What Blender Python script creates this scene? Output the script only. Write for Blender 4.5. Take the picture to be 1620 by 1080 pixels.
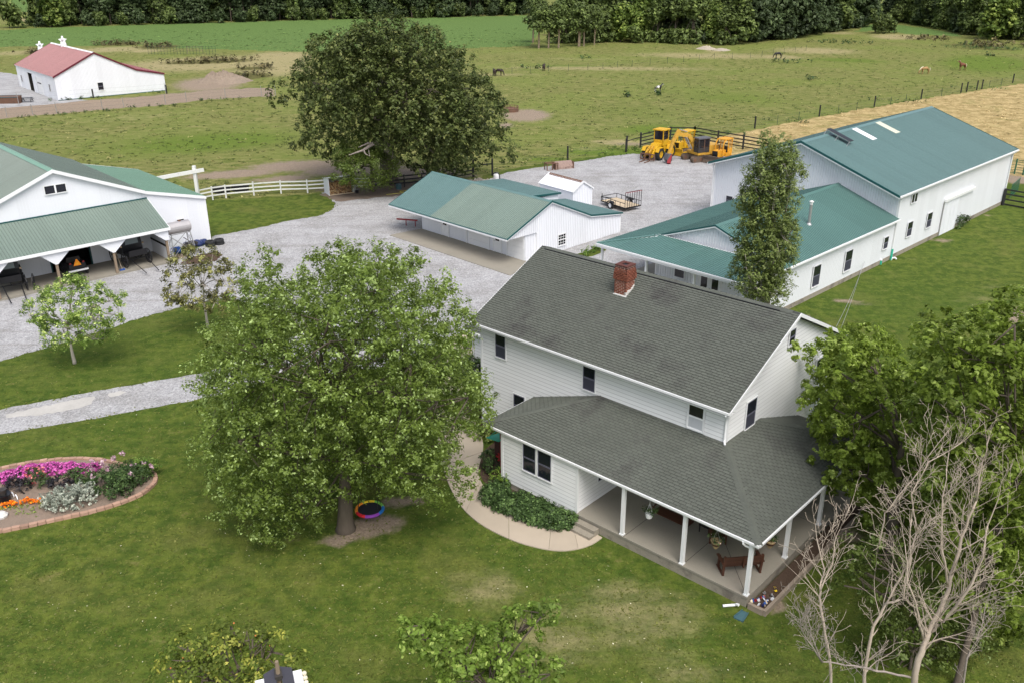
import bpy, math, random
import numpy as np
from mathutils import Vector, Matrix, Euler
from mathutils.geometry import tessellate_polygon
rnd = random.Random(7)
PI = math.pi
for o_ in list(bpy.data.objects): bpy.data.objects.remove(o_)
scene = bpy.context.scene
COL = scene.collection
# ---------------------------------------------------------------- camera, sky, sun, exposure
cam_data = bpy.data.cameras.new('camera'); cam = bpy.data.objects.new('camera', cam_data); COL.objects.link(cam)
cam_data.sensor_width = 36.0; cam_data.lens = 1419.525 * 36.0 / 1620.0
cam_data.clip_start = 0.5; cam_data.clip_end = 3000
cam.location = (0, 0, 23.581)
cam.rotation_euler = (Matrix.Rotation(PI/2 - 0.407, 3, 'X') @ Matrix.Rotation(-0.004, 3, 'Z')).to_euler()
scene.camera = cam
SUN_EL, SUN_AZ = math.radians(58), math.radians(160)      # azimuth clockwise from +Y (the view direction)
world = bpy.data.worlds.new('World'); scene.world = world; world.use_nodes = True
wn = world.node_tree; sky = wn.nodes.new('ShaderNodeTexSky'); sky.sky_type = 'NISHITA'; sky.sun_disc = False
sky.sun_elevation = SUN_EL; sky.sun_rotation = SUN_AZ; sky.altitude = 200; sky.air_density = 1.0; sky.dust_density = 5.0; sky.ozone_density = 1.0
bgn = wn.nodes['Background']; bgn.inputs[1].default_value = 0.15
# thin overcast: the clouds take most of the blue out of the sky
hsv = wn.nodes.new('ShaderNodeHueSaturation'); hsv.inputs['Saturation'].default_value = 0.62
wn.links.new(sky.outputs[0], hsv.inputs['Color']); wn.links.new(hsv.outputs[0], bgn.inputs[0])
sd = bpy.data.lights.new('sun', 'SUN'); sd.energy = 1.5; sd.angle = math.radians(35); sd.color = (1.0, .965, .91)
sun = bpy.data.objects.new('sun', sd); COL.objects.link(sun)
sun.rotation_euler = Vector((-math.sin(SUN_AZ)*math.cos(SUN_EL), -math.cos(SUN_AZ)*math.cos(SUN_EL), -math.sin(SUN_EL))).to_track_quat('-Z', 'Y').to_euler()
scene.view_settings.view_transform = 'Standard'; scene.view_settings.look = 'None'
scene.view_settings.gamma = 1; scene.view_settings.use_curve_mapping = False
scene.view_settings.exposure = 0.5
scene.render.engine = 'CYCLES'

# ---------------------------------------------------------------- helpers
def tag(o, label=None, cat=None, group=None, kind=None):
    if label: o['label'] = label
    if cat: o['category'] = cat
    if group: o['group'] = group
    if kind: o['kind'] = kind
    return o
def empty(name, loc=(0,0,0), rz=0, label=None, cat=None, group=None):
    o = bpy.data.objects.new(name, None); COL.objects.link(o)
    o.location = loc; o.rotation_euler = (0,0,rz); o.empty_display_size = .3
    return tag(o, label, cat, group)
def V3(*a): return Vector(a)
class MB:
    def __init__(s): s.v=[]; s.f=[]; s.c=[]
    def add(s, vs, fs, c=.5):
        b=len(s.v); s.v += [tuple(q) for q in vs]; s.f += [tuple(b+i for i in f) for f in fs]; s.c += [c]*len(fs); return s
    def hexa(s, q, c=.5):   # q: 4 bottom, 4 top (same winding)
        return s.add(q, [(3,2,1,0),(4,5,6,7),(0,1,5,4),(1,2,6,5),(2,3,7,6),(3,0,4,7)], c)
    def box(s, x0,x1,y0,y1,z0,z1,c=.5):
        return s.hexa([(x0,y0,z0),(x1,y0,z0),(x1,y1,z0),(x0,y1,z0),(x0,y0,z1),(x1,y0,z1),(x1,y1,z1),(x0,y1,z1)], c)
    def bar(s, p, q, w, h=None, c=.5, up=(0,0,1)):   # rectangular bar from p to q
        h = h or w; p=Vector(p); q=Vector(q); d=(q-p).normalized(); u=Vector(up)
        if abs(d.dot(u))>.98: u=Vector((0,1,0))
        a=d.cross(u).normalized()*w/2; b=a.cross(d).normalized()*h/2
        return s.hexa([p-a-b,q-a-b,q+a-b,p+a-b,p-a+b,q-a+b,q+a+b,p+a+b], c)
    def tube(s, pts, rs, n=8, cap=True, c=.5):
        pts=[Vector(p) for p in pts]; b=len(s.v); rings=len(pts)
        if not isinstance(rs,(list,tuple)): rs=[rs]*rings
        for i,p in enumerate(pts):
            d=(pts[min(i+1,rings-1)]-pts[max(i-1,0)])
            d = d.normalized() if d.length>1e-9 else Vector((0,0,1))
            u=Vector((0,0,1)) if abs(d.z)<.9 else Vector((1,0,0))
            a=d.cross(u).normalized(); e=a.cross(d)
            for k in range(n):
                t=2*PI*k/n; s.v.append(tuple(p+(a*math.cos(t)+e*math.sin(t))*rs[i]))
        for i in range(rings-1):
            for k in range(n):
                k2=(k+1)%n; s.f.append((b+i*n+k,b+i*n+k2,b+(i+1)*n+k2,b+(i+1)*n+k)); s.c.append(c)
        if cap:
            s.f.append(tuple(b+k for k in reversed(range(n)))); s.c.append(c)
            s.f.append(tuple(b+(rings-1)*n+k for k in range(n))); s.c.append(c)
        return s
    def prism(s, poly, off, c=.5):    # 3d polygon extruded by off
        n=len(poly); off=Vector(off); vs=[Vector(p) for p in poly]+[Vector(p)+off for p in poly]
        fs=[tuple(reversed(range(n))),tuple(range(n,2*n))]+[(i,(i+1)%n,n+(i+1)%n,n+i) for i in range(n)]
        return s.add(vs, fs, c)
    def lathe(s, prof, n=12, o=(0,0,0), c=.5):
        b=len(s.v)
        for r,z in prof:
            for k in range(n):
                t=2*PI*k/n; s.v.append((o[0]+r*math.cos(t),o[1]+r*math.sin(t),o[2]+z))
        for i in range(len(prof)-1):
            for k in range(n):
                k2=(k+1)%n; s.f.append((b+i*n+k,b+i*n+k2,b+(i+1)*n+k2,b+(i+1)*n+k)); s.c.append(c)
        return s
    def mesh(s, name, mat, smooth=False):
        me=bpy.data.meshes.new(name); me.from_pydata(s.v,[],s.f)
        a=me.attributes.new('var','FLOAT','FACE'); a.data.foreach_set('value',s.c)
        if mat: me.materials.append(mat)
        if smooth: me.polygons.foreach_set('use_smooth',[True]*len(me.polygons))
        me.update(); return me
    def build(s, name, mat, parent=None, smooth=False, kind=None, label=None, cat=None, group=None, loc=None, rot=None):
        return link(name, s.mesh(name, mat, smooth), parent, kind, label, cat, group, loc, rot)
def link(name, me, parent=None, kind=None, label=None, cat=None, group=None, loc=None, rot=None):
    o=bpy.data.objects.new(name, me); COL.objects.link(o); o.parent=parent
    if loc is not None: o.location=loc
    if rot is not None: o.rotation_euler=rot
    return tag(o,label,cat,group,kind)
def copy_tree(o, parent=None):
    c=o.copy(); COL.objects.link(c); c.parent=parent
    for ch in list(o.children): copy_tree(ch, c)
    return c
def npmesh(name, verts, quads, var, mat, smooth=False):
    me=bpy.data.meshes.new(name); n=len(quads)
    me.vertices.add(len(verts)); me.vertices.foreach_set('co', np.asarray(verts,dtype=np.float32).ravel())
    me.loops.add(n*4); me.loops.foreach_set('vertex_index', np.asarray(quads,dtype=np.int32).ravel())
    me.polygons.add(n); me.polygons.foreach_set('loop_start', np.arange(0,n*4,4,dtype=np.int32))
    me.update(calc_edges=True)
    if var is not None:
        a=me.attributes.new('var','FLOAT','FACE'); a.data.foreach_set('value', np.asarray(var,dtype=np.float32))
    if smooth: me.polygons.foreach_set('use_smooth',[True]*n)
    if mat: me.materials.append(mat)
    return me

# ---------------------------------------------------------------- materials
def nt(m): m.use_nodes=True; return m.node_tree
def noise(t, scale, detail=4, rough=.6, co=None, dist=0):
    n=t.nodes.new('ShaderNodeTexNoise'); n.inputs['Scale'].default_value=scale; n.inputs['Detail'].default_value=detail
    n.inputs['Roughness'].default_value=rough; n.inputs['Distortion'].default_value=dist
    if co is not None: t.links.new(co, n.inputs['Vector'])
    return n.outputs['Fac']
def math_(t, op, a, b=None, c=None, clamp=False):
    n=t.nodes.new('ShaderNodeMath'); n.operation=op; n.use_clamp=clamp
    for i,x in enumerate((a,b,c)):
        if x is None: continue
        if isinstance(x,(int,float)): n.inputs[i].default_value=x
        else: t.links.new(x,n.inputs[i])
    return n.outputs[0]
def mixc(t, f, a, b):
    n=t.nodes.new('ShaderNodeMix'); n.data_type='RGBA'
    for k,x in ((0,f),(6,a),(7,b)):
        if isinstance(x,(int,float)): n.inputs[k].default_value=x
        elif isinstance(x,(tuple,list)): n.inputs[k].default_value=tuple(x)+(1,)
        else: t.links.new(x,n.inputs[k])
    return n.outputs[2]
def ramp(t, x, lo, hi):
    n=t.nodes.new('ShaderNodeMapRange'); n.inputs[1].default_value=lo; n.inputs[2].default_value=hi; n.interpolation_type='SMOOTHSTEP'
    t.links.new(x,n.inputs[0]); return n.outputs[0]
def scalec(t, colr, f):
    n=t.nodes.new('ShaderNodeVectorMath'); n.operation='SCALE'
    if isinstance(colr,(tuple,list)): n.inputs[0].default_value=colr
    else: t.links.new(colr,n.inputs[0])
    if isinstance(f,(int,float)): n.inputs[3].default_value=f
    else: t.links.new(f,n.inputs[3])
    return n.outputs[0]
def attr(t, name):
    n=t.nodes.new('ShaderNodeAttribute'); n.attribute_name=name; return n.outputs['Fac']
def mat(name, col, rough=.6, n1=(20,.12), n2=None, col2=None, thr=(.5,.7), var=0.0, orand=0.0, bump=None, metal=0.0, spec=.4, stretch=None, emit=None, wearcoord=None):
    m=bpy.data.materials.new(name); t=nt(m); p=t.nodes['Principled BSDF']
    tc=t.nodes.new('ShaderNodeTexCoord'); co=tc.outputs['Object']
    if stretch:
        mp=t.nodes.new('ShaderNodeMapping'); mp.inputs['Scale'].default_value=stretch; t.links.new(co,mp.inputs[0]); cs=mp.outputs[0]
    else: cs=co
    c=tuple(col)
    if col2 is not None:
        c=mixc(t, ramp(t, noise(t,n2[0] if n2 else .6,5,.65,cs), thr[0],thr[1]), c, col2)
    f=math_(t,'MULTIPLY_ADD',math_(t,'SUBTRACT',noise(t,n1[0],3,.6,cs),.5),n1[1]*2,1.0)
    if n2: f=math_(t,'MULTIPLY',f,math_(t,'MULTIPLY_ADD',math_(t,'SUBTRACT',noise(t,n2[0],4,.6,co),.5),n2[1]*2,1.0))
    if var: f=math_(t,'MULTIPLY',f,math_(t,'MULTIPLY_ADD',math_(t,'SUBTRACT',attr(t,'var'),.5),var*2,1.0))
    if orand:
        oi=t.nodes.new('ShaderNodeObjectInfo'); f=math_(t,'MULTIPLY',f,math_(t,'MULTIPLY_ADD',math_(t,'SUBTRACT',oi.outputs['Random'],.5),orand*2,1.0))
    t.links.new(scalec(t,c,f),p.inputs['Base Color'])
    p.inputs['Roughness'].default_value=rough; p.inputs['Metallic'].default_value=metal; p.inputs['Specular IOR Level'].default_value=spec
    if bump:
        b=t.nodes.new('ShaderNodeBump'); b.inputs['Strength'].default_value=bump[1]; b.inputs['Distance'].default_value=.02
        t.links.new(noise(t,bump[0],4,.6,cs),b.inputs['Height']); t.links.new(b.outputs[0],p.inputs['Normal'])
    return m
def leafmat(name, col, pale, trans=.3, lo=.55, hi=.95, rough=.55):
    m=bpy.data.materials.new(name); t=nt(m); p=t.nodes['Principled BSDF']; out=t.nodes['Material Output']
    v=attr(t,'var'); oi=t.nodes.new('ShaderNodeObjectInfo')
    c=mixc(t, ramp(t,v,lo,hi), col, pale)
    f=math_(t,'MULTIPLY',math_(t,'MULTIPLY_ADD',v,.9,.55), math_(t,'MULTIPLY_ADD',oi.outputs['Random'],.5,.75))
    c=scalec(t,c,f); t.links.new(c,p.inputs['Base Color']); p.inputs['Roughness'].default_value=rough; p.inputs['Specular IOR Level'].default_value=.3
    tr=t.nodes.new('ShaderNodeBsdfTranslucent'); t.links.new(scalec(t,c,1.2),tr.inputs[0])
    mx=t.nodes.new('ShaderNodeMixShader'); mx.inputs[0].default_value=trans
    t.links.new(p.outputs[0],mx.inputs[1]); t.links.new(tr.outputs[0],mx.inputs[2]); t.links.new(mx.outputs[0],out.inputs[0])
    return m
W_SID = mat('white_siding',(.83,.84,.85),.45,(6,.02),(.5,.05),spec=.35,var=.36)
W_MET = mat('white_metal_siding',(.77,.79,.83),.4,(5,.015),(.35,.035),var=.22,orand=.03,spec=.4)
SHEATH = mat('siding_joint',(.30,.31,.33),.8,(8,.05))
W_TRIM = mat('white_trim',(.80,.81,.82),.45,(8,.03),(1.5,.04))
W_WOOD = mat('weathered_white_paint',(.70,.71,.69),.6,(9,.10),(1.2,.12),col2=(.45,.44,.40),thr=(.60,.72),orand=.06)
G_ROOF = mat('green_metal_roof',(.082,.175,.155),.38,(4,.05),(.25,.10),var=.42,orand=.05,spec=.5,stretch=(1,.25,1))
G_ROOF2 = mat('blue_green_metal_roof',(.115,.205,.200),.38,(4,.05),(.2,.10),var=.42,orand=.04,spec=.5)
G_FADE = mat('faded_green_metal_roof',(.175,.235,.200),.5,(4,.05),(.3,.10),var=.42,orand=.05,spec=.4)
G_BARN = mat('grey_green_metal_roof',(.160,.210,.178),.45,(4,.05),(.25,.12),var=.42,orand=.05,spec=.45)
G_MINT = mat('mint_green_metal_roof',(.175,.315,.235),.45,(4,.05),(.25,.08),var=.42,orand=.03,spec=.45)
G_TRIM = mat('dark_green_trim',(.015,.085,.085),.4,(6,.05))
R_ROOF = mat('red_metal_roof',(.36,.145,.150),.45,(3,.05),(.2,.10),var=.42,orand=.04)
R_TRIM = mat('dark_red_trim',(.12,.015,.03),.45,(6,.05))
SHING = mat('asphalt_shingle',(.112,.121,.104),.93,(60,.16),(.40,.22),col2=(.062,.060,.058),thr=(.50,.76),var=.10,orand=.05,bump=(120,.5),spec=.15)
SHDECK = mat('shingle_joint',(.050,.054,.048),.95,(60,.2))
CONC = mat('concrete',(.275,.255,.212),.85,(18,.10),(.5,.22),col2=(.24,.215,.18),thr=(.50,.72),bump=(60,.15),spec=.2)
CONC2 = mat('weathered_concrete',(.30,.27,.22),.9,(14,.18),(1.0,.3),col2=(.17,.15,.125),thr=(.48,.65),bump=(40,.4),spec=.2)
PATH = mat('tan_concrete_path',(.44,.375,.295),.85,(40,.08),(.7,.12),orand=.05,bump=(80,.15),spec=.2)
BLOCK = mat('foundation_block',(.42,.385,.33),.9,(10,.12),(1,.15),bump=(40,.3),spec=.2)
BRICK = mat('red_brick',(.22,.080,.052),.9,(30,.2),orand=.22,bump=(60,.3),spec=.15)
SOOT = mat('sooty_brick',(.10,.035,.028),.95,(30,.3))
MORTAR = mat('mortar',(.60,.46,.38),.95,(40,.1))
GLASS = mat('window_glass',(.012,.014,.022),.06,(2,.4),spec=.6)
SCREEN = mat('window_screen',(.05,.052,.075),.55,(3,.2),spec=.3)
FRAME_D = mat('dark_grey_sash',(.14,.14,.19),.5,(8,.05))
CURTAIN = mat('curtain_cloth',(.50,.52,.55),.9,(5,.1),stretch=(8,8,.4))
FLASH = mat('white_flashing',(.72,.72,.70),.5,(10,.1))
BLACK = mat('black_paint',(.012,.012,.014),.35,(8,.2))
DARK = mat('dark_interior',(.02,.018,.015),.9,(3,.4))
RUBBER = mat('black_rubber',(.022,.023,.024),.8,(20,.2),bump=(40,.4))
STEEL = mat('galvanised_steel',(.42,.42,.42),.42,(5,.15),(1.5,.12),metal=.6)
TANKM = mat('rusty_galvanised_tank',(.46,.44,.44),.42,(3,.12),(1.2,.18),col2=(.30,.19,.16),thr=(.58,.75),metal=.45)
RUST = mat('rusty_steel',(.16,.085,.055),.85,(8,.3),(1.5,.3),col2=(.10,.06,.045))
YEL = mat('yellow_paint',(.62,.36,.015),.5,(6,.2),(1.2,.25),col2=(.22,.12,.04),thr=(.56,.74))
YEL2 = mat('faded_ochre_paint',(.56,.32,.045),.5,(6,.15),(1.2,.2),col2=(.22,.11,.04),thr=(.54,.72))
ORN = mat('orange_yellow_paint',(.66,.31,.02),.5,(6,.18),(1.2,.25),col2=(.20,.11,.05),thr=(.60,.76))
DMETAL = mat('dark_machine_metal',(.045,.04,.037),.6,(8,.3))
MUD = mat('muddy_track',(.13,.095,.07),.9,(8,.3),bump=(30,.5))
GREYP = mat('grey_primer',(.11,.11,.12),.6,(5,.2))
REDP = mat('red_paint',(.26,.018,.022),.45,(6,.15))
WOODP = mat('weathered_wood_post',(.24,.185,.13),.9,(10,.2),stretch=(1,1,.15),bump=(20,.4))
PLANK = mat('pale_deck_plank',(.52,.42,.29),.85,(8,.12),orand=.12,stretch=(.3,3,1))
BROWNW = mat('dark_brown_stained_wood',(.085,.034,.020),.5,(12,.25),stretch=(.4,3,1),orand=.1)
LANDT = mat('landscape_timber',(.27,.22,.17),.9,(9,.2),stretch=(.3,3,1),orand=.1)
MULCH = mat('dark_mulch',(.085,.058,.042),.95,(25,.5),bump=(30,1),spec=.1)
SOIL = mat('dry_garden_soil',(.24,.185,.145),.95,(14,.25),(1.3,.2),bump=(30,1),spec=.1)
EDGB = mat('pinkish_edging_brick',(.40,.255,.19),.9,(12,.15),orand=.2,bump=(40,.4),spec=.1)
BLUEP = mat('blue_plastic',(.02,.09,.35),.35,(4,.15))
TARP = mat('dark_blue_tarp',(.02,.035,.12),.45,(4,.3))
TEAL = mat('teal_green_plastic',(.03,.42,.29),.5,(5,.1))
NAVYP = mat('slate_blue_plastic',(.06,.13,.15),.5,(5,.1))
BARK = mat('grey_brown_bark',(.115,.095,.075),.95,(6,.25),stretch=(1,1,.25),bump=(12,.8),spec=.1)
BARKO = mat('oak_bark',(.15,.125,.105),.95,(3,.25),stretch=(1,1,.2),bump=(8,.9),spec=.1)
BARKL = mat('pale_bark',(.42,.38,.33),.9,(8,.2),stretch=(1,1,.4),spec=.1)
DEADW = mat('bleached_dead_wood',(.44,.37,.30),.9,(5,.22),(1.0,.25),stretch=(1,1,.5),spec=.1)
DEADG = mat('grey_dead_wood',(.30,.26,.23),.9,(5,.2),spec=.1)
CREAM = mat('cream_skylight',(.60,.60,.47),.4,(4,.05))
SKYL = mat('white_skylight',(.85,.86,.88),.35,(4,.03))
RAILB = mat('black_fence_board',(.018,.018,.02),.6,(8,.2),orand=.2)
GATEG = mat('green_gate_metal',(.02,.12,.07),.45,(6,.1))
TPOST = mat('dark_green_steel_post',(.03,.06,.045),.6,(6,.2))
WIRE = mat('fence_wire',(.10,.11,.10),.5,(6,.1),metal=.5)
CHAR = mat('charcoal_shingle',(.055,.055,.07),.9,(30,.2))
L_MAPLE = leafmat('silver_maple_leaf',(.150,.212,.036),(.34,.43,.17),.42,.62,1.0)
L_MAPLE2 = leafmat('bright_maple_leaf',(.215,.300,.038),(.42,.50,.16),.42,.6,1.0)
L_OAK = leafmat('oak_leaf',(.108,.145,.034),(.24,.25,.08),.22,.62,1.0)
L_POP = leafmat('poplar_leaf',(.185,.245,.060),(.30,.34,.15),.25,.6,1.0)
L_BIRCH = leafmat('yellow_green_leaf',(.16,.25,.045),(.50,.56,.20),.38,.55,1.0)
L_RED = leafmat('bronze_leaf',(.125,.125,.040),(.30,.30,.10),.25,.45,.95)
L_PEACH = leafmat('yellowing_leaf',(.15,.20,.030),(.42,.40,.08),.35,.6,1.0)
L_LIME = leafmat('lime_leaf',(.22,.34,.05),(.40,.50,.13),.4,.6,1.0)
L_FAR1 = leafmat('dark_wood_leaf',(.060,.092,.034),(.08,.11,.045),.2,.5,1.0)
L_FAR2 = leafmat('mid_wood_leaf',(.108,.150,.042),(.17,.22,.06),.25,.5,1.0)
L_FAR3 = leafmat('light_wood_leaf',(.12,.18,.035),(.28,.33,.08),.3,.5,1.0)
L_SHRUB = leafmat('juniper_leaf',(.045,.085,.022),(.12,.19,.06),.2,.5,1.0)
L_GRASS = leafmat('tall_grass',(.10,.19,.025),(.28,.36,.09),.3,.5,1.0)
L_DRY = leafmat('dry_weed',(.11,.10,.04),(.24,.20,.09),.2,.4,1.0)
L_BLACKP = leafmat('black_grass_leaf',(.012,.011,.014),(.05,.045,.05),.05,.5,1.0)
L_SILVER = leafmat('silver_leaf',(.30,.34,.27),(.62,.64,.54),.2,.4,1.0)
F_PINK = leafmat('magenta_petal',(.72,.10,.50),(.90,.30,.72),.3,.3,1.0)
F_CORAL = leafmat('coral_petal',(.75,.14,.17),(.85,.45,.42),.3,.3,1.0)
F_ORANGE = leafmat('orange_petal',(.85,.22,.01),(.9,.40,.02),.25,.4,1.0)
F_PALE = leafmat('pale_pink_petal',(.80,.50,.62),(.88,.78,.78),.3,.4,1.0)
F_YEL = leafmat('yellow_petal',(.85,.65,.02),(.9,.75,.1),.3,.4,1.0)
# ---------------------------------------------------------------- ground
def in_poly(X, Y, poly):
    r=np.zeros(X.shape,bool); n=len(poly); j=n-1
    for i in range(n):
        xi,yi=poly[i]; xj,yj=poly[j]
        cnd=((yi>Y)!=(yj>Y))&(X<(xj-xi)*(Y-yi)/((yj-yi) or 1e-9)+xi); r^=cnd; j=i
    return r
def axis_pts(fine0, fine1, step, far0, far1, grow):
    a=list(np.arange(fine0,fine1+step,step)); s=step
    while a[-1]<far1: s*=grow; a.append(a[-1]+s)
    s=step
    while a[0]>far0: s*=grow; a.insert(0,a[0]-s)
    return np.array(a)
gx=axis_pts(-75,75,.75,-1300,1300,1.018); gy=axis_pts(14,120,.75,-300,1700,1.014)
GX,GY=np.meshgrid(gx,gy)
def blob(list_, base=None):
    A=np.zeros(GX.shape) if base is None else base
    for (cx,cy,rx,ry,az),s in list_:
        dx,dy=GX-cx,GY-cy; c,sn=math.cos(az),math.sin(az)
        u=dx*c-dy*sn; v=dx*sn+dy*c
        A=np.maximum(A, s*np.exp(-((u/rx)**2+(v/ry)**2)*1.2))
    return A
LANE = [(-116.56, 152.39), (-88.19, 158.47), (-78.82, 161.83), (-63.65, 169.92), (-60.28, 173.12), (-56.53, 176.42), (-46.22, 179.67), (-42.86, 167.75), (-53.96, 164.17), (-59.35, 157.73), (-66.66, 153.8), (-73.13, 149.39), (-80.67, 144.06), (-104.2, 135.14)]
PAST = [(-119.96, 98.35), (-100.53, 130.01), (-80.67, 144.06), (-67.13, 118.14), (-41.06, 98.51), (-31.65, 91.96), (-21.03, 95.03), (-11.77, 97.44), (-4.61, 101.24), (-2.15, 104.41), (1.61, 108.09), (7.18, 111.62), (14.39, 116.14), (20.9, 118.47), (24.1, 122.29), (33.8, 130.57), (49.49, 143.96), (67.89, 158.71), (83.66, 169.08), (100.76, 181.77), (141.05, 209.71), (413.19, 391.09), (1204.25, 1159.13), (-2099.85, 1890.99)]
HAY = [(23.41, 122.3), (33.8, 130.57), (49.49, 143.96), (67.6, 158.0), (83.66, 169.08), (100.28, 180.85), (139.5, 207.31), (323.19, 324.74), (121.12, 94.39), (68.84, 87.39), (58.64, 98.93), (53.48, 99.93), (38.62, 100.19), (24.1, 95.98)]
CROP = [(-219.25, 214.57), (-186.92, 250.61), (-144.69, 266.63), (-119.0, 269.37), (-114.87, 277.14), (-92.55, 260.76), (-65.97, 252.59), (-54.96, 248.76), (-35.68, 254.85), (-15.51, 255.79), (-3.18, 260.72), (5.26, 262.23), (7.22, 284.39), (11.83, 341.67), (9.83, 400.04), (-77.22, 377.48), (-132.16, 356.0), (-168.98, 339.1), (-176.7, 327.91), (-230.88, 311.97), (-283.39, 280.35)]
CROP2 = [(111.93, 307.98), (126.08, 335.45), (133.51, 344.5), (138.77, 334.77), (141.72, 306.49), (138.87, 287.24), (133.33, 292.12), (125.66, 297.27), (122.58, 312.71)]
YARD2 = [(-147.29, 195.29), (-113.16, 206.28), (-106.57, 201.52), (-81.5, 166.44), (-75.3, 163.98), (-78.15, 160.36), (-86.36, 154.96), (-112.42, 146.61)]
# straw-dry, bare earth, lush and weedy patches of the fields: centre and radii measured on the ground
DRY = [((-126.68, 251.6, 24.18, 11.52, -0.466),.8),((-98.76, 253.91, 6.94, 7.51, -0.371),.9),((-71.93, 222.36, 24.35, 20.09, -0.313),1.1),((-57.95, 233.14, 11.12, 20.05, -0.244),1.2),((-54.23, 211.47, 13.02, 17.94, -0.251),1.0),((-108.89, 257.83, 15.88, 11.73, -0.4),.9),((-50.0, 199.7, 6.84, 5.7, -0.245),.7),((21.5, 208.9, 33.91, 6.07, 0.103),.75),((49.46, 235.11, 26.78, 10.84, 0.207),.8),((80.06, 246.73, 14.78, 12.21, 0.314),.9),((118.09, 288.21, 10.43, 14.5, 0.389),1.0),
 ((17.28, 228.89, 18.52, 7.22, 0.075),.5),((105.78, 303.18, 7.98, 10.45, 0.336),.7),((1.94, 243.23, 9.84, 8.1, 0.008),.4),((-60.22, 145.37, 16.25, 6.54, -0.393),.45),((-62.99, 129.21, 10.93, 3.22, -0.454),.35),((-48.27, 136.54, 7.65, 2.28, -0.34),.4),((8.59, 135.27, 12.21, 7.49, 0.063),.35),((14.74, 122.92, 5.16, 2.7, 0.119),.9),((10.07, 118.27, 4.15, 2.08, 0.085),.5),
 ((4.94, 114.73, 4.85, 1.57, 0.043),.3),((53.3, 211.5, 17.08, 10.21, 0.247),.25),((53.7, 247.79, 3.64, 8.57, 0.213),.9),((-3.82, 198.22, 16.19, 4.38, -0.019),.6),((65.92, 231.47, 9.29, 9.16, 0.277),.8),((104.27, 222.86, 7.42, 7.5, 0.438),.3),
 ((4.63, 27.88, 4.18, 2.96, 0.165),.62),((-1.06, 29.43, 2.31, 1.98, -0.036),.60),((1.38, 26.49, 2.85, 2.38, 0.052),.60),((6.07, 24.85, 2.72, 1.57, 0.24),.5),((-4.27, 30.67, 1.06, 0.84, -0.138),.3),((7.27, 25.15, 1.15, 1.29, 0.281),.25),((-3.9, 24.9, 1.37, 0.94, -0.155),.25),((-27.73, 52.86, 4.91, 1.75, -0.483),.3),((-2.09, 24.89, 1.82, 0.93, -0.084),.3),((34.68, 61.29, 3.22, 8.69, 0.515),.4),((31.51, 52.28, 2.42, 4.42, 0.542),.4),((-18.34, 32.07, 2.47, 1.47, -0.519),.25)]
DIRT = [((-60.3, 184.7, 9.54, 16.12, -0.316),1.0),((-62.71, 169.89, 4.71, 4.32, -0.354),.8),((-28.19, 199.0, 35.35, 11.15, -0.141),.15),((2.36, 145.7, 5.24, 7.98, 0.016),1.1),((-0.82, 136.55, 1.9, 4.34, -0.006),.8),((-26.11, 108.96, 8.51, 4.39, -0.235),1.0),((-32.59, 104.61, 8.21, 3.11, -0.302),1.0),((-18.82, 106.73, 9.1, 4.19, -0.175),1.1),((-11.02, 104.23, 6.67, 4.64, -0.105),1.1),((-28.05, 101.33, 4.35, 2.58, -0.27),.7),((-15.3, 97.79, 7.7, 2.67, -0.155),1.2),((-5.05, 103.15, 2.94, 1.95, -0.049),.7),
 ((16.29, 121.56, 5.1, 2.21, 0.133),.7),((-6.3, 33.86, 1.71, 1.09, -0.184),1.2),((-7.56, 32.91, 0.98, 0.86, -0.226),1.1),((-5.09, 35.89, 1.79, 0.64, -0.141),1.0),((-7.86, 31.55, 1.63, 0.63, -0.244),.6),((-25.74, 102.23, 4.38, 2.62, -0.247),.9),((-30.48, 84.21, 1.84, 1.18, -0.347),.4),
 ((24.91, 61.79, 2.78, 0.83, 0.383),.8),((20.57, 58.94, 1.34, 1.01, 0.336),.7),((32.99, 72.02, 2.12, 0.73, 0.43),.6),((38.39, 77.03, 1.68, 1.05, 0.462),.8),((46.39, 85.36, 1.84, 1.02, 0.498),.6),((25.11, 60.63, 0.28, 0.54, 0.393),1.0),((56.62, 100.5, 4.26, 2.78, 0.513),1.2),((10.49, 28.59, 0.45, 0.94, 0.352),1.0),((12.09, 30.57, 0.36, 1.05, 0.377),.9),((2.07, 28.26, 0.35, 0.3, 0.073),.5),((31.29, 54.32, 1.25, 2.33, 0.523),.3),((35.69, 58.78, 1.07, 2.97, 0.546),1.0),
 ((9.53, 27.31, 0.54, 0.29, 0.336),.8),((-27.25, 50.0, 1.41, 0.8, -0.499),.35),((14.77, 33.0, 1.12, 0.99, 0.421),.9),((-10.13, 33.16, 3.09, 1.46, -0.296),.45),((3.94, 30.83, 0.64, 0.43, 0.127),.3),((-1.11, 31.51, 0.26, 0.35, -0.035),.5)]
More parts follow.
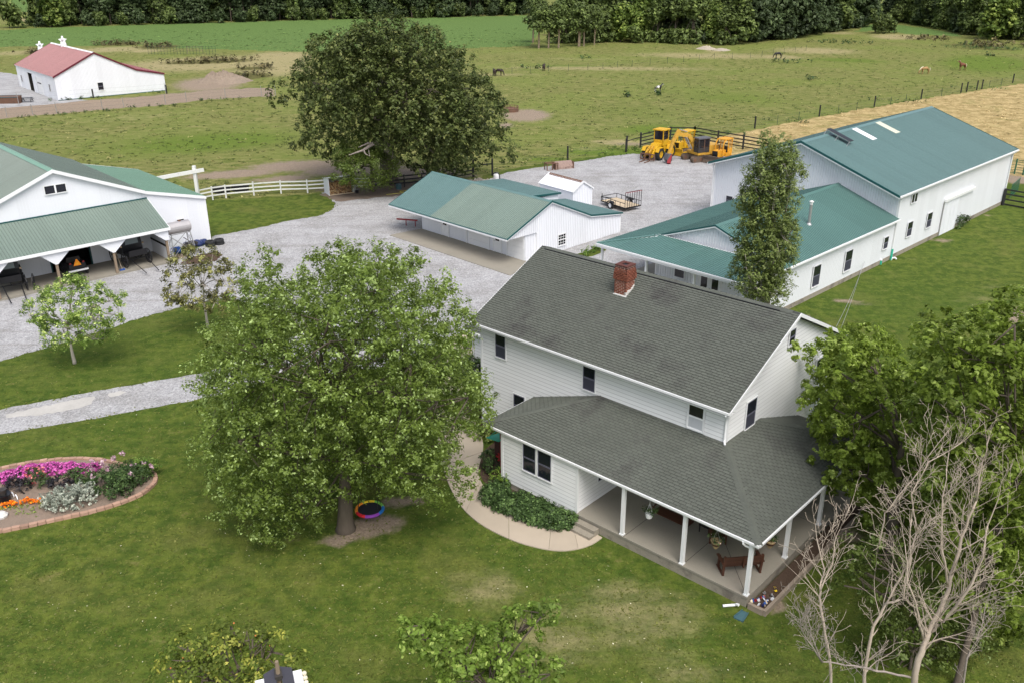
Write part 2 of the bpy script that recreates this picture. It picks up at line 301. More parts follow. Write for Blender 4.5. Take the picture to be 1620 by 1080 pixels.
LUSH = [((-41.57, 124.08, 17.48, 10.51, -0.323),.9),((-57.08, 117.95, 8.36, 5.44, -0.451),.5),((-27.74, 85.3, 4.35, 4.79, -0.314),.5),((21.33, 132.37, 8.27, 6.22, 0.16),.9),((38.3, 163.22, 17.85, 12.47, 0.23),.6),((19.79, 149.67, 15.46, 14.38, 0.131),.5),((80.45, 223.73, 13.46, 7.29, 0.345),.8),((109.93, 215.91, 12.94, 26.04, 0.471),1.0),((111.09, 245.49, 9.76, 14.4, 0.425),.4),((35.74, 167.18, 22.82, 24.69, 0.211),.45),((12.4, 116.58, 7.37, 2.85, 0.106),1.2),((4.04, 112.06, 4.74, 1.89, 0.036),.9),((-86.14, 228.4, 9.39, 12.22, -0.361),.3),
 ((-65.48, 226.24, 13.91, 10.25, -0.282),.6),((-75.18, 218.51, 8.99, 8.32, -0.331),.7),((13.23, 212.88, 12.97, 5.02, 0.062),.8),((18.94, 230.28, 4.66, 4.38, 0.082),.9),((36.39, 232.58, 6.25, 4.5, 0.155),.6),((4.51, 209.47, 4.26, 6.08, 0.022),.8),((46.76, 184.35, 32.49, 7.85, 0.248),.5),((-5.08, 26.87, 4.8, 2.1, -0.187),.4),((-17.42, 28.76, 3.03, 2.52, -0.545),.3),((7.06, 26.46, 2.61, 1.73, 0.261),.5),((-52.04, 97.23, 4.2, 3.23, -0.491),.3),((26.36, 58.88, 3.56, 3.87, 0.421),.3)]
WEED = [((-73.22, 226.52, 14.72, 7.39, -0.313),1.0),((-113.11, 275.04, 8.45, 8.82, -0.39),1.0),((-125.85, 249.88, 6.86, 9.47, -0.467),.8),((-99.24, 264.73, 9.03, 10.13, -0.359),.9),((-56.93, 197.75, 8.14, 7.91, -0.28),1.1),((-58.57, 211.61, 7.24, 6.41, -0.27),.8),((63.59, 217.56, 5.84, 4.07, 0.284),.6),((-19.39, 110.27, 3.13, 1.11, -0.174),.5),((-38.55, 111.73, 7.93, 1.57, -0.332),.35),((128.24, 258.9, 20.49, 10.12, 0.46),.7),((12.43, 300.29, 6.02, 7.29, 0.041),.8),((12.73, 204.44, 8.31, 3.49, 0.062),.5),((126.51, 249.98, 14.86, 7.59, 0.469),.7),((71.21, 285.88, 30.33, 9.09, 0.244),.6),((85.75, 296.78, 23.53, 9.86, 0.281),.5)]
FAR_TAN = [((-196.95, 388.4, 4.26, 26.87, -0.469),1.2),((-220.25, 382.15, 15.77, 22.27, -0.523),1.0)]
RGB = {}
hay=in_poly(GX,GY,HAY).astype(float)
past=in_poly(GX,GY,PAST).astype(float)*(1-hay)
crop=np.maximum(in_poly(GX,GY,CROP),in_poly(GX,GY,CROP2)).astype(float); crop=np.maximum(crop,((GY>440)&(GX<0)).astype(float)*.8)
lane=in_poly(GX,GY,LANE).astype(float)
dirt=np.maximum(blob(DIRT),lane*.95); dry=np.maximum(blob(DRY),blob(FAR_TAN)*1.0); lush=blob(LUSH); weed=blob(WEED)
nx_,ny_=len(gx),len(gy)
gverts=np.stack([GX.ravel(),GY.ravel(),np.zeros(GX.size)],1)
idx=np.arange(nx_*ny_).reshape(ny_,nx_)
gq=np.stack([idx[:-1,:-1].ravel(),idx[:-1,1:].ravel(),idx[1:,1:].ravel(),idx[1:,:-1].ravel()],1)
GROUND=bpy.data.materials.new('ground_cover'); t=nt(GROUND); pb=t.nodes['Principled BSDF']; pb.inputs['Roughness'].default_value=.95; pb.inputs['Specular IOR Level'].default_value=.1
co=t.nodes.new('ShaderNodeTexCoord').outputs['Object']
nf=noise(t,7,4,.7,co); nm=noise(t,1.3,5,.65,co); nl=noise(t,.22,5,.6,co); nb=noise(t,.05,4,.6,co)
mp=t.nodes.new('ShaderNodeMapping'); mp.inputs['Rotation'].default_value=(0,0,-.77); mp.inputs['Scale'].default_value=(.12,1.5,1); t.links.new(co,mp.inputs[0]); nst=noise(t,1.2,3,.6,mp.outputs[0])
mp2=t.nodes.new('ShaderNodeMapping'); mp2.inputs['Scale'].default_value=(.55,1.0,1); t.links.new(co,mp2.inputs[0]); nwd=noise(t,.9,5,.7,mp2.outputs[0])
def th(a, nz, k=.9, lo=.42, hi=.66): return ramp(t, math_(t,'ADD',attr(t,a),math_(t,'MULTIPLY',math_(t,'SUBTRACT',nz,.5),k)), lo, hi)
lawn=mixc(t, ramp(t,nm,.38,.64), (0.051,0.084,0.013), (0.113,0.143,0.024))
lawn=mixc(t, math_(t,'MULTIPLY',ramp(t,nl,.48,.70),.55), lawn, (0.160,0.160,0.044))
lawn=mixc(t, math_(t,'MULTIPLY',ramp(t,nb,.40,.62),.40), lawn, (0.051,0.097,0.013))
lawn=mixc(t, math_(t,'MULTIPLY',ramp(t,nst,.45,.65),.16), lawn, (0.147,0.186,0.036))
lawn=mixc(t, math_(t,'MULTIPLY',ramp(t,noise(t,3.0,4,.7,co),.54,.68),.55), lawn, (0.160,0.173,0.051))
lawn=mixc(t, math_(t,'MULTIPLY',ramp(t,noise(t,.65,6,.75,co),.60,.70),.5), lawn, (0.211,0.173,0.077))
pas=mixc(t, ramp(t,nwd,.40,.60), (.118,.142,.034), (.205,.200,.070))
pas=mixc(t, math_(t,'MULTIPLY',ramp(t,nb,.42,.62),.55), pas, (0.149,0.190,0.041))
pas=mixc(t, math_(t,'MULTIPLY',ramp(t,noise(t,.45,6,.8,co),.54,.66),.6), pas, (0.310,0.270,0.115))
pas=mixc(t, math_(t,'MULTIPLY',ramp(t,noise(t,.8,6,.8,co),.58,.70),.6), pas, (.075,.10,.025))
c=mixc(t, th('past',nm,.5,.4,.6), lawn, pas)
lushc=mixc(t, nwd, (.072,.125,.018), (.140,.195,.028))
c=mixc(t, math_(t,'MULTIPLY',th('lush',nwd,1.1,.3,.8),.85), c, lushc)
c=mixc(t, math_(t,'MULTIPLY',th('dry',nwd,.9,.25,.85),.85), c, mixc(t,nm,(.24,.215,.10),(.40,.33,.185)))
cropc=mixc(t, ramp(t,noise(t,1.6,4,.7,co),.35,.65), (.080,.140,.036), (.130,.200,.058))
c=mixc(t, th('crop',nwd,.1,.4,.6), c, cropc)
hayc=mixc(t, ramp(t,noise(t,.55,6,.75,co),.38,.62), (.27,.205,.085), (.47,.36,.175)); hayc=mixc(t, math_(t,'MULTIPLY',ramp(t,nl,.5,.7),.55), hayc, (.22,.21,.07))
c=mixc(t, th('hay',nm,.55,.4,.6), c, hayc)
c=mixc(t, th('weed',nwd,1.2,.45,.7), c, mixc(t,nm,(.055,.075,.020),(.16,.13,.05)))
c=mixc(t, th('dirt',nm,.8,.4,.8), c, mixc(t,nf,(.20,.155,.115),(.34,.27,.205)))
fine=math_(t,'MULTIPLY_ADD',math_(t,'SUBTRACT',nf,.5),.9,1.0)
fine3=math_(t,'MULTIPLY_ADD',math_(t,'SUBTRACT',noise(t,2.2,5,.8,co),.5),.8,1.0)
fine2=math_(t,'MULTIPLY_ADD',math_(t,'SUBTRACT',noise(t,26,3,.7,co),.5),.7,1.0)
c=scalec(t,c,math_(t,'MULTIPLY',math_(t,'MULTIPLY',fine,fine2),fine3)); t.links.new(c,pb.inputs['Base Color'])
bp=t.nodes.new('ShaderNodeBump'); bp.inputs['Strength'].default_value=.7; bp.inputs['Distance'].default_value=.06
t.links.new(math_(t,'ADD',nf,noise(t,26,3,.7,co)),bp.inputs['Height']); t.links.new(bp.outputs[0],pb.inputs['Normal'])
cx_=(GX[:-1,:-1]+GX[1:,1:])/2; cy_=(GY[:-1,:-1]+GY[1:,1:])/2
fh=in_poly(cx_,cy_,HAY); fc=(in_poly(cx_,cy_,CROP)|in_poly(cx_,cy_,CROP2))&~fh; fp=in_poly(cx_,cy_,PAST)&~fh&~fc; fl=in_poly(cx_,cy_,LANE)&~fh&~fc
fp&=~fl; fg=~(fh|fc|fp|fl)
for nm_,msk in (('lawn_ground',fg),('pasture',fp),('hay_field',fh),('crop_field',fc),('dirt_lane',fl)):
    q=gq[msk.ravel()]; used,inv=np.unique(q,return_inverse=True)
    me=npmesh(nm_, gverts[used], inv.reshape(-1,4), None, GROUND)
    for an,arr in (('past',past),('hay',hay),('crop',crop),('dirt',dirt),('dry',dry),('lush',lush),('weed',weed)):
        a=me.attributes.new(an,'FLOAT','POINT'); a.data.foreach_set('value', arr.ravel()[used].astype(np.float32))
    link(nm_, me, kind='structure')
def rough_poly(poly, step=.6, amp=.18, seed=1):
    r=random.Random(seed); out=[]; n=len(poly)
    for i in range(n):
        a=Vector(poly[i]); b=Vector(poly[(i+1)%n]); L=(b-a).length; k=max(1,min(400,int(L/step)))
        nrm=Vector((-(b-a).y,(b-a).x)).normalized() if L>0 else Vector((0,0))
        ph=r.random()*9
        for j in range(k):
            s=j/k; w=amp*(math.sin(ph+s*L*.35)*.3+r.uniform(-1,1)*.75+math.sin(ph*2+s*L*1.3)*.25)*(0 if j==0 else 1)
            out.append(a.lerp(b,s)+nrm*w)
    return out
def smooth_poly(p, it=2):
    for _ in range(it):
        q=[]
        for i in range(len(p)):
            a,b=Vector(p[i]),Vector(p[(i+1)%len(p)]); q+= [a.lerp(b,.25),a.lerp(b,.75)]
        p=q
    return p
def sheet(name, poly, z, m, kind='structure', h=0, **k):
    vs=[Vector((p[0],p[1],z)) for p in poly]; tr=tessellate_polygon([vs]); mb=MB(); mb.add(vs,[tuple(q) for q in tr])
    if h:
        n=len(vs); mb.add([v-Vector((0,0,h)) for v in vs]+vs,[(i,(i+1)%n,n+(i+1)%n,n+i) for i in range(n)])
    me=mb.mesh(name,m)
    # all faces up
    import bmesh
    bm=bmesh.new(); bm.from_mesh(me); bmesh.ops.recalc_face_normals(bm,faces=bm.faces)
    ups=[f for f in bm.faces if abs(f.normal.z)>.9]
    if ups and sum(f.normal.z for f in ups)<0: bmesh.ops.reverse_faces(bm,faces=bm.faces)
    bm.to_mesh(me); bm.free()
    return link(name,me,kind=kind,**k)
GRAV=bpy.data.materials.new('limestone_gravel'); t=nt(GRAV); pb=t.nodes['Principled BSDF']; pb.inputs['Roughness'].default_value=.95; pb.inputs['Specular IOR Level'].default_value=.15
co=t.nodes.new('ShaderNodeTexCoord').outputs['Object']
vo=t.nodes.new('ShaderNodeTexVoronoi'); vo.inputs['Scale'].default_value=11; t.links.new(co,vo.inputs['Vector'])
vo2=t.nodes.new('ShaderNodeTexVoronoi'); vo2.inputs['Scale'].default_value=4.5; t.links.new(co,vo2.inputs['Vector'])
g1=noise(t,.35,5,.65,co); g2=noise(t,1.6,5,.7,co)
gc=mixc(t, ramp(t,g1,.40,.66), (.352,.350,.356), (.282,.278,.276))
gc=mixc(t, math_(t,'MULTIPLY',ramp(t,g2,.52,.72),.45), gc, (.46,.46,.475))
mp=t.nodes.new('ShaderNodeMapping'); mp.inputs['Rotation'].default_value=(0,0,.5); mp.inputs['Scale'].default_value=(.1,1,1); t.links.new(co,mp.inputs[0])
gc=mixc(t, math_(t,'MULTIPLY',ramp(t,noise(t,.9,4,.7,mp.outputs[0]),.52,.64),.42), gc, (.225,.215,.20))
gc=mixc(t, math_(t,'MULTIPLY',ramp(t,noise(t,.5,6,.75,co),.66,.72),.5), gc, (.20,.20,.11))
f=math_(t,'MULTIPLY_ADD',vo.outputs['Distance'],.55,.72)
bw=t.nodes.new('ShaderNodeRGBToBW'); t.links.new(vo.outputs['Color'],bw.inputs[0]); f=math_(t,'MULTIPLY',f,math_(t,'MULTIPLY_ADD',bw.outputs[0],.5,.78))
bw2=t.nodes.new('ShaderNodeRGBToBW'); t.links.new(vo2.outputs['Color'],bw2.inputs[0]); f=math_(t,'MULTIPLY',f,math_(t,'MULTIPLY_ADD',bw2.outputs[0],.12,.94))
t.links.new(scalec(t,gc,f),pb.inputs['Base Color'])
bp=t.nodes.new('ShaderNodeBump'); bp.inputs['Strength'].default_value=.6; bp.inputs['Distance'].default_value=.03; t.links.new(vo.outputs['Distance'],bp.inputs['Height']); t.links.new(bp.outputs[0],pb.inputs['Normal'])
yard=[(-46.7, 57.31), (-41.97, 59.61), (-38.55, 63.43), (-36.7, 65.5), (-33.34, 67.98), (-28.59, 71.44), (-27.07, 77.14), (-27.28, 79.3), (-24.27, 81.52), (-21.9, 84.09), (-18.94, 86.1), (-18.0, 88.47), (-18.15, 90.72), (-19.36, 93.36), (-20.54, 95.3), (-17.3, 97.24), (-11.93, 98.92), (-7.73, 99.45), (-4.57, 100.31), (-2.45, 101.51), (-0.66, 104.71), (3.12, 107.37), (9.12, 111.21), (12.52, 113.81), (15.52, 115.32), (18.29, 114.87), (23.31, 113.6), (30.58, 113.85), (32.92, 107.88), (27.36, 88.02), (18.99, 73.59), (11.82, 62.86), (8.52, 59.07), (3.9, 56.78), (-2.22, 58.59), (-3.22, 56.3), (-4.61, 54.68), (-6.1, 52.65), (-8.28, 50.74), (-11.87, 48.96), (-15.7, 49.0), (-18.61, 49.74), (-19.03, 50.1), (-16.0, 53.24), (-14.33, 56.97), (-16.86, 60.33), (-19.87, 62.15), (-22.07, 63.25), (-23.02, 62.19), (-24.59, 60.92), (-26.99, 58.26), (-29.29, 55.46), (-30.94, 53.59), (-32.49, 51.82), (-35.71, 49.18), (-38.81, 45.87)]
sheet('gravel_yard', rough_poly(yard,.3,.16,3), .004, GRAV)
drive=[(-35.52, 39.26), (-32.73, 42.5), (-29.13, 45.4), (-26.73, 46.41), (-24.65, 47.53), (-21.75, 48.79), (-19.11, 50.1), (-16.18, 50.82), (-11.8, 52.7), (-9.93, 51.23), (-13.17, 49.69), (-15.47, 48.13), (-18.29, 46.33), (-20.81, 45.25), (-23.2, 44.14), (-25.29, 43.36), (-27.52, 42.32), (-31.48, 40.48), (-33.84, 36.91)]
sheet('gravel_driveway', rough_poly(smooth_poly(drive,1),.5,.12,5), .008, GRAV)
LIME=mat('pale_lime_patch',(.44,.425,.40),.9,(6,.15),(.8,.2),spec=.1)
for k_,pl in enumerate(([(-28.41, 44.71), (-26.79, 45.77), (-25.03, 46.71), (-24.37, 46.87), (-24.14, 45.91), (-25.35, 44.99), (-27.2, 44.4), (-28.18, 44.26)],[(-23.72, 47.28), (-23.18, 47.61), (-22.74, 47.43), (-22.99, 46.94), (-23.41, 46.78)])):
    sheet('pale_limestone_patch', rough_poly(pl,.25,.15,9+k_), .012, LIME)
sheet('gravel_apron', rough_poly(YARD2,.8,.3,8), .006, GRAV)
for k_,pl in enumerate(([(-27.34, 72.78), (-25.55, 74.88), (-24.74, 73.45), (-24.92, 71.9), (-26.25, 71.08), (-27.68, 71.43)],)):
    sheet('bare_soil_patch', rough_poly(pl,.3,.3,19+k_), .012, MULCH)
sheet('soil_under_oak', rough_poly([(-20.58, 94.47), (-19.29, 96.7), (-17.59, 99.01), (-12.06, 100.13), (-4.99, 101.56), (-3.47, 99.38), (-7.52, 96.5), (-11.4, 94.05), (-13.99, 93.28), (-16.5, 92.25), (-18.4, 91.76)],.4,.35,12), .012, mat('leaf_litter_soil',(.17,.13,.10),.95,(6,.4),(1.2,.3),bump=(20,1)))
sheet('grass_patch', rough_poly([(5.6, 73.41), (6.59, 74.28), (7.53, 75.74), (8.5, 75.35), (7.93, 74.09), (7.03, 73.04), (6.18, 72.53)],.2,.06,13), .03, GROUND, h=.03)
# bed of dark mulch beside the house and the walkway bed
sheet('mulch_bed', rough_poly(smooth_poly([(-0.56, 41.76), (-1.02, 41.22), (-1.5, 40.44), (-1.72, 39.43), (-1.65, 38.22), (-1.32, 37.24), (-0.33, 35.86), (1.41, 34.4), (2.74, 33.5), (2.93, 34.69), (1.17, 36.11), (-0.52, 37.69)],1),.25,.03,15), .02, MULCH, h=.02)
sheet('mulch_bed', rough_poly([(-2.98, 51.16), (-1.79, 51.15), (-1.46, 45.55), (-0.63, 41.89), (-0.69, 41.42), (-1.54, 42.04), (-2.26, 43.17), (-2.79, 45.57)],.25,.03,16), .02, MULCH, h=.02)
outer=[(-4.01, 55.75), (-4.16, 51.65), (-4.26, 48.03), (-4.25, 44.81), (-4.0, 41.92), (-3.51, 38.83), (-2.65, 35.87), (-1.61, 34.07), (-0.17, 32.77), (1.06, 32.12), (2.0, 31.89), (2.83, 32.02), (3.49, 32.38), (3.94, 32.83)]
inner=[(-2.47, 55.74), (-2.44, 52.61), (-2.38, 48.88), (-2.47, 45.56), (-1.64, 41.9), (-1.52, 40.31), (-1.69, 38.4), (-1.31, 36.84), (-0.18, 35.33), (1.25, 34.0), (2.09, 33.51), (2.73, 33.41), (3.22, 33.5), (3.77, 33.02)]
outer=[Vector(q) for q in outer]; inner=[Vector(q) for q in inner]
def dens(p,k=4):
    q=[]
    for i in range(len(p)-1):
        a,b=p[i],p[i+1]; m0=(p[i+1]-p[max(i-1,0)])*.5; m1=(p[min(i+2,len(p)-1)]-a)*.5
        for j in range(k):
            s=j/k; q.append(a*(2*s**3-3*s*s+1)+m0*(s**3-2*s*s+s)+b*(-2*s**3+3*s*s)+m1*(s**3-s*s))
    return q+[p[-1]]
oo,ii=dens(outer),dens(inner)
walk=empty('concrete_walkway',(oo[0].x,oo[0].y,0)); walk['kind']='structure'
cuts=[0,7,14,20,26,32,38,44,len(oo)-1]
for a_,b_ in zip(cuts[:-1],cuts[1:]):
    poly=[oo[i] for i in range(a_,b_+1)]+[ii[i] for i in range(b_,a_-1,-1)]
    cen=sum(poly,Vector((0,0)))/len(poly); poly=[cen+(q-cen)*.992 for q in poly]
    s_=sheet('paving_slab',poly,.05,PATH,kind=None,h=.05); s_.parent=walk; s_.location=(-oo[0].x,-oo[0].y,0)
def rock_pile(name, cx, cy, rx, ry, h, m, label, cat, seed=1, n=26, lumps=4):
    r=random.Random(seed); mb=MB(); N=n; ph=[r.random()*9 for _ in range(6)]
    lc=[(r.uniform(-.45,.45),r.uniform(-.3,.3),r.uniform(.25,.5),r.uniform(.5,1)) for _ in range(lumps)]
    for j in range(N+1):
        for i in range(N+1):
            u=2*i/N-1; v=2*j/N-1; d=math.hypot(u,v)
            b=max(0,1-d)**.9
            hh=max([b*.75]+[w*max(0,1-math.hypot(u-a,v-c_)/q)*(.9 if d<1 else 0) for a,c_,q,w in lc])
            mb.v.append((rx*u*(1+.08*math.sin(ph[0]+5*v)),ry*v*(1+.08*math.sin(ph[1]+4*u)),(h*hh*(1+r.uniform(-.16,.16)))-(.03 if d>.97 else 0)))
    for j in range(N):
        for i in range(N):
            a=j*(N+1)+i; mb.f.append((a,a+1,a+N+2,a+N+1)); mb.c.append(.5)
    o=mb.build(name,m,loc=(cx,cy,-.01),label=label,cat=cat); return o
GP=mat('pale_gravel_heap',(.36,.32,.28),.95,(8,.25),(1.2,.2),bump=(14,1),spec=.1); DPM=mat('dry_dirt_heap',(.25,.20,.155),.95,(3,.25),(.5,.2),bump=(6,1),spec=.1); LPM=mat('pale_sand_heap',(.38,.33,.26),.95,(2,.2),bump=(5,1),spec=.1)
e_=(-3.68, 99.08, 1.7, 2.11, -0.037); rock_pile('gravel_pile',e_[0],e_[1]-.6,2.2,1.5,1.15,GP,'grey gravel pile behind the long green-roofed garage beside the black gate','gravel pile',3)
e_=(-58.36, 187.53, 4.91, 8.22, -0.302); rock_pile('dirt_pile',e_[0],e_[1]+1,5.6,4.2,2.9,DPM,'large heap of brown dirt and rubble right of the red-roofed barn','dirt pile',5,30,5)
e_=(52.57, 253.01, 1.69, 3.55, 0.205); rock_pile('sand_pile',e_[0],e_[1],2.6,3.2,1.1,LPM,'pale sand heap far out in the pasture, left and taller of the two','sand pile',6)
e_=(55.88, 249.4, 1.67, 3.47, 0.22); rock_pile('sand_pile',e_[0],e_[1],2.4,3.2,.7,LPM,'low pale sand heap far out in the pasture, right of the taller one','sand pile',8)
# ---------------------------------------------------------------- surface builders
def trange(poly, s):      # convex polygon (s,t): range of t at s
    lo,hi=1e9,-1e9; n=len(poly)
    for i in range(n):
        (a,b),(c,d)=poly[i],poly[(i+1)%n]
        if min(a,c)-1e-6<=s<=max(a,c)+1e-6:
            if abs(c-a)<1e-6: ts=(b,d)
            else: ts=(b+(d-b)*(s-a)/(c-a),)
            for x in ts: lo=min(lo,x); hi=max(hi,x)
    return lo,hi
RIBM=[(0,.0),(.022,.032),(.042,.032),(.064,0),(.222,.0),(.244,.032),(.264,.032),(.286,0),(.446,0),(.468,.032),(.488,.032),(.51,0),(.67,0),(.692,.032),(.712,.032),(.734,0),(.905,0)]
RIBW=[(0,.0),(.006,.034),(.034,.034),(.04,0),(.225,0),(.231,.034),(.259,.034),(.265,0),(.45,0),(.456,.034),(.484,.034),(.49,0),(.675,0),(.681,.034),(.709,.034),(.715,0),(.905,0)]
def panels(name, parent, m, o, es, et, poly, prof=RIBM, lift=.012, under=.0):
    """ribbed sheet-metal panels, each its own object, over the plane o + s*es + t*et"""
    o=Vector(o); es=Vector(es).normalized(); et=Vector(et).normalized(); n=es.cross(et).normalized()
    if n.z<-.01 : n=-n
    s0=min(p[0] for p in poly); s1=max(p[0] for p in poly); W=prof[-1][0]; N=max(1,round((s1-s0)/W)); W2=(s1-s0)/N
    cache={}
    for k in range(N):
        a=s0+k*W2; mb=MB(); ss=[(a+d*W2/W,h) for d,h in prof]+[(q[0],None) for q in poly if a+1e-4<q[0]<a+W2-1e-4]
        ss.sort(); fx=[]
        for i,(s,h) in enumerate(ss):
            if h is None: h=ss[i-1][1]
            lo,hi=trange(poly,min(max(s,s0+1e-5),s1-1e-5)); fx.append((s-a,h,lo,hi))
        key=tuple((round(x[0],3),round(x[2],3),round(x[3],3)) for x in fx)
        if key in cache: me=cache[key]
        else:
            for s,h,lo,hi in fx:
                q=es*s+n*(h+lift); mb.v += [tuple(q+et*lo),tuple(q+et*hi)]
            for i in range(len(fx)-1): mb.f.append((2*i,2*i+2,2*i+3,2*i+1)); mb.c.append(.08 if abs(fx[i][1]-fx[i+1][1])>.005 else .5)  # rib sides painted darker, standing in for shading along the ribs
            me=mb.mesh(name,m); cache[key]=me
        link(name,me,parent,loc=o+es*a)
def sidefacing(mb): return mb
def clap(name, parent, m, o, es, poly, pitch=.2, lift=.006, out=None):
    """clapboard siding: es horizontal along the wall, boards stacked in z; poly in (s,z)"""
    o=Vector(o); es=Vector(es).normalized(); n=Vector(out) if out else es.cross(Vector((0,0,1))); flip=[(z,s) for s,z in poly]
    z0=min(p[1] for p in poly); z1=max(p[1] for p in poly); mb=MB(); k=0; z=z0
    while z<z1-.02:
        zt=min(z+pitch,z1); a=trange(flip,z+1e-4); b=trange(flip,zt-1e-4)
        q=lambda s,zz,h: o+es*s+n*(h+lift)+Vector((0,0,zz))
        mb.add([q(a[0],z,0),q(a[1],z,0),q(a[1],z,.022),q(a[0],z,.022),q(b[1],zt-.036,.006),q(b[0],zt-.036,.006)],[(0,1,2,3),(3,2,4,5)],.5+rnd.uniform(-.03,.03))
        mb.add([q(b[0],zt-.036,.006),q(b[1],zt-.036,.006),q(b[1],zt,.001),q(b[0],zt,.001)],[(0,1,2,3)],.04); z=zt  # top strip of each board painted darker, standing in for the lap shadow
    return mb.build(name,m,parent,kind='stuff')
TABS=[]
def shingles(parent, o, es, et, poly, ex=.145, tw=.305):
    o=Vector(o); es=Vector(es).normalized(); et=Vector(et).normalized(); n=es.cross(et).normalized()
    if n.z<0: n=-n
    flip=[(t_,s) for s,t_ in poly]; t0=min(p[1] for p in poly); t1=max(p[1] for p in poly); k=0; tt=t0
    while tt<t1-.03:
        te=min(tt+ex,t1); a=trange(flip,tt+1e-4); b=trange(flip,te-1e-4); lo=max(a[0],b[0]) if False else min(a[0],b[0]); 
        s=math.floor(a[0]/tw)*tw-(tw/2 if k%2 else 0)+rnd.uniform(-.01,.01); row=rnd.uniform(-.08,.08)
        while s<a[1]:
            s0b=max(s,a[0]); s1b=min(s+tw,a[1]); s0t=max(s,b[0]); s1t=min(s+tw,b[1])
            if s1b-s0b>.04:
                if s1t<s0t: s1t=s0t=min(max((s0b+s1b)/2,b[0]),b[1])
                g=.013
                q=lambda ss,t_,h:o+es*ss+et*t_+n*h
                TABS.append((parent,[q(s0b+g,tt,.002),q(s1b-g,tt,.002),q(s1b-g,tt,.034),q(s0b+g,tt,.034),q(max(s1t-g,s0t),te,.007),q(min(s0t+g,s1t),te,.007)], .5+row+rnd.uniform(-.3,.3)))
            s+=tw
        tt=te; k+=1
def flush_shingles(campos):
    """the 300 tabs nearest the porch corner are single parts, the rest are joined"""
    by={}
    for tb in TABS: by.setdefault(tb[0],[]).append(tb)
    allt=[]
    for par,l in by.items():
        mw=par.matrix_world; l=[(( (mw@tb[1][0])-campos).length,tb) for tb in l]; allt+=l
    allt.sort(key=lambda x:x[0]); near=allt[:300]; rest=allt[300:]
    F=[(0,1,2,3),(3,2,4,5),(0,3,5),(1,4,2)]
    for d,(par,q,c) in near:
        m0=q[0]; mb=MB(); mb.add([v-m0 for v in q],F,c); mb.build('shingle',SHING,par,loc=m0)
    rb={}
    for d,(par,q,c) in rest: rb.setdefault(par,MB()).add(q,F,c)
    for par,mb in rb.items(): mb.build('shingles',SHING,par,kind='stuff')
def slab(name, parent, m, poly3, thick, **k):   # planar 3d polygon thickened downwards/backwards
    a=Vector(poly3[0]); n=(Vector(poly3[1])-a).cross(Vector(poly3[2])-a).normalized()
    if n.z<-.01: n=-n
    mb=MB(); mb.prism(poly3, -n*thick); return mb.build(name,m,parent,**k)
def window(parent, o, es, w, h, out, fw=.07, fm=None, gm=None, rail=True, split=None, curtain=None, trim=.06, name='window', sash=None, deep=.02):
    """double-hung window: white casing, dark sash frame, panes, meeting rail; o = lower left corner on the wall face"""
    fm=fm or W_TRIM; gm=gm or GLASS; es=Vector(es); out=Vector(out); o=Vector(o)+out*.028; up=Vector((0,0,1))
    def bx(mb,s0,s1,z0,z1,d0,d1,c=.5):
        q=lambda s,z,d:o+es*s+up*z+out*d
        mb.add([q(s0,z0,d0),q(s1,z0,d0),q(s1,z0,d1),q(s0,z0,d1),q(s0,z1,d0),q(s1,z1,d0),q(s1,z1,d1),q(s0,z1,d1)],[(3,2,1,0),(4,5,6,7),(0,1,5,4),(1,2,6,5),(2,3,7,6),(3,0,4,7)],c)
    f=MB(); t_=trim
    bx(f,-t_,0,-t_,h+t_,.0,deep+.02); bx(f,w,w+t_,-t_,h+t_,.0,deep+.02); bx(f,0,w,h,h+t_,.0,deep+.02); bx(f,0,w,-t_,0,.0,deep+.035)
    W=f.build(name,fm,parent)
    s=MB(); sm=sash or FRAME_D; k=.045
    for z0,z1,d in ((0,h/2,.012),(h/2,h,.022)) if rail else ((0,h,.015),):
        bx(s,0,k,z0,z1,.002,deep*.6+d); bx(s,w-k,w,z0,z1,.002,deep*.6+d); bx(s,k,w-k,z0,z0+k,.002,deep*.6+d); bx(s,k,w-k,z1-k,z1,.002,deep*.6+d)
    s.build('sash',sm,W)
    if rail:
        for z0,z1,c in ((k,h/2-k,0),(h/2+k,h-k,1)):
            g=MB(); bx(g,k,w-k,z0,z1,.003,.028 if c else .018); g.build('pane',gm if c else (gm if not curtain else curtain),W)
    else:
        g=MB(); bx(g,k,w-k,k,h-k,.003,.022); g.build('pane',gm,W)
    if split:
        g=MB(); 
        for i in range(1,split[0]): bx(g,w*i/split[0]-.012,w*i/split[0]+.012,.03,h-.03,.03,.052)
        for j in range(1,split[1]): bx(g,.03,w-.03,h*j/split[1]-.012,h*j/split[1]+.012,.03,.05)
        g.build('muntins',fm,W)
    return W
def gutter(parent, p, q, m=None, w=.12, h=.13):
    mb=MB(); mb.bar(p,q,w,h); return mb.build('gutter',m or W_TRIM,parent)
def pipe(name,parent,pts,r,m,n=8,**k):
    mb=MB(); mb.tube(pts,r,n); return mb.build(name,m,parent,smooth=False,**k)

# ---------------------------------------------------------------- farmhouse
SIDP=.20
HL,HW,ZE,ZR=15.04,11.40,6.28,9.0; U0,U1,VF,VB=.32,14.72,.53,10.87
H=empty('farmhouse',(-2.181,42.777,0),-0.742,'two storey white farmhouse with grey green shingle roof, brick chimney and wraparound porch','house')
bpy.context.view_layer.update()
SL=(ZR-ZE)/(HW/2); rt=.16
def roofz(v): return ZE+(v if v<=HW/2 else HW-v)*SL
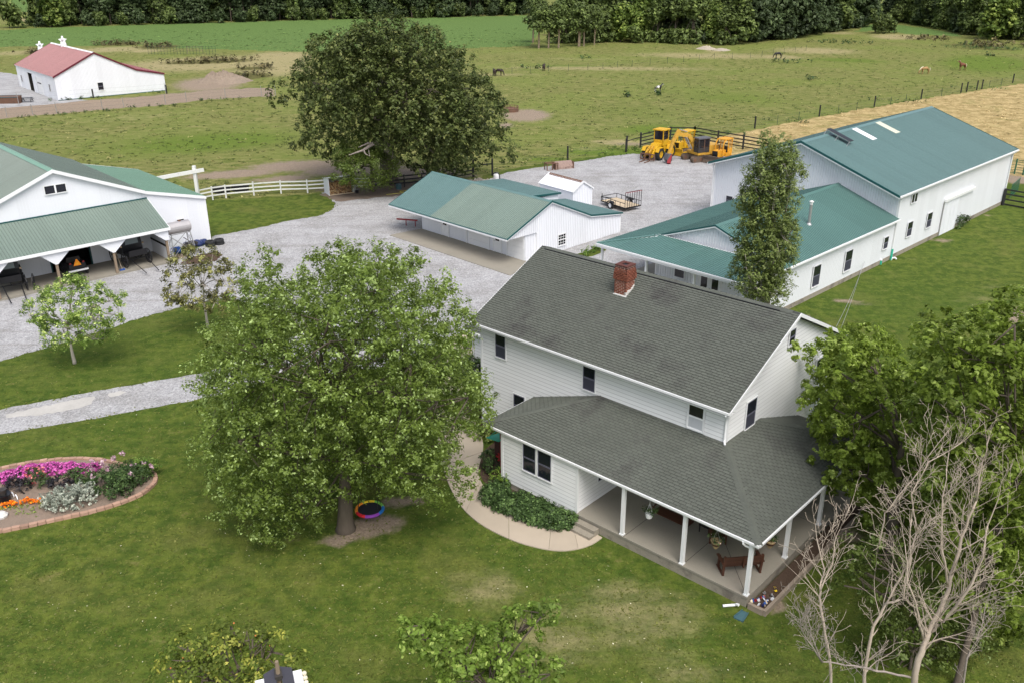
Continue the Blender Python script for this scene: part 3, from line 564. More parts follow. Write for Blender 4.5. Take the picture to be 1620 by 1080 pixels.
# walls: solid bodies behind the siding
mb=MB(); mb.prism([(U0,VF,.35),(U0,VB,.35),(U0,VB,roofz(VB)-.18),(U0,HW/2,ZR-.18),(U0,VF,roofz(VF)-.18)],(U1-U0,0,0)); mb.build('wall',SHEATH,H)
mb=MB(); mb.box(U0+.03,U1-.03,VF+.03,VB-.03,0,.35); mb.build('foundation',BLOCK,H)
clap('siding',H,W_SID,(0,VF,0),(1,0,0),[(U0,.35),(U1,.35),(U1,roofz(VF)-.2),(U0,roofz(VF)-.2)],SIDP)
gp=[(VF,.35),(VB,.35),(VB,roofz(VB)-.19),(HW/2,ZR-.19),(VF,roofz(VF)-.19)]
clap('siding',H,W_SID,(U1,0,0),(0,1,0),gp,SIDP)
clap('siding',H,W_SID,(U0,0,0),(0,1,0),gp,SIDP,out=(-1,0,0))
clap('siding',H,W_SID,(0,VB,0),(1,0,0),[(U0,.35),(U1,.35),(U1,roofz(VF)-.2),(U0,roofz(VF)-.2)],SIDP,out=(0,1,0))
for u in (U0,U1):
    for v in (VF,VB):
        sx=-1 if u==U0 else 1; sy=-1 if v==VF else 1
        mb=MB(); mb.box(min(u-sx*.10,u+sx*.045),max(u-sx*.10,u+sx*.045),min(v-sy*.10,v+sy*.045),max(v-sy*.10,v+sy*.045),.36,roofz(VF)-.2); mb.build('corner_board',W_TRIM,H)
# main roof
hyp=math.hypot(HW/2,ZR-ZE); e1=(0,HW/2/hyp,(ZR-ZE)/hyp); e2=(0,-HW/2/hyp,(ZR-ZE)/hyp)
RF=empty('main_roof',(0,0,0)); RF.parent=H
slab('roof_deck',RF,SHDECK,[(0,0,ZE),(HL,0,ZE),(HL,HW/2,ZR),(0,HW/2,ZR)],rt)
slab('roof_deck',RF,SHDECK,[(0,HW/2+.001,ZR),(HL,HW/2+.001,ZR),(HL,HW,ZE),(0,HW,ZE)],rt)
bpy.context.view_layer.update()
shingles(RF,(0,0,ZE),(1,0,0),e1,[(0,0),(HL,0),(HL,hyp-.12),(0,hyp-.12)])
shingles(RF,(0,HW,ZE),(1,0,0),e2,[(0,0),(HL,0),(HL,hyp-.12),(0,hyp-.12)])
mb=MB()
for i in range(47):
    a=.35+i*.305
    mb.add([(a,HW/2-.17,ZR-.055),(a+.31,HW/2-.17,ZR-.045),(a+.31,HW/2,ZR+.042),(a,HW/2,ZR+.03),(a,HW/2+.17,ZR-.055),(a+.31,HW/2+.17,ZR-.045)],[(0,1,2,3),(3,2,5,4)],.6+rnd.uniform(-.15,.15))
mb.build('ridge_shingles',SHING,RF,kind='stuff')
mb=MB(); mb.box(.35,HL-.9,HW/2-.22,HW/2-.17,ZR-.11,ZR-.045); mb.build('ridge_vent',BLACK,RF)
for v,s in ((0,1),(HW,-1)):
    mb=MB(); mb.box(0,HL,min(v,v-s*.07),max(v,v-s*.07),ZE-.09,ZE+.012); mb.build('gutter',W_TRIM,H)
    mb=MB(); mb.box(.02,HL-.02,min(v,v+s*.55),max(v,v+s*.55),ZE-.20,ZE-.165); mb.build('soffit',W_TRIM,H)
for u,s in ((0,-1),(HL,1)):
    for v0,v1 in ((0,HW/2),(HW,HW/2)):
        mb=MB(); mb.prism([(u,v0,ZE-.17),(u,v1,ZR-.17),(u,v1,ZR+.005),(u,v0,ZE+.005)],(s*.03,0,0)); mb.build('rake_board',W_TRIM,RF)
# chimney, brick by brick
CH=empty('chimney',(0,0,0)); CH.parent=H
cu0,cu1,cv0,cv1,ct=6.15,6.86,3.98,4.69,9.72
mb=MB(); mb.box(cu0+.02,cu1-.02,cv0+.02,cv1-.02,7.9,ct-.03); mb.build('mortar_core',MORTAR,CH)
cz=8.10; row=0; bm_=MB(); bm_.box(0,.200,0,.09,0,.060); bme=bm_.mesh('brick',BRICK)
sm_=MB(); sm_.box(0,.205,0,.09,0,.056); sme=sm_.mesh('brick',SOOT); wm_=MB(); wm_.box(0,.205,0,.09,0,.056); wme=wm_.mesh('brick',FLASH)
while cz<ct-.02:
    fr=(cz-8.1)/(ct-8.1); off=.0
    if .50<=fr<.92: off=.055*min(1,(fr-.50)/.05 if fr<.55 else 1)*(1 if fr<.68 else max(0,1-(fr-.68)/.24))
    soot=cz>ct-.16
    for side in range(4):
        L=(cu1-cu0)+2*off; k=0
        x=-off+(.0 if row%2 else -.105)
        while x<(cu1-cu0)+off-.02:
            a=max(x,-off); b=min(x+.205,(cu1-cu0)+off)
            if b-a>.05:
                sc=(b-a-.02)/.205
                if side==0: P_=(cu0+a,cv0-off,cz); R_=0
                elif side==1: P_=(cu1+off,cv0+a,cz); R_=PI/2
                elif side==2: P_=(cu1-a,cv1+off,cz); R_=PI
                else: P_=(cu0-off,cv1-a,cz); R_=-PI/2
                rz_=roofz(P_[1]); me_=sme if soot else bme
                if side==1 and cz<rz_+.20: me_=wme
                if side==0 and cz<rz_+.07: me_=wme
                if cz>rz_-.12 and (side<2 or fr>.5):
                    b_=link('brick',me_,CH,loc=P_,rot=(0,0,R_)); b_.scale=(sc,1,1)
            x+=.222
    cz+=.082; row+=1
mb=MB()
for a in ((cu0-.01,cu1+.01,cv0-.01,cv0+.2),(cu0-.01,cu1+.01,cv1-.2,cv1+.01),(cu0-.01,cu0+.2,cv0+.2,cv1-.2),(cu1-.2,cu1+.01,cv0+.2,cv1-.2)): mb.box(a[0],a[1],a[2],a[3],ct-.03,ct+.02)
mb.build('chimney_cap',SOOT,CH); mb=MB(); mb.box(cu0+.2,cu1-.2,cv0+.2,cv1-.2,ct-.08,ct-.02); mb.build('flue_opening',BLACK,CH)
mb=MB(); mb.box(cu0-.03,cu1+.03,cv0-.05,cv0-.0,roofz(cv0)-.1,roofz(cv0)+.05); mb.build('flashing',FLASH,CH)
# porch roof (hipped skirt on the front and on the right gable)
PZ,PT,PF,PR,PL,PB=3.094,4.575,-3.12,18.42,3.99,7.56; TA,TH=8.18,3.40
pts=dict(fl=(PL,PF,PZ),fr=(PR,PF,PZ),tl=(TA,VF,PT),tr=(U1,VF,PT),wl=(PL,VF,PZ),br=(PR,PB,PZ),th=(U1,TH,PT),wb=(U1,PB,PZ))
PRF=empty('porch_roof',(0,0,0)); PRF.parent=H; bpy.context.view_layer.update()
def hipface(a,b,c,d=None):
    P=[Vector(pts[k]) for k in (a,b,c)+((d,) if d else ())]; es=(P[1]-P[0]).normalized(); n=es.cross(P[2]-P[0]).normalized()
    if n.z<0: n=-n
    et=n.cross(es).normalized(); 
    if (P[2]-P[0]).dot(et)<0: et=-et
    poly=[((q-P[0]).dot(es),(q-P[0]).dot(et)) for q in P]
    slab('roof_deck',PRF,SHDECK,[tuple(q) for q in P],.12); shingles(PRF,P[0],es,et,poly); return P
hipface('fl','fr','tr','tl'); hipface('fr','br','th','tr'); hipface('wl','fl','tl'); hipface('br','wb','th')
for a,b in (('fl','tl'),('fr','tr'),('br','th')):
    A,B=Vector(pts[a]),Vector(pts[b]); L=(B-A).length; d=(B-A)/L; s=d.cross(Vector((0,0,1))).normalized(); mb=MB(); k=int(L/.15)
    for i in range(k):
        p=A+d*(i*.15); q=A+d*(i*.15+.16); mb.add([p-s*.16+V3(0,0,-.015),q-s*.16+V3(0,0,-.02),q+V3(0,0,.03),p+V3(0,0,.045),p+s*.16+V3(0,0,-.015),q+s*.16+V3(0,0,-.02)],[(0,1,2,3),(3,2,5,4)],.6+rnd.uniform(-.15,.15))
    mb.build('hip_shingles',SHING,PRF,kind='stuff')
for a,b,o_ in (('fl','fr',(0,-.07,0)),('fr','br',(.07,0,0)),('br','wb',(0,.07,0)),('wl','fl',(-.07,0,0))):
    A,B=Vector(pts[a]),Vector(pts[b]); n_=Vector(o_); mb=MB(); mb.hexa([A+V3(0,0,-.09),B+V3(0,0,-.09),B+n_+V3(0,0,-.09),A+n_+V3(0,0,-.09),A+V3(0,0,.0),B+V3(0,0,.0),B+n_+V3(0,0,.0),A+n_+V3(0,0,.0)]); mb.build('gutter',W_TRIM,H)
mb=MB(); mb.box(PL,PR,PF,VF-.03,PZ-.17,PZ-.14); mb.box(U1+.03,PR,VF-.03,PB,PZ-.17,PZ-.14); mb.build('porch_ceiling',W_TRIM,H)
# porch slab, posts, steps
ZS=.509
mb=MB(); mb.box(9.63,18.2,-3.09,VF-.02,ZS-.09,ZS); mb.box(U1+.04,18.2,VF-.02,6.70,ZS-.09,ZS); PS=mb.build('porch_floor',CONC,H)
mb=MB(); mb.box(9.64,18.17,-3.06,VF-.02,0,ZS-.09); mb.box(U1+.04,18.17,VF-.02,6.67,0,ZS-.09); mb.build('porch_foundation',CONC2,H)
mb=MB()
for u in (12.25,15.2): mb.box(u-.008,u+.008,-3.08,VF-.1,ZS+.001,ZS+.004)
mb.bar((14.75,.5,ZS+.002),(18.15,-3.05,ZS+.002),.016,.004); mb.box(14.8,18.15,3.4,3.416,ZS+.001,ZS+.004); mb.build('floor_joint',DARK,H)
for u,v in ((12.11,-2.97),(15.14,-2.97),(18.08,-2.97),(18.08,.25),(18.08,3.42),(18.08,6.58)):
    mb=MB(); mb.box(u-.075,u+.075,v-.075,v+.075,ZS,PZ-.14); mb.box(u-.10,u+.10,v-.10,v+.10,ZS,ZS+.06); mb.box(u-.095,u+.095,v-.095,v+.095,PZ-.24,PZ-.14); mb.build('porch_post',W_TRIM,H)
mb=MB(); mb.box(9.85,10.95,-3.42,-3.09,0,.34); mb.build('step',CONC2,H); mb=MB(); mb.box(9.85,10.95,-3.76,-3.42,0,.17); mb.build('step',CONC2,H)
# enclosed room on the front
mb=MB(); mb.box(5.04,9.63,-3.0,VF-.02,.36,PZ-.16); mb.build('room_wall',SHEATH,H)
mb=MB(); mb.box(5.07,9.60,-2.97,VF-.02,0,.36); mb.build('foundation',BLOCK,H)
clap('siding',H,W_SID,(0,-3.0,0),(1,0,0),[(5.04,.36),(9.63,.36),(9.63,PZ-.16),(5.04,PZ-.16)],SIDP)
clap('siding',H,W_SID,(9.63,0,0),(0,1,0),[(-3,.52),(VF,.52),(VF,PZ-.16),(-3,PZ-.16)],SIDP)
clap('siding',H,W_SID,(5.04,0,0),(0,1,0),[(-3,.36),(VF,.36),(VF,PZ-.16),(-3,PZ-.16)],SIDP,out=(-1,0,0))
for u,s in ((5.04,-1),(9.63,1)):
    mb=MB(); mb.box(u-.09 if s>0 else u-.04,u+.04 if s>0 else u+.09,-3.04,-2.9,.37,PZ-.17); mb.build('corner_board',W_TRIM,H)
for u in (6.9,8.9): mb=MB(); mb.box(u,u+.35,-2.99,-2.95,.08,.24); mb.build('foundation_vent',RUST,H)
fr=(0,-1,0)
window(H,(6.43,-3.02,1.5),(1,0,0),.78,1.42,fr); window(H,(7.34,-3.02,1.5),(1,0,0),.80,1.42,fr)
window(H,(1.38,VF-.02,4.6),(1,0,0),.70,1.28,fr,curtain=SCREEN); window(H,(7.08,VF-.02,4.63),(1,0,0),.72,1.26,fr,curtain=SCREEN); window(H,(12.86,VF-.02,4.70),(1,0,0),.78,1.14,fr,curtain=CURTAIN,sash=W_TRIM)
window(H,(2.63,VF-.02,1.6),(1,0,0),.75,1.28,fr)
rg=(1,0,0)
window(H,(U1+.02,2.04,4.57),(0,1,0),.84,1.32,rg,curtain=SCREEN); window(H,(U1+.02,5.42,7.45),(0,1,0),.55,.72,rg,rail=True); window(H,(U1+.02,9.3,1.3),(0,1,0),.84,1.38,rg); window(H,(U1+.02,8.85,4.5),(0,1,0),.80,1.08,rg)
window(H,(9.65,-1.58,1.5),(0,1,0),.75,1.2,rg)
mb=MB(); mb.box(U1+.01,U1+.06,1.2,2.1,ZS,ZS+2.03); mb.build('door',W_TRIM,H)
# downspout at the front right corner and its elbows
pipe('downspout',H,[(HL-.12,-.05,ZE-.14),(HL-.30,.40,ZE-.34),(U1-.03,VF-.06,ZE-.6),(U1-.03,VF-.06,PT+.12),(U1+.12,VF-.25,PT+.02)],.045,W_TRIM,6)
pipe('downspout',H,[(17.8,-3.18,PZ-.08),(17.8,-3.16,PZ-.2),(17.86,-3.08,PZ-.3),(18.0,-2.98,PZ-.38)],.045,W_TRIM,6)
# rear wing on the left
mb=MB(); mb.box(-4.65,U0,4.95,10.6,.3,2.98); mb.build('wing_wall',SHEATH,H); mb=MB(); mb.box(-4.6,U0,5,10.55,0,.3); mb.build('foundation',BLOCK,H)
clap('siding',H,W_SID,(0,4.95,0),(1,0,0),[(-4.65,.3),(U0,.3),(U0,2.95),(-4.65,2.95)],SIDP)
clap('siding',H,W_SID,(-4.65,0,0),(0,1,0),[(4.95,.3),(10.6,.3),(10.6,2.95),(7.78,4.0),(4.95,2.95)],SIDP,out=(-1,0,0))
WR=empty('wing_roof',(0,0,0)); WR.parent=H; bpy.context.view_layer.update()
hy=math.hypot(3.15,1.3)
slab('roof_deck',WR,SHDECK,[(-5.3,4.62,3.0),(U0,4.62,3.0),(U0,7.77,4.3),(-5.3,7.77,4.3)],.12); slab('roof_deck',WR,SHDECK,[(-5.3,7.771,4.3),(U0,7.771,4.3),(U0,10.92,3.0),(-5.3,10.92,3.0)],.12)
shingles(WR,(-5.3,4.62,3.0),(1,0,0),(0,3.15/hy,1.3/hy),[(0,0),(5.62,0),(5.62,hy),(0,hy)])
shingles(WR,(-5.3,10.92,3.0),(1,0,0),(0,-3.15/hy,1.3/hy),[(0,0),(5.62,0),(5.62,hy),(0,hy)])
mb=MB(); mb.box(-5.3,U0-.01,4.52,4.62,2.88,3.01); mb.build('gutter',W_TRIM,H)
pipe('downspout',H,[(-5.1,4.6,2.85),(-4.72,4.9,2.6),(-4.72,4.9,.1)],.045,W_TRIM,6)
flush_shingles(Vector((0,0,23.581)))

# ---------------------------------------------------------------- long garage
GA=empty('long_garage',(-11.281,80.943,0),-0.799,'long white garage with a two-tone green metal roof in the gravel yard','garage')
gL,gV,gZR,gZE,vB_,zB,vC,zC=15.64,5.268,4.639,2.45,10.35,2.46,14.72,1.85
def plane_panels(par,m,A,B,C,poly,prof=RIBM,name='roof_panel'):
    A,B,C=Vector(A),Vector(B),Vector(C); es=(B-A).normalized(); et=(C-A); et=(et-es*et.dot(es)).normalized()
    panels(name,par,m,A,es,et,poly,prof); return es,et
h1=math.hypot(gV,gZR-gZE); h2=math.hypot(vB_-gV,gZR-zB); h3=math.hypot(vC-vB_,zB-zC)
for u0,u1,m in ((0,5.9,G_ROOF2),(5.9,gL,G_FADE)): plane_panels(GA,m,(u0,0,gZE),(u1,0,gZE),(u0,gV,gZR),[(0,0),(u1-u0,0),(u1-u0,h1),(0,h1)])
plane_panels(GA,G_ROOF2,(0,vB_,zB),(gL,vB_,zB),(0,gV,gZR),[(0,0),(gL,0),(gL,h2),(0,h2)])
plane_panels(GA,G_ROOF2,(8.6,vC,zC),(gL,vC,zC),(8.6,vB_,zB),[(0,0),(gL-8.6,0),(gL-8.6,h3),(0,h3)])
for P in ([(0,0,gZE),(gL,0,gZE),(gL,gV,gZR),(0,gV,gZR)],[(0,gV+.001,gZR),(gL,gV+.001,gZR),(gL,vB_,zB),(0,vB_,zB)],[(8.6,vB_+.001,zB),(gL,vB_+.001,zB),(gL,vC,zC),(8.6,vC,zC)]): slab('roof_deck',GA,W_TRIM,P,.12)
# raised wing roof at the back left
zw0,zw1=3.05,2.62
plane_panels(GA,G_ROOF2,(.6,14.0,zw1),(8.6,14.0,zw1),(.6,8.9,zw0+.05),[(0,0),(8.0,0),(8.0,5.1),(0,5.1)])
slab('roof_deck',GA,W_TRIM,[(.6,8.9,zw0),(8.6,8.9,zw0),(8.6,14.0,zw1-.02),(.6,14.0,zw1-.02)],.12)
mb=MB(); mb.box(.8,8.4,9.2,13.8,0,2.5); mb.build('rear_wing_wall',W_MET,GA)
mb=MB(); mb.prism([(8.6,8.9,zw0-.13),(8.6,14.02,zw1-.15),(8.6,14.02,zw1+.03),(8.6,8.9,zw0+.06)],(.03,0,0)); mb.build('fascia',G_TRIM,GA)
window(GA,(8.42,12.2,1.6),(0,1,0),.4,.5,(1,0,0),rail=False)
# ridge caps and trims
mb=MB(); mb.prism([(0,gV-.22,gZR-.06),(0,gV,gZR+.065),(0,gV+.22,gZR-.06),(0,gV,gZR+.03)],(gL,0,0)); mb.build('ridge_cap',G_ROOF2,GA)
for (a,b,c,d) in ((0,gZE,gV,gZR),(gV,gZR,vB_,zB),(vB_,zB,vC,zC)):
    for u in (gL,-.03) if a<vB_ else (gL,):
        mb=MB(); mb.prism([(u,a,b-.10),(u,c,d-.10),(u,c,d+.055),(u,a,b+.055)],(.035,0,0)); mb.build('rake_trim',G_TRIM,GA)
        mb=MB(); mb.prism([(u,a,b-.17),(u,c,d-.17),(u,c,d-.10),(u,a,b-.10)],(.02 if u>0 else -.02+.035,0,0)); mb.build('fascia',W_TRIM,GA)
mb=MB(); mb.box(-.02,gL,-.09,-.0,gZE-.16,gZE-.02); mb.build('gutter',W_TRIM,GA); mb=MB(); mb.box(-.02,gL,-.095,.03,gZE-.015,gZE+.03); mb.build('eave_trim',G_TRIM,GA)
mb=MB(); mb.box(0,gL-.15,0,2.31,gZE-.15,gZE-.13); mb.build('soffit',W_TRIM,GA)
# walls
wv=2.31; u0=1.8
mb=MB(); mb.prism([(u0,wv+.03,0),(u0,14.6,0),(u0,14.6,1.7),(u0,vB_,2.3),(u0,gV,gZR-.15),(u0,wv+.03,gZE+.75)],(15.35-u0,0,0)); mb.build('wall',W_MET,GA)
mb=MB(); mb.prism([(15.35,3.66,0),(15.35,14.62,0),(15.35,14.62,1.73),(15.35,vB_,2.33),(15.35,gV,gZR-.14),(15.35,0.05,gZE-.12),(15.35,.05,gZE-.16),(15.35,3.66,2.22)],(.12,0,0)); mb.build('gable_wall',W_MET,GA)
panels('wall_panel',GA,W_MET,(15.475,0,0),(0,1,0),(0,0,1),[(3.66,.06),(14.6,.06),(14.6,1.7),(vB_,2.3),(gV,gZR-.17),(3.66,gZE+1.38)],RIBW,0)
panels('wall_panel',GA,W_MET,(15.475,0,0),(0,1,0),(0,0,1),[(.12,2.27),(3.66,2.24),(3.66,gZE+1.38),(.12,gZE-.1)],RIBW,0)
panels('wall_panel',GA,W_MET,(15.355,0,0),(0,1,0),(0,0,1),[(2.35,.05),(3.64,.05),(3.64,2.3),(2.35,2.3)],RIBW,0)
mb=MB(); mb.box(15.3,15.49,3.60,3.68,0,2.26); mb.build('corner_trim',W_TRIM,GA); mb=MB(); mb.box(15.33,15.50,14.56,14.66,0,1.72); mb.build('corner_trim',W_TRIM,GA)
for a,b in ((1.8,4.55),(5.75,8.05),(10.99,11.45),(12.65,13.25)): panels('wall_panel',GA,W_MET,(0,wv+.02,0),(1,0,0),(0,0,1),[(a,.05),(b,.05),(b,gZE+.6),(a,gZE+.6)],[(d,-h) for d,h in RIBW],0)
def odoor(par,u,w,v,h,out=-1,n=4,m=None,name='overhead_door'):
    d=empty(name,(u,v,0)); d.parent=par
    for k in range(n): mb=MB(); mb.box(.02,w-.02,-.03,.02,.02+h*k/n+.008,.02+h*(k+1)/n-.008); mb.build('door_section',m or W_TRIM,d)
    return d
odoor(GA,8.34,2.65,wv-.0,2.1); odoor(GA,13.36,1.95,wv-.0,2.15)
for u in (8.06,10.96,13.22): mb=MB(); mb.box(u,u+.12,wv-.07,wv+.03,0,gZE-.1); mb.build('door_post',W_TRIM,GA)
for u in (4.69,11.61):
    mb=MB(); mb.box(u-.09,u,wv-.05,wv+.02,0,2.15); mb.box(u+.91,u+1.0,wv-.05,wv+.02,0,2.15); mb.box(u,u+.91,wv-.05,wv+.02,2.05,2.15); D_=mb.build('door_frame',W_TRIM,GA)
    mb=MB(); mb.box(u,u+.91,wv-.02,wv+.03,.06,2.05); mb.box(u+.1,u+.4,wv-.03,wv-.02,.2,.9); mb.box(u+.52,u+.82,wv-.03,wv-.02,.2,.9); D_=mb.build('door',W_TRIM,GA)
    mb=MB(); mb.box(u+.22,u+.70,wv-.035,wv-.021,1.08,1.65); mb.build('pane',GLASS,D_); mb=MB(); mb.box(u+.07,u+.12,wv-.07,wv-.02,1.0,1.05); mb.build('handle',STEEL,D_)
    mb=MB(); mb.box(u,u+.91,wv-.05,wv+.02,.0,.055); mb.build('threshold',BLACK,D_)
window(GA,(15.50,6.19,.5),(0,1,0),.95,1.0,(1,0,0),split=(3,4),sash=W_TRIM)
sp=[(1.6,-1.15),(17.15,-1.12),(16.2,.9),(15.55,3.6),(15.3,3.6),(15.3,2.3),(1.75,2.3)]
mb=MB(); vs=[(a,b,.0) for a,b in sp]; mb.prism([(1.3,-1.1,.05),(17.1,-1.1,.05),(16.4,2.4,.05),(1.75,2.28,.05)],(0,0,-.05)); mb.build('concrete_apron',CONC,GA)
mb=MB(); mb.bar((-1.1,1.6,.55),(.9,2.5,.62),.09,.13); mb.bar((-.2,2.0,0),(-.2,2.0,.55),.06); mb.bar((.7,2.4,0),(.7,2.4,.58),.06); mb.build('hitching_rail',REDP,loc=(-11.281,80.943,0),rot=(0,0,-0.799),label='dark red horizontal rail sticking out past the left end of the long garage',cat='hitching rail')

# ---------------------------------------------------------------- small white shed
SX,SY=2.75,89.3; sa=math.atan2(85.4-89.3,5.92-2.75)
S=empty('white_shed',(SX,SY,0),sa,'small white gabled shed between the long garage and the trailer','shed')
sl_,sw_,se_,sr_=5.02,2.85,2.4,3.25
mb=MB(); mb.prism([(.1,.1,0),(.1,sw_-.1,0),(.1,sw_-.1,se_-.06),(.1,sw_/2,sr_-.1),(.1,.1,se_-.06)],(sl_-.2,0,0)); mb.build('wall',W_MET,S)
hh=math.hypot(sw_/2,sr_-se_)
plane_panels(S,W_MET,(0,0,se_),(sl_,0,se_),(0,sw_/2,sr_),[(0,0),(sl_,0),(sl_,hh),(0,hh)]); plane_panels(S,W_MET,(0,sw_,se_),(sl_,sw_,se_),(0,sw_/2,sr_),[(0,0),(sl_,0),(sl_,hh),(0,hh)])
panels('wall_panel',S,W_MET,(0,.095,0),(1,0,0),(0,0,1),[(.1,.03),(sl_-.1,.03),(sl_-.1,se_),(.1,se_)],[(d,-h) for d,h in RIBW],0)
panels('wall_panel',S,W_MET,(sl_-.095,0,0),(0,1,0),(0,0,1),[(.1,.03),(sw_-.1,.03),(sw_-.1,se_-.05),(sw_/2,sr_-.08),(.1,se_-.05)],RIBW,0)
mb=MB(); mb.prism([(.12,sw_/2-.24,sr_-.10),(.12,sw_/2,sr_+.055),(.12,sw_/2+.24,sr_-.10),(.12,sw_/2,sr_+.025)],(sl_-.24,0,0)); mb.build('ridge_cap',RUST,S)
for v0 in (0,sw_):
    mb=MB(); mb.prism([(sl_-.02,v0,se_-.1),(sl_-.02,sw_/2,sr_-.1),(sl_-.02,sw_/2,sr_+.06),(sl_-.02,v0,se_+.06)],(.06,0,0)); mb.build('rake_board',W_TRIM,S)
    mb=MB(); mb.prism([(-.04,v0,se_-.1),(-.04,sw_/2,sr_-.1),(-.04,sw_/2,sr_+.06),(-.04,v0,se_+.06)],(.06,0,0)); mb.build('rake_board',W_TRIM,S)
# ---------------------------------------------------------------- big barn
BX,BY,BA=31.288,70.87,0.77
BN=empty('big_barn',(BX,BY,0),BA,'large tall white barn with wide blue-green metal roof, two skylight strips and a sliding door','barn')
bL,bW,bE,bR=26.735,18.358,5.566,8.74; hb=math.hypot(bW/2,bR-bE)
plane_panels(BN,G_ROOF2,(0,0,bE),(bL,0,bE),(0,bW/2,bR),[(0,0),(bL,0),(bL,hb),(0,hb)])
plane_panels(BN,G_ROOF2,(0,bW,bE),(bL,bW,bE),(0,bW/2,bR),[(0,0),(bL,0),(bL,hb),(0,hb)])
slab('roof_deck',BN,W_TRIM,[(0,0,bE),(bL,0,bE),(bL,bW/2,bR),(0,bW/2,bR)],.14); slab('roof_deck',BN,W_TRIM,[(0,bW/2+.001,bR),(bL,bW/2+.001,bR),(bL,bW,bE),(0,bW,bE)],.14)
mb=MB(); mb.prism([(0,bW/2-.3,bR-.06),(0,bW/2,bR+.075),(0,bW/2+.3,bR-.06),(0,bW/2,bR+.03)],(bL,0,0)); mb.build('ridge_cap',G_ROOF2,BN)
for v0,v1 in ((0,bW/2),(bW,bW/2)):
    for u in (-.04,bL):
        mb=MB(); mb.prism([(u,v0,bE-.14),(u,v1,bR-.14),(u,v1,bR+.06),(u,v0,bE+.06)],(.04,0,0)); mb.build('rake_trim',G_TRIM,BN)
    mb=MB(); mb.prism([(-.025,v0,bE-.24),(-.025,v1,bR-.24),(-.025,v1,bR-.14),(-.025,v0,bE-.14)],(.03,0,0)); mb.build('fascia',W_TRIM,BN)
for v0 in (-.1,bW): mb=MB(); mb.box(0,bL,v0,v0+.1,bE-.14,bE-.01); mb.build('gutter',W_TRIM,BN)
be_,bo_,bf_=.33,.77,26.25
mb=MB(); mb.prism([(bo_,be_,.35),(bo_,bW-be_,.35),(bo_,bW-be_,bE-.05),(bo_,bW/2,bR-.16),(bo_,be_,bE-.05)],(bf_-bo_,0,0)); mb.build('wall',W_MET,BN)
mb=MB(); mb.box(bo_-.02,bf_+.02,be_-.03,bW-be_+.03,0,.36); mb.build('foundation',CONC2,BN)
for a,b in ((bo_,10.5),(14.0,bf_)): panels('wall_panel',BN,W_MET,(0,be_-.005,0),(1,0,0),(0,0,1),[(a,.36),(b,.36),(b,bE),(a,bE)],[(d,-h) for d,h in RIBW],0)
panels('wall_panel',BN,W_MET,(0,be_-.005,0),(1,0,0),(0,0,1),[(10.5,3.1),(14.0,3.1),(14.0,bE),(10.5,bE)],[(d,-h) for d,h in RIBW],0)
panels('wall_panel',BN,W_MET,(bo_-.005,0,0),(0,1,0),(0,0,1),[(be_,.36),(bW-be_,.36),(bW-be_,bE-.1),(bW/2,bR-.2),(be_,bE-.1)],[(d,-h) for d,h in RIBW],0)
for u,v in ((bo_,be_),(bf_,be_),(bo_,bW-be_)): mb=MB(); mb.box(u-.05,u+.08,v-.06 if v<1 else v-.08,v+.08 if v<1 else v+.06,.1,bE-.1); mb.build('corner_trim',W_TRIM,BN)
sdr=empty('sliding_door',(10.5,be_,0)); sdr.parent=BN
for k in range(4): mb=MB(); mb.box(k*.875+.01,(k+1)*.875-.01,-.10,-.06,.02,3.12); [mb.box(k*.875+d,k*.875+d+.03,-.12,-.10,.02,3.1) for d in (.2,.42,.64)]; mb.build('door_panel',W_MET,sdr)
mb=MB(); mb.box(-.06,0.0,-.13,-.04,0,3.2); mb.build('door_edge',STEEL,sdr); mb=MB(); mb.box(-.05,6.75,-.24,-.01,3.14,3.4); mb.build('track_cover',W_TRIM,sdr)
fb=(0,-1,0)
window(BN,(3.25,be_-.035,1.42),(1,0,0),.95,1.25,fb,curtain=SCREEN,trim=.065); window(BN,(7.2,be_-.035,1.40),(1,0,0),.98,1.3,fb,curtain=SCREEN,trim=.065)
window(BN,(3.1,be_-.035,4.38),(1,0,0),.48,.74,fb,rail=False); window(BN,(3.66,be_-.035,4.38),(1,0,0),.48,.74,fb,rail=False)
window(BN,(bo_-.03,15.8,1.75),(0,1,0),.7,.85,(-1,0,0))
s2=(bR-bE)/(bW/2); rz=lambda v:bE+v*s2
for u,v0,v1,w,m,nm in ((8.75,6.88,9.05,.92,SKYL,'skylight'),(13.45,6.85,9.05,.98,CREAM,'skylight')):
    mb=MB(); mb.hexa([(u,v0,rz(v0)+.035),(u+w,v0,rz(v0)+.035),(u+w,v1,rz(v1)+.035),(u,v1,rz(v1)+.035),(u,v0,rz(v0)+.055),(u+w,v0,rz(v0)+.055),(u+w,v1,rz(v1)+.055),(u,v1,rz(v1)+.055)])
    mb.build(nm,m,BN,label='white translucent skylight strip near the ridge' if m is SKYL else 'cream yellowed skylight strip near the ridge')
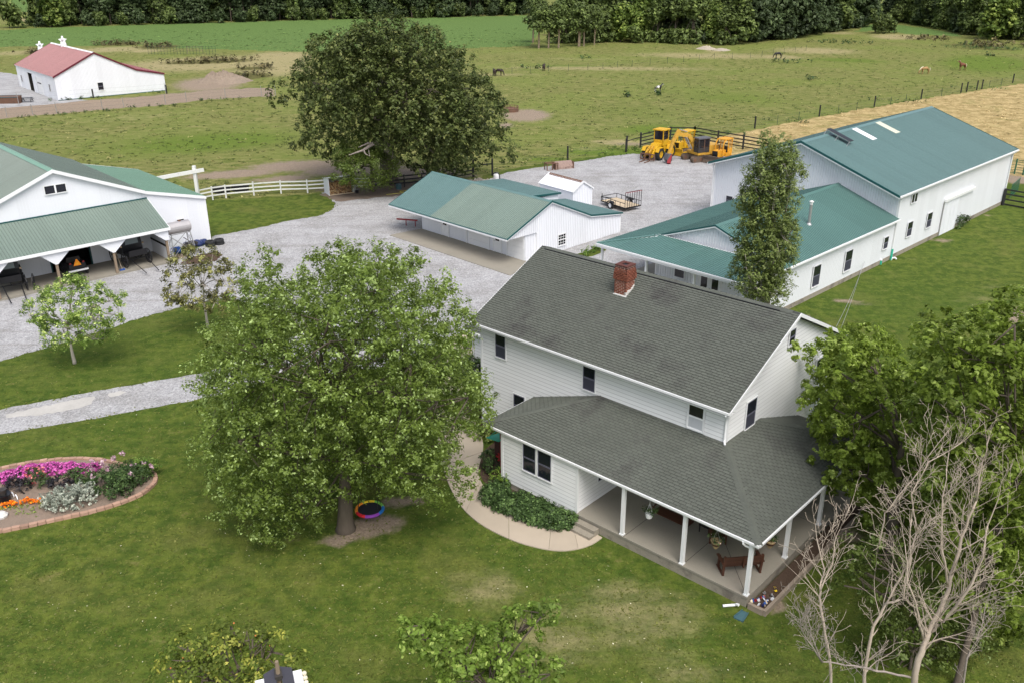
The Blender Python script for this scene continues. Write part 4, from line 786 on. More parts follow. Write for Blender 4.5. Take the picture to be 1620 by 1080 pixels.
# solar panel rack: two glossy panels tilted on legs
SR=empty('solar_panel_rack',(4.65,0,0)); SR.parent=BN
mb=MB(); A,B=Vector((-.25,9.2,rz(9.2)+.46)),Vector((-.05,7.05,rz(7.05)+.36)); C2=Vector((-.75,0,-.30))
mb.hexa([A,B,B+C2*-1+V3(0,0,-.32),A+C2*-1+V3(0,0,-.32),A+V3(-.02,0,.05),B+V3(-.02,0,.05),B+C2*-1+V3(-.02,0,-.27),A+C2*-1+V3(-.02,0,-.27)]); mb.build('solar_panel',BLACK,SR)
mb=MB()
for q in (A,B,(A+B)/2):
    mb.bar(q,(q.x-.5,q.y,rz(q.y)+.03),.035); mb.bar(q,(q.x+.1,q.y,rz(q.y)+.03),.035)
mb.bar(A,B,.05); mb.build('rack_leg',STEEL,SR)
pipe('downspout',BN,[(bo_+.15,-.05,bE-.15),(bo_-.02,be_-.12,bE-.45),(bo_-.02,be_-.12,.9)],.05,W_TRIM,6); pipe('downspout',BN,[(bf_-.1,-.05,bE-.15),(bf_-.1,be_-.12,bE-.45),(bf_-.1,be_-.12,1.0)],.05,W_TRIM,6)
pipe('downspout',BN,[(bo_+.1,bW+.05,bE-.15),(bo_-.1,bW-be_+.1,bE-.7),(bo_-.1,bW-be_+.1,.1)],.05,W_TRIM,6)
pipe('drain_pipe',BN,[(bo_-.02,be_-.14,.95),(bo_-.02,be_-.14,0)],.09,TEAL,8); pipe('drain_pipe',BN,[(bf_-.1,be_-.14,1.1),(bf_-.1,be_-.14,0)],.09,TEAL,8)
pipe('drain_cleanout',None,[],.1,TEAL) if False else None
for q,l_,m_ in (((-0.99, 0.26),'short teal drain cleanout pipe with a white cap beside the workshop wall',TEAL),((0.81, 0.12),'white corrugated drain elbow lying in the grass at the barn corner',W_TRIM)):
    mb=MB()
    if m_ is TEAL: mb.tube([(0,0,0),(0,0,.35)],.09,8); o_=mb.build('drain_cleanout',TEAL); mb=MB(); mb.tube([(0,0,.351),(0,0,.45)],.10,8); mb.build('cap',W_TRIM,o_)
    else: mb.tube([(-.1,0,.0),(0,0,.18),(.2,0,.2),(.35,0,.08)],.08,8); o_=mb.build('drain_elbow',W_TRIM)
    c_,s_=math.cos(BA),math.sin(BA); o_.location=(BX+q[0]*c_-q[1]*s_,BY+q[0]*s_+q[1]*c_,0); tag(o_,l_,'drain pipe')

# ---------------------------------------------------------------- workshop in front of it
SH=empty('workshop',(BX,BY,0),BA,'low white workshop with teal metal roof and front porch joined to the big barn','workshop')
x0,x1,zp,zr_,vr,vl,xg=-21.83,.74,3.542,5.571,5.688,13.18,-17.6; vk=10.39; zk=3.89
hs=math.hypot(vr,zr_-zp)
plane_panels(SH,G_ROOF,(xg,0,zp),(x1,0,zp),(xg,vr,zr_),[(0,0),(x1-xg,0),(x1-xg,hs),(0,hs)])
hk=math.hypot(vk-vr,zr_-zk); plane_panels(SH,G_ROOF,(xg,vk,zk),(x1,vk,zk),(xg,vr,zr_),[(0,0),(x1-xg,0),(x1-xg,hk),(0,hk)])
hl=math.hypot(vl-vk,zk-zp); hipu=-18.2; hipv=10.75; hipz=3.89
plane_panels(SH,G_ROOF,(x0,vl,zp),(x1,vl,zp),(x0,vk,zk),[(0,0),(x1-x0,0),(x1-x0,hl),(3.9,hl),(3.55,hl-.2)])
fz=3.9; A=(x0,0,zp); hf=math.hypot(xg-.1-x0,fz-zp)
plane_panels(SH,G_ROOF,(x0,vl,zp),(x0,0,zp),(xg,vl,fz),[(0,0),(vl,0),(vl,hf),(2.6,hf)])
for P in ([(xg,0,zp),(x1,0,zp),(x1,vr,zr_),(xg,vr,zr_)],[(xg,vr+.001,zr_),(x1,vr+.001,zr_),(x1,vk,zk),(xg,vk,zk)],[(x0+3.7,vk,zk),(x1,vk,zk),(x1,vl,zp),(x0,vl,zp)],[(x0,0,zp),(xg,0,fz),(xg,10.6,fz),(x0,vl,zp)]): slab('roof_deck',SH,W_TRIM,P,.12)
mb=MB(); mb.prism([(xg,vr-.25,zr_-.06),(xg,vr,zr_+.07),(xg,vr+.25,zr_-.06),(xg,vr,zr_+.03)],(x1-xg,0,0)); mb.build('ridge_cap',G_ROOF,SH)
mb=MB(); A_,B_=Vector((x0,vl,zp)),Vector((hipu,10.6,3.9)); mb.bar(A_+V3(0,0,.03),B_+V3(0,0,.03),.22,.05); mb.build('hip_cap',G_ROOF,SH)
for v0,z0 in ((.0,zp),(vk,zk)):
    mb=MB(); mb.prism([(xg-.04,v0,z0-.04),(xg-.04,vr,zr_-.06),(xg-.04,vr,zr_+.06),(xg-.04,v0,z0+.06)],(.05,0,0)); mb.build('rake_trim',G_TRIM,SH)
    mb=MB(); mb.prism([(xg-.025,v0,z0-.14),(xg-.025,vr,zr_-.16),(xg-.025,vr,zr_-.06),(xg-.025,v0,z0-.04)],(.05,0,0)); mb.build('fascia',W_TRIM,SH)
mb=MB(); mb.prism([(xg+.25,.3,3.65),(xg+.25,vk-.2,3.8),(xg+.25,vr,zr_-.15)],(.1,0,0)); mb.build('gable_wall',W_MET,SH)
panels('wall_panel',SH,W_MET,(xg+.245,0,0),(0,1,0),(0,0,1),[(.35,3.7),(vk-.2,3.7),(vk-.2,3.95),(vr,zr_-.16),(.35,3.8)],[(d,-h) for d,h in RIBW],0)
mb=MB(); mb.box(x0-.1,x0,-.0,vl,zp-.13,zp+.0); mb.build('gutter',W_TRIM,SH); mb=MB(); mb.box(x0-.06,x0+.02,0,vl,zp-.26,zp-.135); mb.build('fascia',W_TRIM,SH)
mb=MB(); mb.box(x0,x1,-.1,-.0,zp-.13,zp); mb.build('gutter',W_TRIM,SH); mb=MB(); mb.box(x0+.05,xg+2,.02,vl-.05,zp-.16,zp-.125); mb.build('porch_ceiling',W_TRIM,SH)
wf=-18.6; W0,W1=.33,9.95
mb=MB(); mb.prism([(wf,W0,.35),(wf,W1,.35),(wf,W1,zp-.13),(wf,W0,zp-.13)],(x1-wf,0,0)); mb.build('wall',W_MET,SH)
mb=MB(); mb.box(wf-.02,x1,W0-.03,W1+.02,0,.36); mb.build('foundation',CONC2,SH); mb=MB(); mb.box(x0+.3,wf-.03,.2,vl-.2,0,.2); mb.box(wf-.03,-9,W1+.03,vl+.3,0,.12); mb.build('porch_floor',CONC,SH)
panels('wall_panel',SH,W_MET,(0,W0-.005,0),(1,0,0),(0,0,1),[(wf,.36),(x1-.1,.36),(x1-.1,zp),(wf,zp)],[(d,-h) for d,h in RIBW],0)
for a,b in ((W0,4.0),(6.35,W1)): panels('wall_panel',SH,W_MET,(wf-.005,0,0),(0,1,0),(0,0,1),[(a,.25),(b,.25),(b,zp-.13),(a,zp-.13)],[(d,-h) for d,h in RIBW],0)
for u,v in ((wf,W0),(wf,W1)): mb=MB(); mb.box(u-.05,u+.08,v-.06 if v<1 else v-.08,v+.08 if v<1 else v+.06,.1,zp-.13); mb.build('corner_trim',W_TRIM,SH)
for v in (.5,4.5,8.7,12.9): mb=MB(); mb.box(x0+.35,x0+.5,v,v+.15,.2,zp-.16); mb.build('porch_post',W_TRIM,SH)
for v in (12.9,): [MB().box(u,u+.15,v,v+.15,.1,zp-.16).build('porch_post',W_TRIM,SH) for u in (-14,-9.5,-5)]
window(SH,(-12.55,W0-.035,.92),(1,0,0),1.05,1.6,fb,trim=.075,curtain=SCREEN); window(SH,(-7.65,W0-.035,.95),(1,0,0),1.1,1.62,fb,trim=.075,curtain=SCREEN); window(SH,(-1.05,W0-.035,1.28),(1,0,0),.78,1.0,fb,trim=.065,curtain=SCREEN)
lf=(-1,0,0)
window(SH,(wf-.03,7.3,1.38),(0,1,0),.86,.72,lf,rail=False)
dd=empty('double_door',(wf-.03,4.12,.2)); dd.parent=SH
mb=MB(); mb.box(-.04,.02,-.1,0,0,2.15); mb.box(-.04,.02,1.9,2.0,0,2.15); mb.box(-.04,.02,0,1.9,2.05,2.15); mb.build('door_frame',W_TRIM,dd)
for y in (.01,.96):
    mb=MB(); mb.box(-.03,.02,y,y+.93,.02,2.04); mb.build('door_leaf',W_TRIM,dd); mb=MB(); mb.box(-.045,-.031,y+.2,y+.73,.85,1.85); mb.build('pane',GLASS,dd)
mb=MB(); mb.box(-.08,-.03,.90,.94,.98,1.02); mb.build('handle',BLACK,dd)
FP=MB(); fx,fy=-9.18,2.83; zf=zp+fy*(zr_-zp)/vr; FP.tube([(fx,fy,zf-.05),(fx,fy,zf+1.55)],.11,10); fp=FP.build('flue_pipe',STEEL,SH,smooth=False); mb=MB(); mb.lathe([(.0,1.86),(.17,1.78),(.17,1.72),(.09,1.62),(.12,1.55)],10,(fx,fy,zf)); mb.build('rain_cap',FLASH,fp); mb=MB(); mb.lathe([(.24,-.04),(.13,.12),(.12,.12)],10,(fx,fy,zf)); mb.build('flashing',STEEL,fp)
# thin cables from the workshop down to the farmhouse eave
hxw=Vector((-2.181,42.777,0)); Rh=Matrix.Rotation(-0.742,3,'Z'); Rb=Matrix.Rotation(BA,3,'Z')
for k in range(2):
    a=hxw+Rh@Vector((HL-.2-k*.25,HW-.3,ZE+.3)); b=Vector((BX,BY,0))+Rb@Vector((-4.6+k*.25,.15,.95+.1*k))
    mb=MB(); mb.tube([a.lerp(b,s/8)-V3(0,0,.35*math.sin(PI*s/8)) for s in range(9)],.012,5); mb.build('service_cable',STEEL,label='pale thin cable from the house eave to the workshop wall, %s of the two'%('left' if k else 'right'),cat='cable',group='cables between house and workshop')

# ---------------------------------------------------------------- left barn with open lean-to
LX,LY,LA=-30.933,74.306,0.746
LB=empty('carriage_barn',(LX,LY,0),LA,'white barn at the left edge with grey-green metal roof and an open-fronted lean-to sheltering buggies','barn')
ap,zra,zea=-6.84,8.28,5.45; hr=math.hypot(ap,zra-zea); DV=17.0
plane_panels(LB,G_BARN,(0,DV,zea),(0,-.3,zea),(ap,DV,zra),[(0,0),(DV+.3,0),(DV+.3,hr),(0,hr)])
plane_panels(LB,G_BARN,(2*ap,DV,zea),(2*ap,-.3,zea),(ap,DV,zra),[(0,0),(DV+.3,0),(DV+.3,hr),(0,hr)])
for a in (0,2*ap): slab('roof_deck',LB,W_TRIM,[(a,-.3,zea),(a,DV,zea),(ap+(.001 if a==0 else 0),DV,zra),(ap+(.001 if a==0 else 0),-.3,zra)],.14)
mb=MB(); mb.prism([(ap-.3,-.3,zra-.06),(ap,-.3,zra+.09),(ap+.3,-.3,zra-.06),(ap,-.3,zra+.03)],(0,DV+.3,0)); mb.build('ridge_cap',G_MINT,LB)
for a in (0,2*ap): mb=MB(); mb.prism([(a,-.34,zea-.22),(ap,-.34,zra-.22),(ap,-.34,zra+.06),(a,-.34,zea+.06)],(0,.05,0)); mb.build('rake_board',W_TRIM,LB)
# right addition
zl2=4.05; ur=5.28; AV=14.7; ha_=math.hypot(ur,zea-.05-zl2)
plane_panels(LB,G_MINT,(ur,AV,zl2),(ur,-.15,zl2),(0,AV,zea-.06),[(0,0),(AV+.15,0),(AV+.15,ha_),(0,ha_)])
slab('roof_deck',LB,W_TRIM,[(ur,-.15,zl2),(ur,AV,zl2),(0,AV,zea-.08),(0,-.15,zea-.08)],.13)
mb=MB(); mb.prism([(ur,-.19,zl2-.2),(0,-.19,zea-.26),(0,-.19,zea+.0),(ur,-.19,zl2+.05)],(0,.05,0)); mb.build('rake_board',W_TRIM,LB)
mb=MB(); mb.prism([(ur,AV,zl2-.2),(0,AV,zea-.26),(0,AV,zea+.0),(ur,AV,zl2+.05)],(0,.05,0)); mb.build('rake_board',W_TRIM,LB)
mb=MB(); mb.prism([(ur-.06,0,0),(ur-.06,0,zl2-.12),(-.3,0,zea-.2),(-.3,0,0)],(0,AV-.1,0)); mb.build('wall',W_MET,LB)
panels('wall_panel',LB,W_MET,(0,-.005,0),(1,0,0),(0,0,1),[(.16,.04),(ur-.06,.04),(ur-.06,zl2-.14),(.16,zea-.22)],[(d,-h) for d,h in RIBW],0)
mb=MB(); mb.box(ur-.14,ur-.02,-.04,.1,0,zl2-.13); mb.build('corner_trim',W_TRIM,LB)
window(LB,(2.4,-.03,1.75),(1,0,0),.62,.72,(0,-1,0),rail=False,sash=BLACK)
# main facade above and behind the lean-to
panels('wall_panel',LB,W_MET,(0,-.005,0),(1,0,0),(0,0,1),[(2*ap+.3,4.55),(-.0,4.55),(-.0,zea-.16),(ap,zra-.2),(2*ap+.3,zea-.12)],[(d,-h) for d,h in RIBW],0)
mb=MB(); mb.prism([(2*ap+.3,.0,3.2),(-.02,.0,3.2),(-.02,.0,zea-.2),(ap,.0,zra-.22),(2*ap+.3,.0,zea-.2)],(0,.12,0)); mb.build('gable_wall',W_MET,LB)
for a,b in ((2*ap+.3,-8.25),(-5.15,-.02)):
    mb=MB(); mb.box(a,b,.0,.12,0,3.2); mb.build('wall',W_MET,LB); panels('wall_panel',LB,W_MET,(0,-.005,0),(1,0,0),(0,0,1),[(a,.16),(b,.16),(b,4.5),(a,4.5)],[(d,-h) for d,h in RIBW],0)
mb=MB(); mb.box(-8.32,-8.22,-.05,.14,.1,3.3); mb.box(-5.18,-5.08,-.05,.14,.1,3.3); mb.build('door_jamb',G_TRIM,LB)
for u in (2*ap+.35,-.35): mb=MB(); mb.box(u-.02,u+.08,.13,DV-.2,0,zea-.2); mb.build('side_wall',W_MET,LB)
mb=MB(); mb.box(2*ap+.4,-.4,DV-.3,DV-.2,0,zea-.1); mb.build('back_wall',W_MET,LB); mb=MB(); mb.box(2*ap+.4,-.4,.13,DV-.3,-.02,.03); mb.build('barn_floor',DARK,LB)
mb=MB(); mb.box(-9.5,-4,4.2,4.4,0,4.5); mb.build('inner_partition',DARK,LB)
for u in (-7.6,-6.75): window(LB,(u+.0,-.03,6.44),(1,0,0),.72,.62,(0,-1,0),rail=False,sash=BLACK,trim=.07)
# lean-to
lv,lz,lt=-3.97,3.042,4.795; hh2=math.hypot(lv,lt-lz); UL=2*ap-1.0
plane_panels(LB,G_BARN,(UL,lv,lz),(.15,lv,lz),(UL,0,lt),[(0,0),(.15-UL,0),(.15-UL,hh2-.02),(0,hh2-.02)])
slab('roof_deck',LB,WOODP,[(UL,lv,lz),(.15,lv,lz),(.15,-.02,lt),(UL,-.02,lt)],.07)
mb=MB(); mb.box(UL,.15,-.12,-.03,lt-.02,lt+.07); mb.build('flashing',G_TRIM,LB)
mb=MB(); mb.box(UL,.2,lv-.04,lv+.0,lz-.20,lz+.03); mb.build('eave_board',W_TRIM,LB)
mb=MB(); mb.prism([(.15,lv,lz-.16),(.15,-.05,lt-.16),(.15,-.05,lt+.04),(.15,lv,lz+.04)],(.035,0,0)); mb.build('rake_board',W_TRIM,LB)
mb=MB(); mb.prism([(-.06,lv+.3,.16),(-.06,-.03,.16),(-.06,-.03,lt-.12),(-.06,lv+.3,lz-.08)],(.07,0,0)); mb.build('end_wall',W_MET,LB)
for z in (1.3,2.2): mb=MB(); mb.box(-.13,-.06,lv+.4,-.1,z,z+.14); mb.build('girt',DARK,LB)
pp=[-.15,-4.49,-8.83,-13.17]
for u in pp:
    mb=MB(); mb.box(u-.09,u+.09,lv+.22,lv+.40,.1,lz-.1); mb.build('timber_post',WOODP,LB)
    zz=lz-.2; mb=MB(); a=1.15 if u<-1 else 1.15; b=1.15 if u<-1 else .1
    mb.prism([(u-a,lv+.16,zz),(u-.1,lv+.16,zz-.95),(u+.1,lv+.16,zz-.95),(u+b,lv+.16,zz)] if u<-1 else [(u-a,lv+.16,zz),(u-.1,lv+.16,zz-.85),(u+.2,lv+.16,zz-.85),(u+.2,lv+.16,zz)],(0,.05,0)); mb.build('corner_brace',W_MET,LB)
mb=MB(); mb.box(UL,.1,lv+.2,lv+.42,lz-.30,lz-.1); mb.build('header_beam',W_TRIM,LB)
mb=MB(); mb.box(UL,.15,-3.75,0,0,.15); mb.build('lean_to_floor',CONC,LB)
mb=MB(); mb.box(-8.2,-4.8,lv-.9,-3.75,0,.04); mb.build('ramp',CONC,LB) if False else None

# ---------------------------------------------------------------- red roofed barn far left
RX,RY,RA=-97.241,182.821,-0.867
RBN=empty('red_roof_barn',(RX,RY,0),RA,'white barn with faded red metal roof far left, beside the brown dirt heap','barn')
rL,rv,rZ,rE,vb,zb_,vc,zc_=26.06,7.565,7.73,4.08,14.574,4.274,19.637,3.187
for a,b,c,d in ((0,rE,rv,rZ),(vb,zb_,rv,rZ),(vc,zc_,vb,zb_)):
    h_=math.hypot(c-a,d-b); plane_panels(RBN,R_ROOF,(0,a,b),(rL,a,b),(0,c,d),[(0,0),(rL,0),(rL,h_),(0,h_)]); slab('roof_deck',RBN,W_TRIM,[(0,a,b),(rL,a,b),(rL,c,d),(0,c,d)],.14)
    for u in (rL,-.05): mb=MB(); mb.prism([(u,a,b-.22),(u,c,d-.22),(u,c,d+.08),(u,a,b+.08)],(.05,0,0)); mb.build('rake_trim',R_TRIM,RBN)
mb=MB(); mb.prism([(0,rv-.3,rZ-.08),(0,rv,rZ+.09),(0,rv+.3,rZ-.08),(0,rv,rZ+.03)],(rL,0,0)); mb.build('ridge_cap',W_TRIM,RBN)
mb=MB(); mb.prism([(7.75,.2,0),(7.75,vc-.1,0),(7.75,vc-.1,zc_-.15),(7.75,vb,zb_-.15),(7.75,rv,rZ-.16),(7.75,.2,rE-.1)],(-7.65,0,0)); mb.build('wall',W_MET,RBN)
mb=MB(); mb.prism([(11.55,.2,0),(11.55,vc-.1,0),(11.55,vc-.1,zc_-.15),(11.55,vb,zb_-.15),(11.55,rv,rZ-.16),(11.55,.2,rE-.1)],(rL-.15-11.55,0,0)); mb.build('wall',W_MET,RBN)
mb=MB(); mb.box(7.76,11.54,3.2,3.4,0,3.6); mb.box(7.76,7.8,.35,3.2,0,3.6); mb.box(11.50,11.54,.35,3.2,0,3.6); mb.box(7.8,11.5,.35,3.2,3.36,3.5); mb.box(7.8,11.5,.35,3.2,.01,.04); mb.build('dark_liner',DARK,RBN); mb=MB(); mb.box(7.75,11.55,.2,.3,3.35,rE-.05); mb.build('wall',W_MET,RBN); mb=MB(); mb.box(8.6,10.0,1.5,2.2,0,2.0); mb.build('stored_crate',PLANK,RBN)  # near-black liner box added behind the opening so the doorway stays dark
mb=MB(); mb.box(11.55,13.6,.05,.14,.05,3.3); mb.build('sliding_door',W_MET,RBN)
panels('wall_panel',RBN,W_MET,(rL-.13,0,0),(0,1,0),(0,0,1),[(.2,.1),(vc-.1,.1),(vc-.1,zc_-.2),(vb,zb_-.2),(rv,rZ-.2),(.2,rE-.15)],RIBW,0)
panels('wall_panel',RBN,W_MET,(0,.195,0),(1,0,0),(0,0,1),[(.15,.1),(7.7,.1),(7.7,rE-.05),(.15,rE-.05)],[(d,-h) for d,h in RIBW],0)
panels('wall_panel',RBN,W_MET,(0,.195,0),(1,0,0),(0,0,1),[(17.45,.1),(rL-.15,.1),(rL-.15,rE-.05),(17.45,rE-.05)],[(d,-h) for d,h in RIBW],0)
od=odoor(RBN,13.96,3.4,.15,3.1,n=5); mb=MB(); mb.box(.4,3.0,-.035,-.031,1.95,2.2); mb.build('window_strip',GLASS,od)
mb=MB(); mb.box(.7,1.6,.12,.19,.05,2.1); mb.build('door',W_TRIM,RBN)
window(RBN,(2.85,.17,1.15),(1,0,0),.8,1.25,(0,-1,0),trim=.065); window(RBN,(21.85,.17,1.25),(1,0,0),.8,1.25,(0,-1,0),trim=.065); window(RBN,(rL-.10,7.3,1.2),(0,1,0),.95,1.3,(1,0,0),trim=.12)
mb=MB(); mb.box(rL-.14,rL-.08,.2,vc-.1,0,.12); mb.build('base_trim',G_TRIM,RBN)
# white star shaped ornaments
def star(x,y,z,s,lab):
    e=empty('star_ornament',(x,y,z),.3,lab,'roof ornament','white stars on the red-roofed barn'); pts=[]
    for k in range(10):
        r_=s if k%2==0 else s*.52; a=PI/2+k*PI/5; pts.append((r_*math.cos(a),0,r_*math.sin(a)+s*1.2))
    for rz in (0,PI/2): mb=MB(); mb.prism([(p[0],-.16,p[2]) for p in pts],(0,.32,0)); o_=mb.build('star',W_TRIM,e,rot=(0,0,rz))
    mb=MB(); mb.lathe([(.55,-.3),(.55,.35),(.25,.55)],8); mb.build('base',W_TRIM,e)
Rr=Matrix.Rotation(RA,3,'Z'); q=Vector((RX,RY,0))+Rr@Vector((8.2,rv,rZ)); star(q.x,q.y,q.z,.8,'white star ornament on the ridge of the red-roofed barn, right one')
q=Vector((RX,RY,0))+Rr@Vector((-2.6,6.0,0)); star(q.x,q.y,6.2,.8,'white star ornament past the left end of the red-roofed barn, left one')
mb=MB(); mb.tube([(q.x,q.y,0),(q.x,q.y,6.2)],.12,8); mb.build('pole',W_TRIM,label='white pole carrying a star behind the left end of the red-roofed barn',cat='pole')

# ---------------------------------------------------------------- fences
def fence_line(name, pts, label, cat='fence', rails=(.45,.85,1.25), ph=1.4, spacing=2.4, pm=W_WOOD, rm=W_WOOD, rw=.14, post=.13, railt=.04, capz=.06, pts_post=None, stretch=None):
    pts=[Vector((p[0],p[1],0)) for p in pts]; o0=pts[0]; E_=empty(name,o0,0,label,cat)
    for a,b in zip(pts[:-1],pts[1:]):
        L=(b-a).length; n=max(1,round(L/spacing))
        for k in range(n+(1 if b is pts[-1] else 0)):
            p=a.lerp(b,k/n)-o0; mb=MB(); hh=ph+rnd.uniform(-.04,.04)
            if post<.06: mb.tube([(0,0,0),(rnd.uniform(-.03,.03),rnd.uniform(-.03,.03),hh)],post,5)
            else: mb.box(-post/2,post/2,-post/2,post/2,0,hh)
            mb.build('post',pm,E_,loc=p)
        d=(b-a)/L; s=d.cross(V3(0,0,1))*(post/2+railt/2)
        for z in rails:
            for k in range(n):
                p=a.lerp(b,k/n)-o0+V3(0,0,z)-s; q=a.lerp(b,(k+1)/n)-o0+V3(0,0,z+rnd.uniform(-.02,.02))-s
                mb=MB(); mb.bar(p+d*.006,q-d*.006,railt,rw); mb.build('rail',rm,E_)
    return E_
wf0=(-33.58, 94.68); 
fence_line('white_rail_fence',[(-32.35, 91.46),(-31.35, 92.49),(-30.18, 93.27),(-27.51, 94.31),(-24.79, 95.09),(-21.98, 95.32),(-20.1, 95.85)],'white three-rail wooden fence running from the gate beam to the woodshed',spacing=2.6,ph=1.45)
fence_line('white_rail_fence',[(-17.03, 96.37),(-15.41, 96.63)],'short weathered white rail fence between the woodshed and the big oak trunk',spacing=1.9,ph=1.3)
fence_line('black_rail_fence',[(-15.41, 96.63),(-11.8, 97.73),(-8.08, 99.45),(-4.43, 102.18)],'dark rail fence in the shade behind the oak trunk',spacing=2.6,pm=RAILB,rm=RAILB)
fence_line('black_gate',[(-4.37, 102.5),(-2.2, 103.26)],'black post-and-board gate behind the gravel pile',spacing=9,pm=RAILB,rm=RAILB,rails=(1.35,),ph=2.0,post=.2)
# wire fences on thin posts with occasional thick posts
def wire_fence(name, pts, label, spacing, ph=1.3, thick=(), r=.035, wires=(.35,.7,1.05,1.25), pm=TPOST, tm=RAILB, wr=.008, tr=.11, th=1.6):
    pts=[Vector((p[0],p[1],0)) for p in pts]; o0=pts[0]; E_=empty(name,o0,0,label,'wire fence')
    for a,b in zip(pts[:-1],pts[1:]):
        L=(b-a).length; n=max(1,round(L/spacing))
        for k in range(n+(1 if b is pts[-1] else 0)):
            if k==0 and thick and a is not pts[0]: continue
            p=a.lerp(b,k/n)-o0; mb=MB(); mb.tube([(0,0,0),(rnd.uniform(-.04,.04),rnd.uniform(-.04,.04),ph+rnd.uniform(-.05,.05))],r,5); mb.build('post',pm,E_,loc=p)
        if wires:
            mb=MB()
            for z in wires: mb.tube([a-o0+V3(0,0,z),b-o0+V3(0,0,z)],wr,3)
            mb.build('wire',WIRE,E_)
    for t_ in thick:
        mb=MB(); mb.tube([(0,0,0),(0,0,th)],tr,8); mb.build('thick_post',tm,E_,loc=Vector((t_[0],t_[1],0))-o0)
    return E_
wire_fence('pasture_wire_fence',[(-2.2, 103.26),(-0.22, 105.54),(2.37, 107.55),(7.02, 111.62),(9.28, 113.29),(12.04, 114.6),(14.83, 116.33)],'wire fence on thin green posts along the gravel yard edge right of the black gate',5.2,thick=[(7.02, 111.62),(14.83, 116.33)],th=1.75)
fence_line('black_board_gate',[(14.96, 116.74),(17.11, 119.39)],'narrow black pipe gate left of the yellow loader',spacing=5,pm=RAILB,rm=RAILB,rails=(1.3,),ph=2.0,post=.2,rw=.1)
fence_line('black_board_fence',[(17.09, 119.18),(21.83, 124.13),(25.12, 124.06)],'black four-board fence behind the yellow wheel loader',spacing=3.4,pm=RAILB,rm=RAILB,rails=(.35,.8,1.25,1.7),ph=1.9,post=.2)
fence_line('black_board_fence',[(25.12, 124.06),(27.66, 120.9),(30.33, 117.87),(32.88, 114.98)],'black four-board fence behind the excavator and the orange dozer',spacing=3.6,pm=RAILB,rm=RAILB,rails=(.35,.8,1.25,1.7),ph=1.9,post=.2)
hp=[(21.68, 123.23),(28.28, 126.79),(33.41, 130.83),(35.7, 133.08),(48.41, 143.38),(60.24, 151.94),(71.72, 160.82),(82.33, 168.71),(86.75, 171.91),(98.56, 181.84),(115.33, 194.39),(145.9, 217.27)]
wire_fence('pasture_wire_fence',hp,'long wire fence between the green pasture and the dry hay field',5.6,thick=[(35.7, 133.08),(48.41, 143.38),(60.61, 152.94),(71.72, 160.82),(82.33, 168.71),(83.93, 169.9),(86.83, 172.08),(88.29, 173.15),(98.56, 181.84)],th=1.75,tr=.12)
wire_fence('lane_wire_fence',[(-91.39, 141.98),(-80.49, 145.85),(-77.37, 147.92),(-74.32, 149.74),(-68.45, 153.51),(-65.49, 155.12),(-59.86, 159.16),(-57.19, 162.0),(-51.34, 165.63),(-45.62, 168.62),(-43.25, 169.35)],'grey wire fence on the near side of the brown dirt lane',6.0,ph=1.7,wires=(.5,1.1,1.6),pm=STEEL,r=.05)
wire_fence('lane_wire_fence',[(-84.88, 158.39),(-82.16, 162.29),(-78.89, 164.45),(-75.38, 166.28),(-69.54, 168.87),(-64.53, 172.4)],'grey wire fence against the wall of the red-roofed barn',8.5,ph=1.9,wires=(.9,1.6),pm=STEEL,r=.05,thick=[(-75.38, 166.28),(-64.0, 171.56)],tr=.14)
wire_fence('far_wire_fence',[(-14.4, 195.33),(-3.81, 197.68),(8.26, 203.67),(17.02, 206.06),(27.6, 212.39),(36.64, 218.51),(49.51, 227.7),(58.55, 228.81),(69.59, 238.99),(77.6, 246.83)],'distant faint wire fence across the middle of the pasture',4.6,ph=1.4,wires=(.6,1.1),r=.035)
fence_line('green_tube_fence',[(56.95, 102.55),(58.24, 103.01),(58.89, 102.36),(61.39, 101.36)],'green metal tube fence past the far corner of the big barn',spacing=2.6,pm=GATEG,rm=GATEG,rails=(.2,.5,.8,1.1,1.4,1.6),ph=1.75,post=.12,rw=.04,railt=.03)
fence_line('black_board_fence',[(49.85, 89.04),(51.43, 87.29),(53.62, 85.02)],'black four-board fence joined to the far corner of the big barn',spacing=3.6,pm=RAILB,rm=RAILB,rails=(.12,.62,1.15,1.6),ph=1.7,post=.2)
mb=MB()
for k in range(13): mb.bar((k*.33,0,.2),(k*.33,0,1.5),.03)
for z in (.2,.5,.8,1.1,1.4,1.55): mb.bar((-.1,0,z),(4.1,0,z),.035)
g_=(52.76, 91.42); mb.build('green_wire_gate',GATEG,loc=(g_[0]-1,g_[1],0),rot=(0,0,.9),label='green wire gate leaning behind the black fence at the right edge',cat='gate')
# gate beam
gb0=(-32.4, 91.2); gbh=3.88
GBm=empty('gate_beam',(gb0[0],gb0[1],0),0,'tall white timber gate post carrying a long horizontal beam','gate frame')
gk=Vector((-38.89, 95.0, 2.2, 0.0)[:3]); mb=MB(); mb.box(-.16,.16,-.16,.16,0,gbh); mb.build('gate_post',W_WOOD,GBm)
be=(-32.25, 93.6, 3.2, 0.0)[:3]; 
mb=MB(); d_=Vector((-9.5,-4.8,-.9)); p0=Vector((0,-.2,gbh-.55)); mb.bar(p0-d_.normalized()*1.0,p0+d_,.14,.36); mb.build('cross_beam',W_WOOD,GBm)
mb=MB(); mb.box(-9.9,-9.6,-5.2,-4.9,0,gbh-.9); mb.build('gate_post',W_WOOD,GBm)
mb=MB()
for z in (.3,.6,.9,1.2,1.45): mb.bar((-.3,0,z),(-4.2,1.2,z),.04)
mb.bar((-.3,0,.25),(-.3,0,1.5),.05); mb.bar((-4.2,1.2,.25),(-4.2,1.2,1.5),.05); mb.build('tube_gate',GATEG,loc=(gb0[0],gb0[1],0),label='dark green tube gate behind the barn corner under the white beam',cat='gate')
